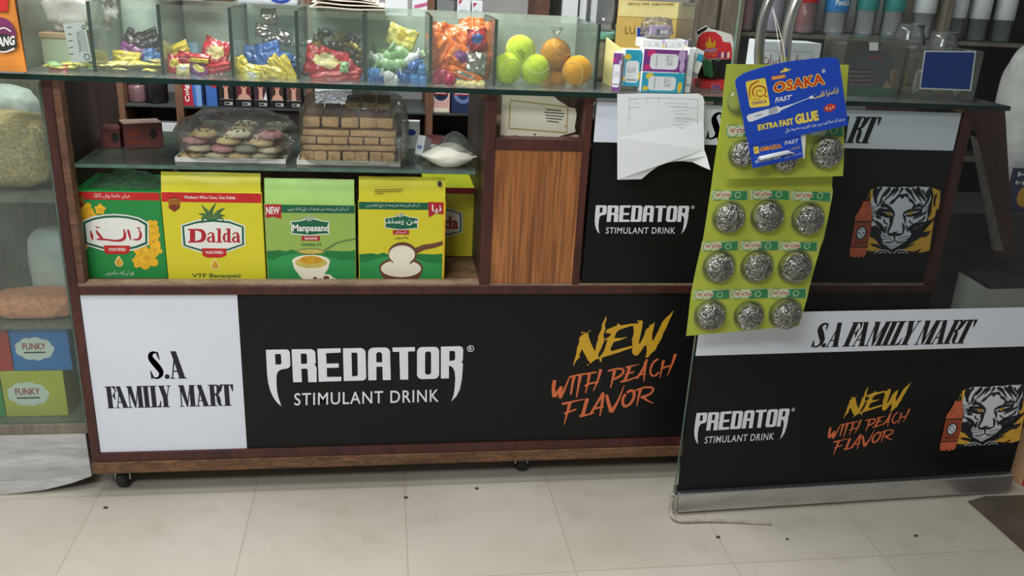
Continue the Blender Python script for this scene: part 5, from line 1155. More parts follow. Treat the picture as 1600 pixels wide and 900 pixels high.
# ------------------------------------------------------------------ shelf unit behind the counter
SY = 2.80
ws = thing('wall_shelf', 'grey and brown shelf unit standing behind the counter', 'shelf', (0.2, 3.0, 0))
ZS2 = W(400, 169, SY).z; ZS1 = W(250, 219, SY).z; ZS3 = W(650, 27, SY).z
GREYP = mat('grey_shelf_panel', S(168, 170, 168), 0.7, var=0.12, scale=5)
b = MB(); b.box(-1.45, 2.2, 3.10, 3.115, 0.0, 2.0, GREYP); obj('back_panel', b, ws)
for px, py, m in ((188, 160, BROWNWOOD), (281, 170, BROWNWOOD), (484, 160, BROWNWOOD), (671, 150, BROWNWOOD), (853, 20, RAW), (1128, 20, GREYWOOD), (1475, 60, GREYWOOD)):
    x = W(px, py, SY).x; b = MB(); b.box(x - .011, x + .011, SY, 3.098, 0.0, 2.0, m); obj('upright', b, ws)
SHELFD = mat('dark_shelf_glass', S(70, 78, 74), .3)
b = MB(); b.box(W(342, 190, SY).x, W(478, 190, SY).x, SY + .012, SY + .03, ZS1 + .0005, ZS2 - .008, mat('dark_drawer_front', S(52, 46, 46), .5, var=.15)); obj('drawer_front', b, ws)
for z, m in ((ZS1 - .35, GREYWOOD), (ZS1, GREYWOOD), (ZS2, SHELFD), (ZS3, GREYWOOD), (1.62, GREYWOOD)):
    b = MB(); b.box(-1.45, 2.2, SY + .002, 3.097, z - (.006 if m is SHELFD else .012), z, m); obj('shelf_board', b, ws)
for px, pw in ((1105, 36), (1146, 30)):
    x = W(px, 20, SY - .03).x; b = MB(); b.box(x - .036, x + .036, SY - .028, SY - .004, ZS3 - .1, 1.6, GREYWOOD, .002); obj('shelf_door', b, ws)
FSH = Frame((0, SY - .0, 0))
def sbox(name, label, cat, px0, px1, z, h, m, prf=None, group=None, y=SY + .01, d=.05):
    fr = Frame((0, y, 0)); x0 = fr.uv(px0, 150)[0]; x1 = fr.uv(px1, 150)[0]
    t = thing(name, label, cat, ((x0 + x1) / 2, y + d / 2, z), 0, group); b = MB(); b.box(x0, x1, y, y + d, z + .0005, z + h, m, .001); obj('box_body', b, t)
    if prf: pr = Print(); prf(pr, x0, x1, z, z + h); b = MB(); b.prints(pr, fr, n0=.0005); obj('printed_front', b, t)
    return t
T_RED = mat('tube_box_red', S(186, 40, 56), .45); T_BLU = mat('tube_box_blue', S(64, 108, 186), .45); SKIN = mat('printed_skin', S(206, 160, 140), .5, var=.06); HAIRS = [mat('printed_hair_' + n, c, .5, var=.3, scale=80) for n, c in (('black', S(34, 28, 28)), ('auburn', S(104, 36, 40)), ('plum', S(66, 36, 50)), ('brown', S(64, 42, 36)), ('umber', S(84, 58, 48)))]
P_BLK = mat('ink_black', S(26, 26, 28), .5); P_GRY = mat('ink_grey', S(176, 178, 176), .5)
def tube_box(pr, x0, x1, z0, z1):
    w_ = x1 - x0; pr.poly([(x0, z0), (x0 + w_ * .55, z0), (x0 + w_ * .40, z1), (x0, z1)], T_RED, 1); pr.poly([(x0 + w_ * .72, z0), (x1, z0), (x1, z1), (x0 + w_ * .62, z1)], mat('ink_pale_blue', S(120, 160, 214), .5), 1)
    pr.text('Colgate', [(x0 + w_ * .42, z0 + .012), (x0 + w_ * .36, z0 + .098), (x0 + w_ * .08, z0 + .098), (x0 + w_ * .10, z0 + .012)], P_WHT, 2, .03)
sbox('toothpaste_box', 'red and blue toothpaste box standing beside the shelf upright', 'box', 286, 315, ZS2, .19, T_BLU, tube_box, y=SY + .012)
sbox('toothpaste_box', 'blue toothpaste box with red top corner beside the hair colour boxes', 'box', 322, 339, ZS2, .19, T_BLU, lambda pr, x0, x1, z0, z1: (pr.poly([(x0 + .006, z0 + .065), (x1, z0 + .055), (x1, z1), (x0 + .012, z1)], T_RED, 1), pr.text('Colgate', [(x1 - .004, z0 + .062), (x1 - .004, z0 + .15), (x0 + .014, z0 + .15), (x0 + .012, z0 + .066)], P_WHT, 2, .03)), y=SY + .012)
def hair_box(k):
    def f(pr, x0, x1, z0, z1):
        w_ = x1 - x0; cx = (x0 + x1) / 2 + (k % 2) * .002; q = z0 + .025
        pr.ell(cx, q + .048, w_ * .40, .040, HAIRS[k], 1); pr.rect(cx - w_ * .40, q, cx + w_ * .40, q + .05, HAIRS[k], 2)
        pr.poly([(cx - w_ * .15, q), (cx + w_ * .15, q), (cx + w_ * .10, q + .034), (cx - w_ * .10, q + .034)], SKIN, 3)
        if k in (1, 3): pr.poly([(cx - w_ * .40, q), (cx + w_ * .40, q), (cx + w_ * .30, q + .012), (cx + w_ * .10, q + .018), (cx - w_ * .10, q + .018), (cx - w_ * .30, q + .012)], SKIN, 4)
        if k == 2: pr.poly([(cx + w_ * .16, q), (cx + w_ * .42, q), (cx + w_ * .36, q + .026)], P_WHT, 4)
        pr.ell(cx, q + .050, w_ * .20, .024, SKIN, 5); pr.poly([(cx - w_ * .24, q + .06), (cx + w_ * .24, q + .066), (cx + w_ * .2, q + .09), (cx - w_ * .2, q + .09)], HAIRS[k], 6); pr.ell(cx, q + .037, .0055, .002, T_RED, 7)
        pr.rect(x0, z0, x1, q, P_BLK, 8); pr.rect(x0 + .002, q - .001, x1 - .002, q, P_GRY, 9); pr.rect(cx - .006, z0 + .006, cx + .018, z0 + .016, P_GRY, 9); pr.rect(cx - .004, z0 + .008, cx + .009, z0 + .014, P_DARK, 10)
    return f
words = ('black bobbed', 'auburn long', 'plum wavy', 'brown straight', 'umber curly')
for k, (a, c_) in enumerate(((339, 362), (364, 391), (393, 416), (418, 441), (443, 469))):
    sbox('hair_colour_box', 'black box with a portrait of a woman with %s hair on the back shelf' % words[k], 'box', a + 3, c_ + 3, ZS2, .16, P_BLK, hair_box(k), 'hair colour boxes on the back shelf', y=SY + .008)
WBOX = mat('white_box_card', S(222, 226, 230), .5, var=.03)
def chofn(pr, x0, x1, z0, z1):
    w_ = x1 - x0; zt_ = W(520, 158, SY).z; pr.text('CHOFN', [(x0 + w_ * .82, zt_ + .017), (x0 + w_ * .25, zt_ + .017), (x0 + w_ * .25, zt_), (x0 + w_ * .82, zt_)], mat('ink_steel_blue', S(120, 146, 168), .5), 1, .02)
sbox('white_box', 'white box with upside down lettering behind the rusks', 'box', 492, 550, ZS2 - .0, .20, WBOX, chofn)
def cream(m1, m2, m3):
    def f(pr, x0, x1, z0, z1):
        w_ = x1 - x0; cx = (x0 + x1) / 2; zz = z0 + .062
        pr.ell(cx, zz, w_ * .5 - .002, w_ * .5 - .002, m1, 1); pr.ell(cx, zz, w_ * .42, w_ * .42, m2, 2); pr.ell(cx, zz, w_ * .25, w_ * .25, m3, 3); pr.rect(x0 + .006, zz - .004, x1 - .006, zz + .008, P_CRIM, 4); pr.rect(x0 + .01, zz + .0, x1 - .012, zz + .003, P_WHT, 5); pr.rect(x0 + .004, z0 + .004, x1 - .004, z0 + .016, m1, 2)
    return f
PINKC = mat('cream_box_pink', S(226, 178, 174), .45); NAVY = mat('ink_navy', S(44, 54, 92), .45); PBL = mat('ink_soft_blue', S(108, 132, 186), .45)
sbox('cream_box', 'pink cream box with a dark round lid picture on the back shelf', 'box', 675, 703, ZS2 - .0, .13, PINKC, cream(P_CREAM, NAVY, P_BLK))
sbox('cream_box', 'blue cream box with a pale blue ring picture on the back shelf', 'box', 706, 741, ZS2 - .0, .13, NAVY, cream(NAVY, PBL, NAVY))
sbox('folded_cloth', 'white and red folded pack on the lower back shelf', 'packet', 237, 276, ZS1, .05, WBOX, lambda pr, x0, x1, z0, z1: pr.rect(x0, z0 + .004, x1, z0 + .016, T_RED, 1))
DJAR = mat('dark_jar', S(36, 32, 36), .25, var=.2); PJAR = mat('pink_jar', S(126, 96, 100), .25, var=.2)
for k, (px, m, lb, r, h) in enumerate(((190, DJAR, 'small dark jar at the left end of the back shelf', .026, .07), (216, PJAR, 'dusky pink jar with a silver lid on the back shelf', .028, .055), (246, DJAR, 'wide dark jar beside the dusky pink one', .034, .08))):
    p = W(px, 158, SY + .06); t = thing('cosmetic_jar', lb, 'jar', (p.x, SY + .06, ZS2)); b = MB(); b.lathe([(r * .9, 0.0005), (r, .006), (r, h * .8), (r * .85, h)], (p.x, SY + .06, ZS2), m, 20); obj('jar_body', b, t)
    b = MB(); b.lathe([(r * .88, h + .0005), (r * .9, h + .004), (r * .9, h + .018), (r * .8, h + .02)], (p.x, SY + .06, ZS2), STEEL if k == 1 else DJAR, 20); obj('lid', b, t)
# upper shelf things seen above the candy case
def simple(pr, x0, x1, z0, z1): pr.rect(x0 + .008, z0 + (z1 - z0) * .55, x1 - .008, z0 + (z1 - z0) * .75, T_RED, 1); pr.rect(x0 + .004, z0 + .012, x1 - .02, z0 + .02, P_GRY, 1)
def simple2(pr, x0, x1, z0, z1): pr.rect(x0 + .006, z0 + .064, x1 - .012, z0 + .084, T_RED, 1); pr.stroke([(x0 + .006, z0 + .03), (x0 + .03, z0 + .036), (x1 - .006, z0 + .046)], mat('ink_magenta', S(196, 90, 140), .5), 1, w=.010)
sbox('medicine_packet', 'white packet with a plain red bar on the upper back shelf', 'packet', 602, 636, ZS3, .10, WBOX, simple)
sbox('medicine_packet', 'white packet with a red bar and pink swoosh on the upper back shelf', 'packet', 643, 677, ZS3, .10, WBOX, simple2)
sbox('dark_packet', 'grey dark topped packet beside the white ones on the upper back shelf', 'packet', 680, 706, ZS3, .10, mat('packet_grey', S(120, 124, 124), .5), lambda pr, x0, x1, z0, z1: pr.rect(x0, z1 - .045, x1, z1, P_BLK, 1))
for k, (a, c_, h) in enumerate(((711, 731, .062), (733, 749, .056))):
    sbox('cigarette_packet', ('taller' if k == 0 else 'shorter') + ' white packet of the pair on the upper back shelf', 'packet', a, c_, ZS3, h, WBOX, lambda pr, x0, x1, z0, z1, k=k: (pr.tbox('~5', x0 + .006, z0 + .018, x1 - .006, z0 + .030, P_GRY, 1), pr.poly([(x0 + .004, z1 - .02), (x0 + .016, z1 - .006), (x0 + .004, z1 - .006)], T_RED, 1)))
b = MB(); p = W(842, 32, 2.74); b.lathe([(.028, 0), (.03, .004), (.03, .012), (.027, .016)], (p.x, 2.86, ZS3 + .0005), MAROON, 20); single('round_tin', b, 'flat round dark red tin on the upper back shelf', 'tin')
sbox('blue_board', 'tall blue book leaning on the upright of the upper back shelf', 'book', 839, 849, ZS3, .24, mat('book_blue', S(72, 88, 132), .6), None, d=.12, y=SY + .03)
for k, (a, c_) in enumerate(((870, 893), (896, 922))):
    sbox('white_board', 'white panel right of the brown upright, ' + ('nearer the upright' if k == 0 else 'nearer the clear jar'), 'panel', a, c_, ZS3, .3, WBOX, None, d=.02, y=SY + .02 + .01 * k)

# ------------------------------------------------------------------ things on the glass shelf
ZG = 0.8178
CRUST = mat('rusk_crust', S(138, 98, 54), .7, var=.35, scale=60, bump=.3, bscale=90); CRUMB = mat('rusk_crumb', S(222, 186, 132), .8, var=.25, scale=110, bump=.5, bscale=240)
TRAYM = mat('white_foam_tray', S(206, 204, 196), .5)
def tray(name, label, x0, x1, y0, y1):
    b = MB(); b.box(x0, x1, y0, y1, ZG, ZG + .002, TRAYM); 
    for a in ((x0, x1, y0, y0 + .003), (x0, x1, y1 - .003, y1), (x0, x0 + .003, y0 + .003, y1 - .003), (x1 - .003, x1, y0 + .003, y1 - .003)): b.box(*a, ZG + .002, ZG + .010, TRAYM)
    bmesh.ops.remove_doubles(b.bm, verts=b.bm.verts, dist=1e-5); return single(name, b, label, 'tray')
rx0, rx1 = W(470, 262, 1.965).x, W(620, 262, 1.965).x
tray('foam_tray', 'white foam tray under the stack of rusks', rx0 - .008, rx1 + .008, 1.958, 2.17)
RUSK = 'brown cake rusk in the bagged stack on the glass shelf'; RG = 'cake rusks in the bag'
def rusk_mesh(w, d, h, seed):
    key = ('r', w, d, h, seed)
    if key in _PM: return _PM[key]
    b = MB(); b.box(-w / 2, w / 2, -d / 2, d / 2, 0, h, CRUMB, min(w, h) * .16)
    for v in b.bm.verts: v.co += Vector((noise.noise(v.co * 40 + Vector((seed, 0, 0))), noise.noise(v.co * 40 + Vector((0, seed, 0))), noise.noise(v.co * 40 + Vector((0, 0, seed))))) * .0012
    for f in b.bm.faces:
        f.normal_update(); f.smooth = True
        if f.normal.z > .6: f.material_index = b.mi(CRUST)
    me = b.mesh('cake_rusk'); _PM[key] = me; return me
def rusks(n, w, d, h, z, y, xa=0.0, gap=.001, tilt=0.0, seed=0):
    for k in range(n):
        x = rx0 + xa + (w + gap) * (k + .5)
        inst('cake_rusk', rusk_mesh(round(w - .001, 4), d, h, (k + seed) % 3), Matrix.Translation((x, y + rnd.uniform(-.003, .003), z)) @ Matrix.Rotation(radians(rnd.uniform(-2.5, 2.5)), 4, 'Z') @ Matrix.Rotation(radians(tilt), 4, 'X'), RUSK, 'rusk', RG)
tw = rx1 - rx0; zz = ZG + .0022
rusks(7, tw / 7 - .0015, .10, .028, zz, 2.015); rusks(5, tw / 5 - .001, .09, .028, zz, 2.118, seed=1); zz += .0292
rusks(2, tw / 2.06 - .001, .095, .012, zz, 2.017, .004); zz += .0132
rusks(6, tw / 6.1 - .001, .092, .017, zz, 2.019); rusks(5, tw / 5 - .001, .08, .034, zz - .0132, 2.112, seed=1); zz += .0182
rusks(2, tw / 2.06 - .001, .09, .014, zz, 2.021, .006); zz += .0152
rusks(5, tw / 5.25 - .002, .115, .026, zz + .007, 2.046, .006, .0018, tilt=7, seed=2); zz += .036
rusks(3, .034, .075, .016, zz + .004, 2.08, .098, seed=2, tilt=7)
b = MB(); pillow(b, ((rx0 + rx1) / 2 + .012, 2.062, ZG + .0008), (rx1 - rx0) * 1.13, .27, .140, BAGFILM, seed=1.7, jit=.08, fr_=3.5, p=.35)
t = single('clear_bag', b, 'clear plastic bag wrapped around the stack of rusks', 'bag')
# cookies
CK = [mat('cookie_' + n, c, .75, var=.25, scale=120, bump=.4, bscale=200) for n, c in (('butter', S(206, 182, 126)), ('pale', S(214, 204, 172)), ('pink', S(196, 140, 140)), ('grey_green', S(142, 146, 124)), ('cocoa', S(110, 84, 66)))]
CHIP = mat('chocolate_chip', S(52, 36, 30), .5)
def cookie_mesh(k):
    key = ('c', k)
    if key in _PM: return _PM[key]
    b = MB(); r = .027; b.lathe([(r * .8, 0), (r, .003), (r * 1.0, .008), (r * .75, .0125), (r * .2, .0145)], (0, 0, 0), CK[k], 18)
    if k in (0, 1):
        for q in range(5): b.ball((r * .55 * cos(q * 1.3), r * .5 * sin(q * 1.3), .0122), .0042, CHIP, 1)
    if k == 2: b.ball((0, 0, .013), (.011, .011, .004), mat('cookie_jam', S(150, 56, 66), .3), 2)
    me = b.mesh('cookie'); _PM[key] = me; return me
cx0, cx1 = W(278, 255, 1.97).x, W(444, 255, 1.97).x
tray('foam_tray', 'white foam tray under the mixed cookies', cx0 - .004, cx1 + .004, 1.962, 2.16)
cols = ('butter coloured', 'pale', 'pink jam', 'grey green', 'cocoa brown')
for lay in range(4):
    for iy in range(3):
        n = 4 if lay < 2 else 3
        for ix in range(n):
            x = cx0 + .028 + (cx1 - cx0 - .056) * ((ix + (lay * .3) % .5) / (n - .6)); y = 1.993 + iy * .060 + .004 * (ix % 2)
            if x > cx1 - .025: continue
            k = (0, 1, 2, 3, 1, 3, 0, 4, 3, 1)[(ix * 3 + iy + lay * 2) % 10] if ix > 1 or lay > 2 else (0, 1, 2)[(ix + iy + lay) % 3]
            inst('cookie', cookie_mesh(k), Matrix.Translation((x, y, ZG + .0035 + lay * .0165)) @ Matrix.Rotation(radians(rnd.uniform(-5, 5)), 4, 'X') @ Matrix.Rotation(rnd.uniform(0, 6), 4, 'Z'), '%s cookie in the bag on the left of the glass shelf' % cols[k], 'cookie', '%s cookies in the bag' % cols[k])
b = MB(); pillow(b, ((cx0 + cx1) / 2 + .004, 2.062, ZG + .0008), (cx1 - cx0) * 1.12, .26, .090, BAGFILM, seed=5.2, jit=.16, fr_=3.0, p=.6)
single('clear_bag', b, 'crinkled clear bag domed over the mixed cookies', 'bag')
# maroon boxes
MBOX = mat('maroon_carton', S(104, 52, 52), .5, var=.2, scale=30); MBOXT = mat('maroon_carton_top', S(150, 124, 116), .6)
for k, (px, py, w_, d, h, rz, lb) in enumerate(((196, 233, .085, .062, .058, 24, 'dark red carton with a pale top on the left of the glass shelf'), (160, 232, .040, .060, .046, 8, 'small dark red carton beside the larger one against the side board'))):
    p = WZ(px, py, ZG); t = thing('maroon_carton', lb, 'carton', (p.x, p.y, ZG), radians(rz)); b = MB(); b.box(0, w_, 0, d, 0.0003, h, MBOX, .001)
    for f in b.bm.faces:
        f.normal_update()
        if f.normal.z > .9 and k == 0: f.material_index = b.mi(MBOXT)
    obj('box_body', b, t, local=True)
    pr = Print(); pr.rect(.008, h * .5, w_ * .4, h * .72, P_SHLD, 1); pr.rect(.008, h * .2, w_ * .6, h * .32, P_SHLD, 1); pr.ell(w_ * .75, h * .55, .008, .012, P_BLK, 1); b = MB(); b.prints(pr, Frame((0, 0, 0))); obj('printed_front', b, t, local=True)
# powder bag, packets
POWD = mat('white_powder', S(226, 222, 208), .7, var=.06, scale=20, bump=.2, bscale=30)
p0, p1 = WZ(661, 268, ZG), WZ(750, 268, ZG); pc = (p0 + p1) / 2
def lens(b, c, sx, sy, sz, m, seed):
    q = bmesh.ops.create_icosphere(b.bm, subdivisions=4, radius=1); mi = b.mi(m)
    for v in q['verts']:
        d = v.co.copy(); k = 1 + .06 * noise.noise(d * 2.5 + Vector((seed, 0, 0)))
        e = abs(d.x) ** 1.5; th = (1 - e * .82)
        v.co = Vector((d.x * sx / 2, d.y * sy / 2 * (1 - .15 * e), max(d.z * th, -.75) * sz / 2)) * k + Vector(c); v.co.z = max(v.co.z, ZG + .0003)
    for f in {f for v in q['verts'] for f in v.link_faces}: f.material_index = mi; f.smooth = True
t = thing('powder_bag', 'small clear bag of white powder on the right of the glass shelf', 'bag', (pc.x, 2.0, ZG))
b = MB(); lens(b, (pc.x - .002, 1.985, ZG + .022), p1.x - p0.x, .09, .060, POWD, 1); obj('contents', b, t)
b = MB(); lens(b, (pc.x + .012, 2.0, ZG + .030), (p1.x - p0.x) * .85, .10, .092, FILM, 4); obj('clear_bag', b, t)
CIG = mat('packet_crimson', S(120, 44, 48), .45, var=.2)
for k, (px, py, y, w_, h, d, rz, rx, m, lb) in enumerate(((676, 246, 2.05, .054, .060, .02, -20, 28, CIG, 'crimson packet leaning behind the white powder bag'), (652, 244, 2.03, .020, .060, .045, -30, 22, WBOX, 'narrow pale packet leaning beside the crimson one'), (642, 232, 2.16, .044, .070, .02, 0, 0, WBOX, 'white packet with a blue oval standing behind the bagged rusks'))):
    p = W(px, py, y); t = thing('small_packet', lb, 'packet', (p.x, y, ZG)); t.rotation_euler = (radians(-rx), 0, radians(rz))
    b = MB(); b.box(-w_ / 2, w_ / 2, 0, d, .001 + (.012 if rx else 0), h, m, .001); obj('box_body', b, t, local=True)
    pr = Print()
    if k == 2: pr.ell(0, h * .6, .012, .008, P_BLUE, 1)
    else: pr.rect(-w_ * .3, h * .45, w_ * .3, h * .6, P_GRY if k == 0 else PBL, 1)
    b = MB(); b.prints(pr, Frame((0, 0, 0))); obj('printed_front', b, t, local=True)

# ------------------------------------------------------------------ torn card in the cubby
zK = Zm((740, 130, 940, 470), 529.0); FK = Frame((0, 1.945, 0)); uk = lambda x, y: FK.uv(*zK(x, y))
CREAMC = mat('cream_card', S(226, 220, 200), .6, var=.05, scale=10)
b = MB(); ol = [(118, 46), (322, 46), (335, 58), (352, 72), (372, 84), (395, 100), (420, 104), (426, 130), (424, 172), (418, 182), (422, 200), (395, 208), (370, 214), (340, 226), (300, 237), (112, 232), (110, 205)]
b.prism([FK.at(*uk(*p)) for p in ol][::-1], (0, .0012, 0), CREAMC); cd = single('torn_card', b, 'cream card with a gold frame and torn right corner in the cubby', 'card')
pr = Print(); GOLDI = mat('ink_old_gold', S(176, 152, 84), .5)
for a, c_ in (((152, 70), (390, 98)), ((390, 98), (384, 205)), ((384, 205), (146, 186)), ((146, 186), (152, 70))): ustroke(pr, uk, [a, c_], 5, 5, GOLDI, 1, n=1)
for k, (a, c_) in enumerate(((300, 362), (292, 376), (296, 374), (298, 366), (304, 352))): ustroke(pr, uk, [(a, 108 + k * 12), (c_, 114 + k * 12)], 4, 4, P_DARK, 1, n=1)
ustroke(pr, uk, [(118, 214), (140, 224), (170, 216), (220, 226), (290, 220)], 3, 3, P_SHLD, 1); uell(pr, uk, 253, 212, 4, 4, P_DARK, 1, n=8); uell(pr, uk, 378, 178, 3, 3, P_DARK, 1, n=8)
b = MB(); b.prints(pr, FK); obj('printing', b, cd)
b = MB(); ol = [(330, 236), (420, 214), (436, 216), (432, 222), (350, 240)]; FK2 = Frame((0, 1.955, 0)); b.prism([FK2.at(*FK2.uv(*zK(*p))) for p in ol][::-1], (0, .001, 0), CREAMC); single('card_scrap', b, 'narrow torn scrap of card lying right of the framed card', 'card')
# ------------------------------------------------------------------ soap display, jar and lighter display on the counter
zL = Zm((920, 0, 1220, 170), 1588.0)
LY = 1.945; FL = Frame((0, LY, 0)); ul = lambda x, y: FL.uv(*zL(x, y))
PALEY = mat('soap_carton_pale_yellow', S(238, 226, 158), .5, var=.05); PALEYD = mat('soap_carton_gold', S(214, 184, 104), .5, var=.08); SPW = mat('soap_white', S(224, 228, 232), .4, var=.03); SPP = mat('soap_purple', S(122, 56, 134), .45, var=.05); SPC = mat('soap_cyan', S(44, 160, 190), .45, var=.05)
SPM = mat('soap_magenta', S(204, 48, 120), .45); SPG = mat('soap_gold', S(224, 196, 70), .45); SPL = mat('soap_lilac', S(188, 164, 206), .45); INKG = mat('soap_ink_grey', S(110, 112, 116), .5); GOLDT = mat('soap_gold_text', S(130, 104, 40), .5)
lx0, lx1 = ul(215, 770)[0], ul(805, 770)[0]; lxr = ul(950, 700)[0]
zh = ul(300, 10)[1]; zf0 = ul(300, 395)[1]
t = thing('soap_display', 'pale yellow counter display carton holding white boxed soaps', 'display carton', ((lx0 + lx1) / 2, LY + .06, ZT))
b = MB(); b.box(lx0, lx1, LY, LY + .003, ZT, zf0, PALEY); obj('front_panel', b, t)
b = MB(); b.box(lx0, lx1, LY + .0031, LY + .125, ZT, ZT + .003, PALEY); obj('base_panel', b, t)
for x in (lx0, lx1 - .003):
    b = MB(); pts = [Vector((x, LY + .0035, ZT + .0035)), Vector((x, LY + .124, ZT + .0035)), Vector((x, LY + .124, zf0 + .012)), Vector((x, LY + .0035, zf0))]; b.prism(pts[::-1], (.003, 0, 0), PALEY); obj('side_panel', b, t)
FLb = Frame((0, LY + .126, 0)); ub = lambda x, y: FLb.uv(*zL(x, y)); hx0, hx1 = ub(246, 60)[0], ub(792, 60)[0]; hz1 = ub(400, 6)[1]; hz0 = ub(400, 145)[1]
b = MB(); b.box(hx0, hx1, LY + .126, LY + .130, ZT + .0035, hz0, PALEYD); b.box(hx0, hx1, LY + .1255, LY + .1305, hz0, hz1, PALEY, .002); hd_ = obj('header_panel', b, t)
pr = Print(); utext(pr, ub, 'GENTLE CARE', 320, 22, 500, 44, GOLDT, 1, .02); utext(pr, ub, 'EVERYWHERE', 520, 26, 705, 46, GOLDT, 1, .02)
utext(pr, ub, 'LUX', 300, 218, 440, 282, GOLDT, 1, .0); upoly(pr, ub, [(392, 222), (505, 218), (505, 306), (392, 312)], P_WHT, 2); upoly(pr, ub, [(398, 228), (500, 225), (500, 300), (398, 304)], P_BLUE, 3); ustroke(pr, ub, [(425, 272), (480, 270)], 10, 10, P_WHT, 4, n=1)
b = MB(); b.prints(pr, FLb, n0=.001); obj('lettering', b, hd_)
pr = Print(); utext(pr, ul, '~7', 475, 758, 575, 776, GOLDT, 1, .01); ustroke(pr, ul, [(240, 740), (300, 720), (400, 735), (460, 700)], 20, 30, P_CREAM, 1); b = MB(); b.prints(pr, FL); obj('lettering', b, t)
b = MB(); b.box(lx1 + .0005, lx1 + .0025, LY + .004, LY + .126, ZT + .0005, ul(900, 30)[1], PET); obj('clear_side', b, t)
def soap_print(pr, x0, x1, z0, z1, c1, c2, c3, upright):
    w_, h_ = x1 - x0, z1 - z0; pr.rect(x0 + .0006, z0 + .0006, x1 - .0006, z1 - .0006, c1, 1)
    rr_ = min(w_, h_) * .3
    pr.ell(x0 + w_ * .18, z1 - h_ * .2, rr_ * .7, rr_ * .55, c2, 2); pr.ell(x1 - w_ * .12, z1 - h_ * .25, rr_ * .6, rr_ * .9, c3, 2); pr.ell(x1 - w_ * .1, z0 + h_ * .3, rr_ * .4, rr_ * .9, SPL if c1 is SPP else SPG, 3); pr.ell(x0 + w_ * .1, z0 + h_ * .2, rr_ * .5, rr_ * .4, c2, 3)
    a = (.16, .12, .80, .80) if not upright else (.10, .10, .90, .70)
    pr.rrect(x0 + w_ * a[0], z0 + h_ * a[1], x0 + w_ * a[2], z0 + h_ * a[3], rr_ * .6, SPW, 4)
    cx, cz = x0 + w_ * (a[0] + a[2]) / 2, z0 + h_ * (a[1] + a[3]) / 2
    if upright: pr.tbox('LUX', cx - w_ * .25, cz - h_ * .02, cx + w_ * .25, cz + h_ * .12, INKG, 5); pr.rect(cx - w_ * .32, cz - h_ * .24, cx + w_ * .32, cz - h_ * .21, INKG, 5)
    else: pr.text('LUX', [(cx + w_ * .05, z0 + h_ * .72), (cx + w_ * .05, z0 + h_ * .28), (cx + w_ * .20, z0 + h_ * .28), (cx + w_ * .20, z0 + h_ * .72)], INKG, 5); pr.rect(cx - w_ * .18, z0 + h_ * .2, cx - w_ * .165, z0 + h_ * .74, INKG, 5)
def soap(label, quad, y, d, c1, c2, c3, upright=False, yaw=0.0):
    fr = Frame((0, y, 0)); q = [fr.uv(*zL(*p)) for p in quad]; x0 = (q[0][0] + q[3][0]) / 2; x1 = (q[1][0] + q[2][0]) / 2; z1 = (q[0][1] + q[1][1]) / 2; z0 = max((q[2][1] + q[3][1]) / 2, ZT + .0003)
    w_, h_ = x1 - x0, z1 - z0
    s = thing('soap_box', label, 'soap', (x0, y, z0), radians(yaw)); b = MB(); b.box(0, w_, 0, d, 0, h_, SPW, .0015); obj('box_body', b, s, local=True)
    pr = Print(); soap_print(pr, 0, w_, 0, h_, c1, c2, c3, upright); b = MB(); b.prints(pr, Frame((0, 0, 0)), n0=.0004); obj('printed_front', b, s, local=True)
soap('purple boxed soap lying sideways in front of the display carton', [(455, 405), (822, 412), (800, 600), (445, 592)], 1.905, .035, SPP, SPM, SPL)
soap('cyan boxed soap lying below the purple one at the counter edge', [(440, 596), (795, 604), (782, 778), (430, 764)], 1.898, .042, SPC, SPG, SPC)
soap('cyan boxed soap standing upright before the pale yellow front panel', [(296, 412), (436, 408), (418, 712), (284, 716)], 1.912, .028, SPC, SPG, SPC, True)
soap('narrow purple boxed soap standing at the left end of the display carton', [(205, 430), (262, 440), (262, 775), (180, 770)], 1.908, .05, SPP, SPM, SPL, True, yaw=-22)
soap('small white boxed soap on top, left of a matching one', [(450, 330), (640, 330), (640, 402), (440, 400)], 1.952, .06, SPW, SPW, SPL)
soap('small white boxed soap on top, right of a matching one', [(646, 330), (818, 335), (822, 405), (646, 402)], 1.952, .06, SPW, SPW, SPL)
soap('white boxed soap standing on end right of the purple and cyan ones', [(825, 400), (862, 400), (850, 780), (796, 778)], 1.915, .05, SPW, SPW, SPW, True)
b = MB(); p0, p1 = FL.uv(*zL(872, 395)), FL.uv(*zL(945, 600)); pts = [Frame((0, 1.935, 0)).at(*Frame((0, 1.935, 0)).uv(*zL(*q))) for q in ((885, 392), (958, 425), (905, 610), (838, 585))]; b.prism(pts[::-1], (0, .02, 0), SPW)
t5 = single('soap_box', b, 'small pale green and white box tilted at the right end of the soaps', 'soap'); pr = Print(); f5 = Frame((0, 1.935, 0)); u5 = lambda x, y: f5.uv(*zL(x, y)); upoly(pr, u5, [(905, 440), (950, 455), (925, 540), (880, 520)], SPC, 1); upoly(pr, u5, [(892, 500), (940, 520), (908, 602), (845, 582)], P_WHT, 2); b = MB(); b.prints(pr, f5); obj('printed_front', b, t5)
b = MB(); xx = (ul(470, 300)[0] + ul(760, 300)[0]) / 2; zz = ul(600, 335)[1]; pillow(b, (xx, 2.00, zz + .001), .062, .075, .045, CLOUDFILM, seed=8, jit=.25, fr_=3.5); single('clear_bag', b, 'crumpled clear bag of sachets on top of the small white soaps', 'bag')
b = MB(); b.box(xx - .018, xx + .026, 1.978, 2.0, zz + .008, zz + .030, SPL, .003); tt = single('sachet_box', b, 'lilac sachet with a white window inside the crumpled clear bag', 'sachet'); f6 = Frame((0, 1.978, 0)); pr = Print(); pr.rect(xx - .006, zz + .011, xx + .022, zz + .022, NAVY, 1); pr.rect(xx + .002, zz + .012, xx + .020, zz + .021, P_WHT, 2); b = MB(); b.prints(pr, f6); obj('printed_front', b, tt)
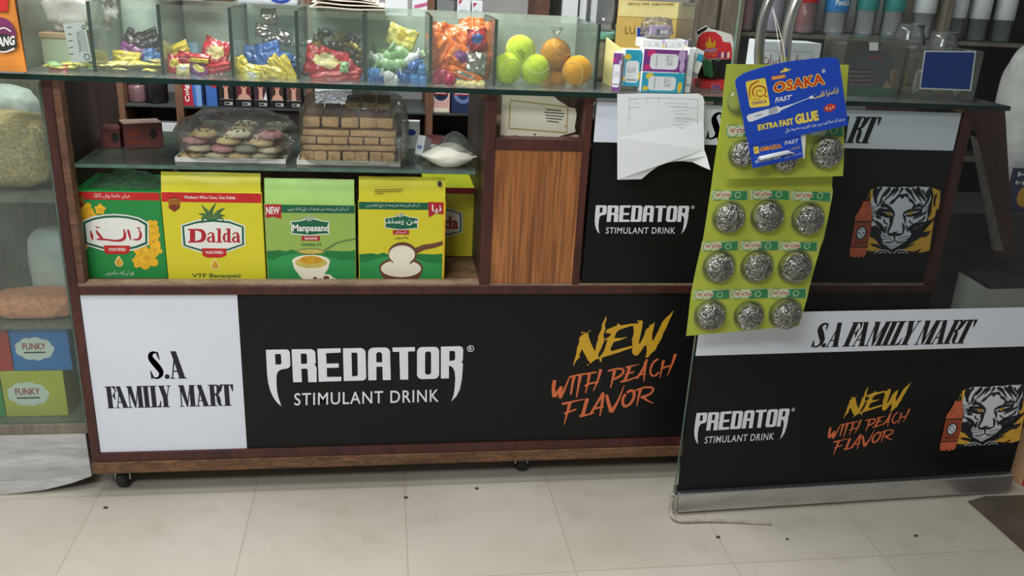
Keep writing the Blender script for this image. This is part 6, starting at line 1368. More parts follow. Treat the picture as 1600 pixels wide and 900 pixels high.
# clear jar
jp = W(934, 120, 2.10); t = thing('clear_jar', 'clear plastic jar with a teal band between the candy case and the soaps', 'jar', (jp.x, 2.11, ZT))
b = MB(); b.lathe([(.030, .0005), (.035, .006), (.036, .02), (.036, .095), (.036, .115), (.033, .13), (.038, .14), (.038, .19), (.034, .20), (.03, .205)], (jp.x, 2.11, ZT), PET, 28); obj('jar_body', b, t)
b = MB(); b.lathe([(.0368, .098), (.0372, .100), (.0372, .110), (.0368, .112)], (jp.x, 2.11, ZT), mat('teal_band', S(110, 168, 150), .4), 28); obj('band', b, t)
b = MB(); b.lathe([(.028, .003), (.033, .007), (.034, .02), (.034, .088), (.03, .092)], (jp.x, 2.11, ZT), mat('jar_fill', S(198, 188, 172), .6, var=.25, scale=70), 24); obj('contents', b, t)
# lighter display
YL2 = 2.0; F7 = Frame((0, YL2, 0)); u7 = lambda x, y: F7.uv(*zL(x, y)); LRED = mat('lighter_card_red', S(212, 52, 58), .4); LBLK = mat('lighter_card_black', S(28, 30, 30), .4)
lt = thing('lighter_display', 'red and black lighter display with a flame on its arched back card', 'display carton', (u7(1030, 700)[0], YL2 + .03, ZT))
z0 = ZT + .0005; x0, x1 = u7(920, 750)[0], u7(1190, 750)[0]
b = MB(); b.box(x0, x1, YL2, YL2 + .06, z0, u7(1000, 672)[1], LRED, .001); obj('base_tray', b, lt)
F8 = Frame((0, YL2 + .05, 0)); u8 = lambda x, y: F8.uv(*zL(x, y)); ol = [u8(*p) for p in ((890, 500), (884, 262), (925, 240), (972, 212), (1010, 236), (1110, 262), (1180, 285), (1195, 340), (1195, 660), (900, 660))]
b = MB(); b.prism([F8.at(*p) for p in ol][::-1], (0, .002, 0), P_WHT); bc = obj('back_card', b, lt)
pr = Print(); pr.poly([u8(*p) for p in ((890, 262), (925, 244), (970, 218), (985, 232), (960, 252), (905, 290))], LBLK, 1)
pr.poly([u8(*p) for p in ((888, 480), (890, 370), (905, 310), (940, 272), (990, 260), (1050, 266), (1095, 300), (1110, 345), (1170, 352), (1185, 400), (1185, 490))], LRED, 2)
for a in ([(1010, 392, 30), (1000, 350, 26), (998, 300, 3)], [(990, 392, 30), (975, 365, 22), (975, 335, 3)], [(1030, 392, 30), (1035, 360, 22), (1045, 330, 3)], [(1010, 394, 60), (1010, 370, 50)]): uw(pr, u8, a, PYEL, 3)
pr.outlined('~7', [u8(957, 430), u8(1058, 426), u8(1058, 400), u8(957, 404)], P_BLUE, 3, P_WHT, .0005, .012); utext(pr, u8, '~5', 955, 436, 1060, 472, PORG, 4, .03, 4)
for k in range(4): upoly(pr, u8, [(1072 + k * 24, 440), (1090 + k * 24, 425), (1090 + k * 24, 470), (1072 + k * 24, 485)], P_CREAM if k % 2 else SPP, 4)
pr.poly([u8(*p) for p in ((893, 490), (1190, 490), (1190, 658), (903, 658))], LBLK, 3)
b = MB(); b.prints(pr, F8); obj('printed_front', b, bc)
LG = mat('lighter_green', S(44, 110, 66), .3)
for k, (x, y, r, m, lb) in enumerate(((990, 560, -18, LG, 'green lighter leaning at the left of the lighter display'), (1030, 575, -14, LG, 'green lighter leaning second from the left in the lighter display'), (1075, 570, 4, LBLK, 'dark lighter standing at the right of the lighter display'))):
    p = F7.at(*u7(x, y)); q = thing('lighter', lb, 'lighter', p); q.location.y = YL2 + .022; q.rotation_euler = (0, radians(r), 0)
    b = MB(); b.box(-.0055, .0055, -.0045, .0045, -.022, .016, m, .002); obj('lighter_body', b, q, local=True); b = MB(); b.box(-.005, .005, -.004, .004, .0165, .024, STEEL, .001); obj('metal_top', b, q, local=True)
pr = Print(); utext(pr, u7, '~3', 1015, 690, 1090, 736, P_WHT, 1, .05, 0); utext(pr, u7, '~3', 1018, 692, 1088, 734, P_BLUE, 2, .02, 0); utext(pr, u7, '~9', 1010, 744, 1085, 760, P_WHT, 1, .02); b = MB(); b.prints(pr, F7, n0=.0004); obj('lettering', b, lt)

# ------------------------------------------------------------------ handwritten sheet taped to the counter edge
PAPER = mat('white_paper', S(232, 235, 242), .7, var=.02); GLINE = mat('pencil_grey', S(176, 178, 188), .7)
zP = Zm((900, 130, 1130, 460), 627.0); FPp = Frame((0, 1.8605, 0)); up = lambda x, y: FPp.uv(*zP(x, y))
ol = [(176, 46), (300, 44), (420, 46), (522, 44), (540, 55), (546, 75), (543, 160), (540, 280), (548, 305), (560, 362), (530, 352), (495, 335), (455, 331), (420, 332), (385, 340), (350, 355), (318, 378), (280, 410), (230, 410), (175, 410), (175, 230)]
wpp = lambda u_, v_: .003 * sin(u_ * 40) * max(0, min(1, (1.0 - v_) * 8)) + (.012 * max(0, (u_ - up(500, 200)[0]) / .03) ** 1.5 * (1 if v_ < up(0, 250)[1] else 0.15))
pr = Print(); pr.poly([up(*p) for p in ol], PAPER, 0); bmp = MB()
loop = [up(*p) for p in ol]; tri = tessellate_polygon([[Vector((a, c_, 0)) for a, c_ in loop]])
va = [bmp.bm.verts.new(FPp.at(a, c_, wpp(a, c_))) for a, c_ in loop]; vb = [bmp.bm.verts.new(FPp.at(a, c_, wpp(a, c_) - .0004)) for a, c_ in loop]; mi = bmp.mi(PAPER)
for q in tri:
    try: bmp.bm.faces.new([va[i] for i in q]); bmp.bm.faces.new([vb[i] for i in q[::-1]])
    except ValueError: pass
for i in range(len(va)): bmp.bm.faces.new((va[i], va[(i + 1) % len(va)], vb[(i + 1) % len(va)], vb[i]))
sheet = single('paper_sheet', bmp, 'torn white sheet with a faint handwritten table hanging from the counter edge', 'paper')
pr = Print(); SCR = random.Random(4)
for x in (228, 302, 352, 520): ustroke(pr, up, [(x, 64), (x - 4, 180), (x - 2, 285)], 1.8, 1.8, GLINE, 1)
for y in (64, 100, 150, 186, 240, 288): ustroke(pr, up, [(226, y + 4), (360, y - 2), (520, y + (6 if y < 200 else 2))], 1.8, 1.8, GLINE, 1)
for r_ in range(13):
    y = 84 + r_ * 15
    for x0_, x1_ in (((242, 290),) if r_ % 3 == 0 else ()) + (((364, 500),) if r_ < 11 else ()):
        pts = []; x = x0_ + SCR.uniform(0, 20)
        while x < x1_ - SCR.uniform(0, 30): pts.append((x, y + SCR.uniform(-3, 3) + (x - x0_) * .03)); x += SCR.uniform(4, 9)
        if len(pts) > 2: ustroke(pr, up, pts, 1.6, 1.6, GLINE, 1, n=2)
b = MB(); b.prints(pr, FPp, n0=.0008, warp=wpp); obj('handwriting', b, sheet)

# ------------------------------------------------------------------ scourer strips and glue card hanging from the door handle
LIME = mat('scourer_card_lime', S(180, 190, 68), .45, var=.12, scale=14); LIMEP = mat('scourer_label_pale', S(196, 210, 160), .45, var=.08); SGRN = mat('scourer_label_green', S(52, 136, 84), .45); SRED = mat('scourer_label_rust', S(150, 60, 44), .5)
WIRE = mat('scourer_steel', (.66, .65, .63, 1), .24, 1.0, var=.35, scale=200); WIRED = mat('scourer_core', S(30, 30, 30), .5, .3, var=.4, scale=300)
def scourer_mesh(seed):
    key = ('w', seed)
    if key in _PM: return _PM[key]
    R2 = random.Random(seed); b = MB(); b.ball((0, 0, 0), (.0205, .011, .0205), WIRED, 3, .15, 3.0, seed)
    for k in range(120):
        fa = 2.39996 * k; fy = 1 - (k + .5) / 120 * .98; fr2 = math.sqrt(max(0, 1 - fy * fy)); n = Vector((fr2 * cos(fa), -fy, fr2 * sin(fa))).normalized(); a = n.orthogonal().normalized(); c_ = n.cross(a); ph = R2.uniform(0, 6.3); rad = R2.uniform(.004, .011); ln = R2.uniform(2.0, 4.6); ctr = n * R2.uniform(.75, 1.0); pts = []
        for j in range(9):
            th = ph + ln * j / 8; q = (ctr + (a * cos(th) + c_ * sin(th)) * (rad / .024)).normalized() * R2.uniform(.96, 1.06)
            pts.append((q.x * .0235, q.y * .0145, q.z * .0235))
        b.tube(pts, .00062, WIRE, 4, cap=False)
    me = b.mesh('steel_scourer'); _PM[key] = me; return me
def dome_mesh(r, d):
    key = ('d', r, d)
    if key in _PM: return _PM[key]
    b = MB(); b.grid(lambda s, v: Vector((r * cos(2 * pi * s) * cos(v * pi / 2 * .985), -d * sin(v * pi / 2), r * sin(2 * pi * s) * cos(v * pi / 2 * .985))), 24, 7, BLISTER, closed_u=True)
    b.grid(lambda s, v: Vector(((r + .004 * (1 - v)) * cos(2 * pi * s), -.0008, (r + .004 * (1 - v)) * sin(2 * pi * s))), 24, 1, BLISTER, closed_u=True)
    me = b.mesh('blister_dome'); _PM[key] = me; return me
def child(name, me, parent, p, sc=1.0, rot=0.0):
    o = bpy.data.objects.new(name, me); COL.objects.link(o); o.parent = parent
    o.matrix_basis = ROOTM[parent.name].inverted() @ Matrix.Translation(p) @ Matrix.Rotation(rot, 4, 'Y') @ Matrix.Scale(sc, 4); return o
def scour_label(pr, u, x, y, w_, h_, k):
    """small header label traced around its left end"""
    upoly(pr, u, [(x, y - h_ * .5), (x + w_, y - h_ * .55 + k), (x + w_, y + h_ * .5 + k), (x, y + h_ * .55)], LIMEP, 2); upoly(pr, u, [(x + w_ * .52, y - h_ * .45), (x + w_ * .98, y - h_ * .5 + k), (x + w_ * .98, y + h_ * .5 + k), (x + w_ * .46, y + h_ * .5)], SGRN, 3)
    uell(pr, u, x + w_ * .17, y + h_ * .02, h_ * .58, h_ * .56, LIMEP, 4); uell(pr, u, x + w_ * .17, y + h_ * .02, h_ * .58, h_ * .56, SGRN, 5, hole=.88); upoly(pr, u, [(x + w_ * .10, y - h_ * .22), (x + w_ * .54, y - h_ * .28), (x + w_ * .54, y + h_ * .20), (x + w_ * .10, y + h_ * .24)], P_CREAM, 6); utext(pr, u, 'FAST ACTION', x + w_ * .11, y - h_ * .2, x + w_ * .53, y + h_ * .18, SRED, 7, .05)
    uell(pr, u, x + w_ * .72, y, h_ * .35, h_ * .35, LIMEP, 6, hole=.75)
def strip(name, label, y, outline_px, rows, labels, z, lh):
    fr = Frame((0, y, 0)); loop = [fr.uv(*p) for p in outline_px]; zs = [p[1] for p in loop]; xs = [p[0] for p in loop]
    t = thing(name, label, 'scourer strip', ((min(xs) + max(xs)) / 2, y, min(zs)))
    wv = lambda a, c_: .0012 * sin((c_ - min(zs)) * 30)
    # card: fine strips across so that it can ripple
    b = MB(); n = 26; m_ = 12
    L_ = [fr.uv(*p) for p in outline_px[:len(outline_px) // 2]]; R_ = [fr.uv(*p) for p in outline_px[len(outline_px) // 2:]][::-1]
    def ev(P, v):
        q = v * (len(P) - 1); i = min(int(q), len(P) - 2); f = q - i; return (P[i][0] * (1 - f) + P[i + 1][0] * f, P[i][1] * (1 - f) + P[i + 1][1] * f)
    def fn(s, v, off=0.0):
        a, c_ = ev(L_, v), ev(R_, v); x, zz_ = a[0] * (1 - s) + c_[0] * s, a[1] * (1 - s) + c_[1] * s; return fr.at(x, zz_, wv(x, zz_) - off)
    b.grid(lambda s, v: fn(s, 1 - v), m_, n, LIME); b.grid(lambda s, v: fn(1 - s, 1 - v, .0006), m_, n, LIME); obj('backing_card', b, t)
    u = lambda x, yy: fr.uv(*z(x, yy)); pr = Print()
    for (x, yy, w_, k) in labels: scour_label(pr, u, x, yy, w_, lh, k)
    b = MB(); b.prints(pr, fr, n0=.0014, warp=wv); obj('printed_labels', b, t)
    for i, (x, yy, r) in enumerate(rows):
        c_ = u(x, yy); k = abs(u(x + r, yy)[0] - c_[0]); p = fr.at(c_[0], c_[1], wv(*c_) + .001)
        d = child('blister_dome', dome_mesh(.028, .026), t, p + fr.N * .0006, k * 1.10 / .028)
        s = child('steel_scourer', scourer_mesh(i % 4 + 1), t, p + fr.N * .0115, k / .0245, i * 1.1)
    return t
zD = Zm((1060, 270, 1320, 540), 867.0); zC = Zm((1100, 80, 1350, 290), 1071.0)
rows = [(257, 228, 72), (457, 222, 74), (668, 236, 72), (208, 487, 72), (406, 485, 72), (604, 487, 74), (160, 736, 70), (362, 738, 66), (552, 730, 72)]
labs = [(172, 115, 190, 2), (374, 112, 205, 4), (586, 118, 208, 8), (120, 382, 192, -4), (322, 378, 200, 0), (528, 380, 196, 4), (76, 634, 192, -4), (272, 630, 196, -4), (470, 626, 196, 0)]
outl = [(1129, 165), (1112, 288), (1110, 300), (1098, 376), (1096, 383), (1081, 452), (1079, 462), (1072, 525)]
outr = [(1248, 509), (1262, 462), (1264, 452), (1283, 383), (1286, 376), (1302, 300), (1300, 290), (1312, 165)]
sb = strip('scourer_strip', 'long lime green blister strip of nine steel scourers hanging below the blue card', 1.668, outl + outr, rows, labs, zD, 46)
outl = [(1135, 100), (1130, 150), (1128, 200), (1129, 250), (1130, 280)]; outr = [(1317, 275), (1318, 250), (1319, 200), (1323, 150), (1326, 101)]
sa = strip('scourer_strip', 'short lime green blister strip of scourers right behind the blue glue card', 1.630, outl + outr, [(248, 680, 78), (530, 712, 78), (812, 672, 92)], [(148, 532, 240, 0), (440, 530, 240, 2), (700, 528, 230, 4)], zC, 74)
for k, (x, yy) in enumerate(((235, 330), (530, 330))):
    fr = Frame((0, 1.630, 0)); p = fr.at(*fr.uv(*zC(x, yy)), .003); child('blister_dome', dome_mesh(.028, .010), sa, p, .9)
# glue card
YG = 1.585; FG = Frame((0, YG, 0)); ug = lambda x, y: FG.uv(*zC(x, y))
GBLU = mat('glue_card_blue', S(26, 72, 186), .4, var=.05, scale=8); GRED = mat('glue_red', S(206, 62, 34), .4); GYEL = mat('glue_yellow', S(240, 214, 80), .4); GWHT = mat('glue_white', S(228, 232, 240), .4); GBRN = mat('glue_brown', S(170, 84, 30), .45); GGRY = mat('glue_grey', S(172, 176, 184), .45)
gc = thing('glue_card', 'blue glue card with red and yellow lettering hanging by a thread from the handle', 'glue card', FG.at(*ug(500, 780)))
ol = [(208, 205), (222, 178), (262, 150), (330, 126), (400, 105), (480, 86), (560, 70), (720, 50), (800, 44), (860, 42), (890, 47), (905, 66), (912, 110), (935, 270), (966, 495), (652, 562), (300, 632), (272, 520), (255, 420), (228, 300)]
b = MB(); b.prism([FG.at(*ug(*p)) for p in ol][::-1], (0, .0012, 0), GBLU); obj('card_panel', b, gc)
b = MB(); b.prism([FG.at(*ug(*p), -.002) for p in ((300, 634), (650, 564), (666, 712), (330, 786))][::-1], (0, .001, 0), GBLU); lo = obj('lower_tab', b, gc)
b = MB(); b.prism([FG.at(*ug(*p), -.006) for p in ((640, 566), (692, 552), (682, 722), (655, 716))][::-1], (0, .0006, 0), P_WHT); obj('paper_backing', b, gc)
pr = Print()
upoly(pr, ug, [(278, 212), (286, 202), (398, 180), (410, 184), (440, 352), (432, 366), (318, 379), (306, 372)], GYEL, 1)
uw(pr, ug, [(308, 322, 6), (303, 265, 9), (322, 222, 12), (370, 198, 8)], GBRN, 2); uw(pr, ug, [(345, 303, 4), (325, 285, 9), (332, 250, 11), (365, 232, 11), (402, 242, 10), (414, 270, 9), (396, 298, 8), (362, 300, 7), (350, 278, 6), (372, 262, 6), (392, 272, 3)], GBRN, 2)
utext(pr, ug, 'OSAKA', 318, 338, 420, 360, SPP, 2, .03, 14); utext(pr, ug, '~6', 328, 316, 384, 328, GBRN, 2, .01, 6); uell(pr, ug, 416, 302, 8, 8, GBRN, 2, n=10)
upoly(pr, ug, [(450, 170), (542, 154), (546, 178), (454, 194)], PORG, 1); utext(pr, ug, '~7', 458, 172, 538, 190, GYEL, 2, .03, 14)
pr.outlined('OSAKA', [ug(464, 279), ug(808, 219), ug(796, 148), ug(468, 213)], GRED, 2, GYEL, .0016, .03)
uell(pr, ug, 800, 132, 12, 12, P_WHT, 2, n=14, hole=.7); utext(pr, ug, 'R', 796, 126, 805, 139, P_WHT, 2, .02)
pr.text('FAST', [ug(474, 345), ug(578, 325), ug(590, 290), ug(482, 310)], GWHT, 2, .03)
pr.text(urdu('ایکسٹرا فاسٹ'), [ug(735, 332), ug(902, 286), ug(896, 238), ug(730, 282)], GYEL, 2, .02)
upoly(pr, ug, [(288, 452), (284, 438), (296, 424), (430, 386), (488, 366), (505, 372), (508, 378), (598, 350), (602, 356), (514, 396), (505, 410), (434, 428), (322, 470), (298, 472)], GWHT, 2)
upoly(pr, ug, [(430, 386), (486, 368), (498, 406), (434, 428)], GGRY, 3); pr.text('OSAKA', [ug(342, 440), ug(390, 427), ug(388, 417), ug(340, 430)], P_DARK, 3, .02)
uw(pr, ug, [(600, 353, 7), (660, 330, 5), (710, 311, 4)], GWHT, 2, n=1); upoly(pr, ug, [(700, 309), (726, 293), (732, 313), (712, 320)], GWHT, 2)
pr.text('EXTRA FAST', [ug(362, 532), ug(602, 490), ug(594, 446), ug(358, 492)], GYEL, 2, .05); pr.text('GLUE', [ug(612, 492), ug(770, 462), ug(758, 394), ug(606, 424)], GYEL, 2, .06)
st = [];
for k in range(22):
    a = 2 * pi * k / 22; rr_ = 1.0 if k % 2 else .72; st.append((842 + 48 * rr_ * cos(a), 378 + 30 * rr_ * sin(a) - 10 * rr_ * cos(a)))
upoly(pr, ug, st, GRED, 2); pr.text(urdu('نیا'), [ug(818, 394), ug(868, 382), ug(866, 362), ug(816, 374)], GWHT, 3, .02)
pr.text(urdu('ہر چیز کو سیکنڈوں میں جوڑے اور بہت مضبوط بنائے'), [ug(545, 548), ug(942, 468), ug(936, 436), ug(540, 516)], GWHT, 2, .01)
upoly(pr, ug, [(508, 146), (514, 132), (528, 130), (534, 116), (545, 110), (556, 114), (560, 122), (580, 118), (578, 126), (552, 136)], GYEL, 2)
b = MB(); b.prints(pr, FG); obj('lettering', b, gc)
pr = Print(); FG2 = Frame((0, YG + .002, 0)); ug2 = lambda x, y: FG2.uv(*zC(x, y))
upoly(pr, ug2, [(330, 642), (364, 636), (370, 682), (336, 688)], GYEL, 1); uw(pr, ug2, [(342, 675, 3), (346, 655, 5), (358, 660, 4)], GBRN, 2)
pr.outlined('OSAKA', [ug2(374, 670), ug2(518, 645), ug2(516, 620), ug2(375, 645)], GRED, 1, GYEL, .0007, .03); pr.text('FAST', [ug2(540, 628), ug2(630, 612), ug2(632, 586), ug2(542, 602)], GWHT, 1, .02)
pr.text('EXTRA FAST GLUE', [ug2(345, 750), ug2(512, 716), ug2(510, 698), ug2(343, 732)], GWHT, 1, .03); pr.text(urdu('ایکسٹرا فاسٹ'), [ug2(575, 668), ug2(640, 650), ug2(638, 630), ug2(573, 648)], GYEL, 1); pr.text(urdu('مضبوط بنائے'), [ug2(540, 718), ug2(655, 690), ug2(653, 674), ug2(538, 702)], GWHT, 1)
b = MB(); b.prints(pr, FG2); obj('lettering', b, lo)
a, c_, d = FG2.at(*ug2(356, 716), .005), FG2.at(*ug2(555, 672), .005), FG2.at(*ug2(596, 680), .005)
b = MB(); b.tube([a, a + (c_ - a) * .04, c_, c_ + (d - c_) * .3, d], [.0030, .0042, .0042, .002, .0015], GWHT, 12); obj('glue_tube', b, lo)
THREAD = mat('nylon_thread', S(200, 200, 196), .4)
tp0 = FG.at(*ug(545, 118), .001)
hk = Vector((tp0.x + .004, FD.at(0, 0, .060).y, 1.205))
b = MB(); b.tube(catmull([tuple(tp0), tuple(tp0 + Vector((-.002, .02, .04))), tuple(hk)], 5), .0006, THREAD, 5); b.tube(catmull([tuple(tp0 + Vector((-.006, 0, 0))), tuple(tp0 + Vector((-.012, .025, .05))), tuple(hk)], 5), .0006, THREAD, 5); obj('thread', b, gc)

# ------------------------------------------------------------------ behind the door glass, on the right of the counter
zR = Zm((1240, 0, 1600, 170), 1600.0)
DY = 2.02; f = Frame((0, DY, 0)); x0, x1 = f.uv(1186, 100)[0], f.uv(1279, 100)[0]; z1 = f.uv(1230, 66)[1]
t = thing('donation_box', 'white box with a red handwritten style line behind the door handle', 'box', ((x0 + x1) / 2, DY + .04, ZT)); b = MB(); b.box(x0, x1, DY, DY + .08, ZT + .0004, z1, WBOX, .001); obj('box_body', b, t)
pr = Print(); w_, h_ = x1 - x0, z1 - ZT
for a in (((.02, .12), (.86, .12)), ((.86, .12), (.86, .82)), ((.86, .82), (.02, .82))): pr.stroke([(x0 + w_ * a[0][0], ZT + h_ * a[0][1]), (x0 + w_ * a[1][0], ZT + h_ * a[1][1])], GLINE, 1, w=.0012, n=1)
pr.text(urdu('صدقہ و خیرات'), [(x0 + w_ * .03, ZT + h_ * .45), (x0 + w_ * .84, ZT + h_ * .45), (x0 + w_ * .84, ZT + h_ * .75), (x0 + w_ * .03, ZT + h_ * .75)], mat('ink_maroon', S(150, 56, 66), .5), 1, .01)
b = MB(); b.prints(pr, f, n0=.0005); obj('printed_front', b, t)
def acrylic(label, quad, y, d, ztop=None):
    f = Frame((0, y, 0)); q = [f.uv(*p) for p in quad]; x0 = (q[0][0] + q[3][0]) / 2; x1 = (q[1][0] + q[2][0]) / 2; z1 = (q[0][1] + q[1][1]) / 2
    t = thing('acrylic_box', label, 'display box', ((x0 + x1) / 2, y + d / 2, ZT)); z0 = ZT + .0004
    for n_, a in (('front_pane', (x0, x1, y, y + .003, z0, z1)), ('back_pane', (x0, x1, y + d - .003, y + d, z0, z1)), ('side_pane', (x0, x0 + .003, y + .0032, y + d - .0032, z0, z1)), ('side_pane', (x1 - .003, x1, y + .0032, y + d - .0032, z0, z1)), ('top_pane', (x0, x1, y, y + d, z1 + .0001, z1 + .003))):
        b = MB(); b.box(*a, ACRYL); obj(n_, b, t)
    return t, f, x0, x1, z1
t, f, x0, x1, z1 = acrylic('hazy clear box with a square blue sticker near the right counter end', [(1416, 80), (1532, 80), (1526, 162), (1412, 160)], 1.955, .13)
pr = Print(); pr.poly([f.uv(*p) for p in ((1444, 79), (1525, 80), (1517, 142), (1436, 139))], P_WHT, 1); pr.poly([f.uv(*p) for p in ((1446, 81), (1523, 82), (1515, 140), (1438, 137))], mat('sticker_blue', S(28, 62, 140), .5, var=.08), 2); b = MB(); b.prints(pr, f, n0=.0006); obj('sticker', b, t)
for k in range(7):
    xx = x0 + .014 + (x1 - x0 - .03) * k / 6; inst('snack_packet', packet_mesh(.032, .058, .012, K_CRM if k % 2 else K_WHT, None, k % 3), Matrix.Translation((xx, 2.005 + .018 * (k % 2), ZT + .034)) @ Matrix.Rotation(radians(62 - 18 * (k % 3)), 4, 'Z'), 'cream packet standing inside the clear box with the blue sticker', 'packet', 'packets in the clear box')
t, f, x0, x1, z1 = acrylic('hazy clear box holding a dark arched card, left of the blue sticker', [(1318, 60), (1412, 62), (1408, 160), (1314, 158)], 1.965, .11)
pr = Print(); pr.poly([f.uv(*p) for p in ((1358, 66), (1372, 66), (1372, 79), (1358, 79))], P_WHT, 1); b = MB(); b.prints(pr, f, n0=.0006); obj('sticker', b, t)
f2 = Frame((0, 2.0, 0)); uR = lambda x, y: f2.uv(*zR(x, y)); ol = [(352, 650), (345, 560), (360, 460), (395, 400), (460, 365), (540, 348), (620, 352), (690, 380), (735, 430), (742, 560), (735, 650)]
b = MB(); zlow = ZT + .02; pts = [f2.at(*uR(*p)) for p in ol]
for p in pts: p.x = min(max(p.x, x0 + .006), x1 - .006); p.z = max(p.z, ZT + .003)
b.prism(pts[::-1], (0, .002, 0), mat('scarf_card', S(84, 88, 106), .5, var=.15)); sc = single('arched_card', b, 'dark arched product card inside the hazy clear box', 'card')
pr = Print(); upoly(pr, uR, [(372, 480), (560, 480), (560, 600), (365, 600)], mat('ink_dull_plum', S(74, 54, 72), .5), 1)
for k in range(4): ustroke(pr, uR, [(385, 496 + k * 30), (480, 500 + k * 30), (560 - 20 * (k % 2), 496 + k * 30)], 10, 10, mat('ink_pale_plum', S(160, 146, 160), .5), 2)
utext(pr, uR, '~4', 520, 378, 620, 420, T_RED, 2, .02); uell(pr, uR, 700, 540, 30, 60, SKIN, 2, .3); uell(pr, uR, 714, 540, 16, 40, mat('ink_dull_plum', S(74, 54, 72), .5), 3, .3); upoly(pr, uR, [(352, 600), (735, 600), (735, 650), (352, 650)], P_HILL, 3); upoly(pr, uR, [(600, 640), (640, 560), (700, 600), (720, 650)], SKIN, 4)
b = MB(); b.prints(pr, f2, n0=.0004); obj('printed_front', b, sc)
b = MB(); b.box(x0 + .004, x1 - .004, 1.971, 1.995, ZT + .0006, ZT + .018, mat('tray_green', S(46, 110, 76), .45), .002); single('green_tray', b, 'green base strip under the dark arched card', 'tray')
# bottles on the upper back shelf and jars near the counter end
WLAB = mat('label_white', S(206, 210, 212), .5); LBLUE = mat('label_blue', S(54, 128, 190), .45); LTEAL = mat('label_teal', S(60, 140, 134), .45); REDL = mat('red_syrup', S(150, 30, 36), .25, var=.1); WATER = glass('water_fill', (.88, .93, .95), .03, (.7, .75, .8), gain=1.2)
def bottle(label, px, y, z, r, h, fill, lab, labz, txt=None, body=glass('bottle_pet', (0.95, 0.97, 0.98), 0.17, (0.80, 0.83, 0.84), rough=0.06, gain=1.5), group=None):
    x = W(px, 40, y).x; t = thing('plastic_bottle', label, 'bottle', (x, y, z), 0, group)
    pf = [(r * .75, .0005), (r * .98, .004), (r, .012)]
    for k in range(5): pf += [(r, .016 + k * .012), (r * .94, .022 + k * .012)]
    pf += [(r, .082), (r, h * .62), (r * .8, h * .75), (r * .38, h * .88), (r * .38, h * .97)]
    b = MB(); b.lathe(pf, (x, y, z), body, 24); obj('bottle_body', b, t)
    if fill: b = MB(); b.lathe([(r * .7, .004), (r * .9, .010), (r * .9, h * .5), (r * .2, h * .51)], (x, y, z), fill, 20); obj('contents', b, t)
    if lab:
        b = MB(); b.lathe([(r * 1.005, labz), (r * 1.015, labz + .001), (r * 1.015, labz + .075), (r * 1.005, labz + .076)], (x, y, z), lab, 24)
        lo_ = obj('label_band', b, t)
        if txt:
            pr = Print(); pr.tbox(txt, x - r * .6, z + labz + .022, x + r * .6, z + labz + .040, P_WHT, 1, .02); pr.poly([(x - r * .8, z + labz + .004), (x + r * .8, z + labz + .004), (x + r * .8, z + labz + .012), (x - r * .2, z + labz + .018), (x - r * .8, z + labz + .010)], P_BLUE, 1)
            b = MB(); b.prints(pr, Frame((x * 0, y, 0)), n0=.0003, warp=lambda a, c_: math.sqrt(max((r * 1.018) ** 2 - (a - x) ** 2, 0))); obj('lettering', b, lo_)
    b = MB(); b.lathe([(r * .42, h * .955), (r * .44, h * .96), (r * .44, h + .008), (r * .4, h + .01)], (x, y, z), LBLUE if fill is None else P_RED, 16); obj('bottle_cap', b, t)
SYb = SY + .05
bottle('clear water bottle with a blue label on the back shelf, behind the blue glue card', 1303, SYb, ZS3, .040, .24, None, LBLUE, .075, 'PureLife')
bottle('bottle with red drink nearest the right handle tube on the back shelf', 1256, SYb, ZS3 - .0, .036, .24, REDL, P_RED, .10)
bottle('pale red drink bottle left of the handle tubes on the back shelf', 1160, SYb, ZS3, .034, .22, mat('pink_drink', S(196, 120, 124), .3, var=.1), None, .1)
bottle('lilac tinted bottle seen between the handle tubes', 1206, SYb, ZS3, .034, .22, mat('lilac_drink', S(176, 166, 184), .3, var=.1), None, .1)
for k, px in enumerate((1350, 1392)): bottle(('first' if k == 0 else 'second') + ' teal banded bottle to the right of the blue labelled water bottle', px, SYb, ZS3, .036, .24, None, LTEAL, .085)
bottle('clear bottle with a pink white label right of the teal banded pair', 1440, SYb, ZS3, .036, .24, None, WLAB, .085)
for k, px in enumerate((1490, 1527, 1566)): bottle(('first', 'second', 'third')[k] + ' from left of three white labelled bottles at the shelf end', px, SYb, ZS3, .033, .24, None, WLAB, .075, None, glass('dark_pet', (.80, .86, .84), .12, (.6, .66, .65), gain=1.6))
for k, (px, y, r, h, lb) in enumerate(((1553, 2.12, .040, .15, 'clear glass jar standing right of the box with the blue sticker'), (1572, 2.27, .045, .16, 'clear jar at the far right back corner of the counter top'))):
    x = W(px, 150, y).x; x = min(x, 1.462 - r); t = thing('clear_jar', lb, 'jar', (x, y, ZT)); b = MB(); b.lathe([(r * .85, .0005), (r, .008), (r, h * .75), (r * .8, h * .88), (r * .8, h)], (x, y, ZT), PET, 24); obj('jar_body', b, t)
    b = MB(); b.lathe([(r * .7, .004), (r * .9, .012), (r * .9, h * .45), (r * .3, h * .5)], (x, y, ZT), mat('jar_dull_fill', S(120, 124, 116), .5, var=.5, scale=60), 18); obj('contents', b, t)

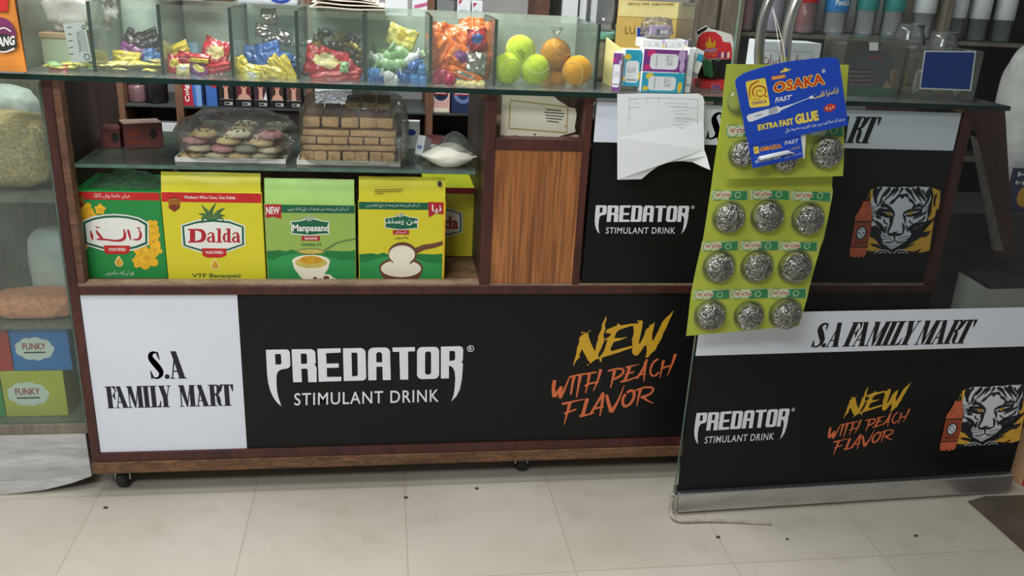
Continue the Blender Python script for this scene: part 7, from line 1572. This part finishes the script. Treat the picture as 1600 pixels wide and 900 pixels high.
# ------------------------------------------------------------------ right of the counter
LEANM = wood('dark_red_board', S(52, 26, 24), S(80, 40, 36), 2.0, (9, 9, 1.5), .5, 4, .3)
def lean(name, label, px, y, d, m):
    f = Frame((0, y, 0)); b = MB(); b.prism([f.at(*f.uv(*p)) for p in px][::-1], (0, d, 0), m); return single(name, b, label, 'board')
bx_ = 1.46
b = MB(); LM = wood('grey_leg_paint', S(96, 86, 84), S(124, 114, 110), 2, (9, 9, 2), .6, 4, .2)
lean('leaning_board', 'dark red board standing slanted beyond the right end of the counter', [(1524, 172), (1570, 165), (1584, 402), (1556, 404)], 2.375, .015, LEANM)
lean('wooden_batten', 'thin grey batten slanting in front of the dark red board', [(1520, 212), (1527, 216), (1568, 392), (1554, 392)], 2.36, .012, LM)
DARKP = mat('dark_painted_panel', S(52, 52, 50), .6, var=.2); PALEC = mat('pale_chest_paint', S(176, 180, 172), .5, var=.12, scale=8)
zc_ = .43; A = [WZ(1476, 412, zc_), WZ(1545, 452, zc_), WZ(1700, 452, zc_), WZ(1700, 380, zc_), WZ(1480, 380, zc_)]
cx_ = W(1478, 415, 1.95).x
t = thing('floor_chest', 'pale low chest with a dark top standing slanted behind the door', 'chest', (1.75, 2.2, 0))
hz_ = .40; c0 = WZ(1545, 452, hz_); l0 = WZ(1478, 412, hz_); p0 = WZ(1490, 365, hz_); r0 = c0 + (p0 - l0) * 1.0; dl = (l0 - c0) * 0.0
r1 = WZ(1700, 448, hz_); p1 = p0 + (r1 - c0)
b = MB(); b.prism([c0, r1, r1 + (p0 - l0) * 1.0 + (l0 - c0) * .6, p0, l0], (0, 0, -.3799), PALEC); obj('chest_body', b, t)
b = MB(); b.prism([q + Vector((0, 0, .0125)) for q in (c0, r1, r1 + (p0 - l0) * 1.0 + (l0 - c0) * .6, p0, l0)], (0, 0, -.012), DARKP); obj('chest_top', b, t)
for q in (c0 * .9 + p0 * .1, l0 * .9 + r1 * .1):
    b = MB(); b.box(q.x - .012, q.x + .012, q.y - .012, q.y + .012, 0.0, .0199, RUBBER); obj('foot', b, t)
t = bag('flour_sack', 'white sack with a navy label and gold disc at the right edge', 'sack', (2.17, 2.58, .612), .34, .20, .52, SACKW, seed=11, jit=.05)
b = MB(); b.box(1.52, 2.3, 2.43, 2.72, 0.0, .598, DARKP, .004); single('dark_cabinet', b, 'low dark cabinet under the white sack at the right edge', 'cabinet')
f = Frame((0, 2.465, 0)); pr = Print(); xs0 = f.uv(1572, 300)[0]; zt0, zb0 = f.uv(1590, 262)[1], f.uv(1590, 340)[1]
pr.rect(xs0, zb0, xs0 + .26, zt0, NAVY, 1); pr.ell(xs0 + .07, (zt0 + zb0) / 2 - .01, .03, .036, P_GOLD, 2); pr.tbox('~6', xs0 + .02, zt0 - .03, xs0 + .2, zt0 - .012, P_WHT, 2, .02); pr.tbox('~4', xs0 + .02, zt0 - .055, xs0 + .12, zt0 - .038, P_WHT, 2, .02)
b = MB(); b.prints(pr, f, n0=.004); obj('sack_label', b, t)
b = MB(); b.box(2.23, 3.0, 2.80, 3.2, 0, 2.2, mat('backdrop_black', S(24, 26, 26), .5), .004); single('dark_backdrop', b, 'tall black block added for the darkness in the right background beside the bottles', 'cabinet')  # added black block stands in for the darkness behind the counter end
t = thing('floor_carton', 'printed carton on the floor, cut by the right edge beyond the door', 'carton', (1.9, 2.0, 0)); b = MB(); x0 = 1.72; b.box(x0, x0 + .28, 1.80, 1.885, 0.0005, .20, mat('carton_peach', S(206, 160, 122), .5, var=.1), .002); obj('box_body', b, t)
pr = Print(); pr.rect(x0 + .001, .002, x0 + .279, .03, P_RED, 1); pr.rect(x0 + .001, .03, x0 + .279, .06, PYEL, 1); pr.rect(x0 + .06, .09, x0 + .22, .16, P_CREAM, 1); b = MB(); b.prints(pr, Frame((0, 1.80, 0)), n0=.0006); obj('printed_front', b, t)
# specks on the floor
for k, (x, y, lb) in enumerate(((165, 793, 'dark speck lying left of the caster on the floor tiles'), (634, 777, 'dark crumb on the grout line under the counter'), (745, 763, 'small dark crumb left of a splinter before the counter'), (1122, 839, 'brown crumb below the door rail'), (1431, 837, 'dark crumb under the right half of the door rail'), (1230, 842, 'tiny dark crumb between the two larger ones below the door'))):
    p = WZ(x, y, .002); b = MB(); b.ball((p.x, p.y, .0022), (.0055 if k != 5 else .003, .004, .002), mat('floor_crumb', S(70, 58, 46), .8), 2, .3, 4.0, k); single('floor_crumb', b, lb, 'crumb')
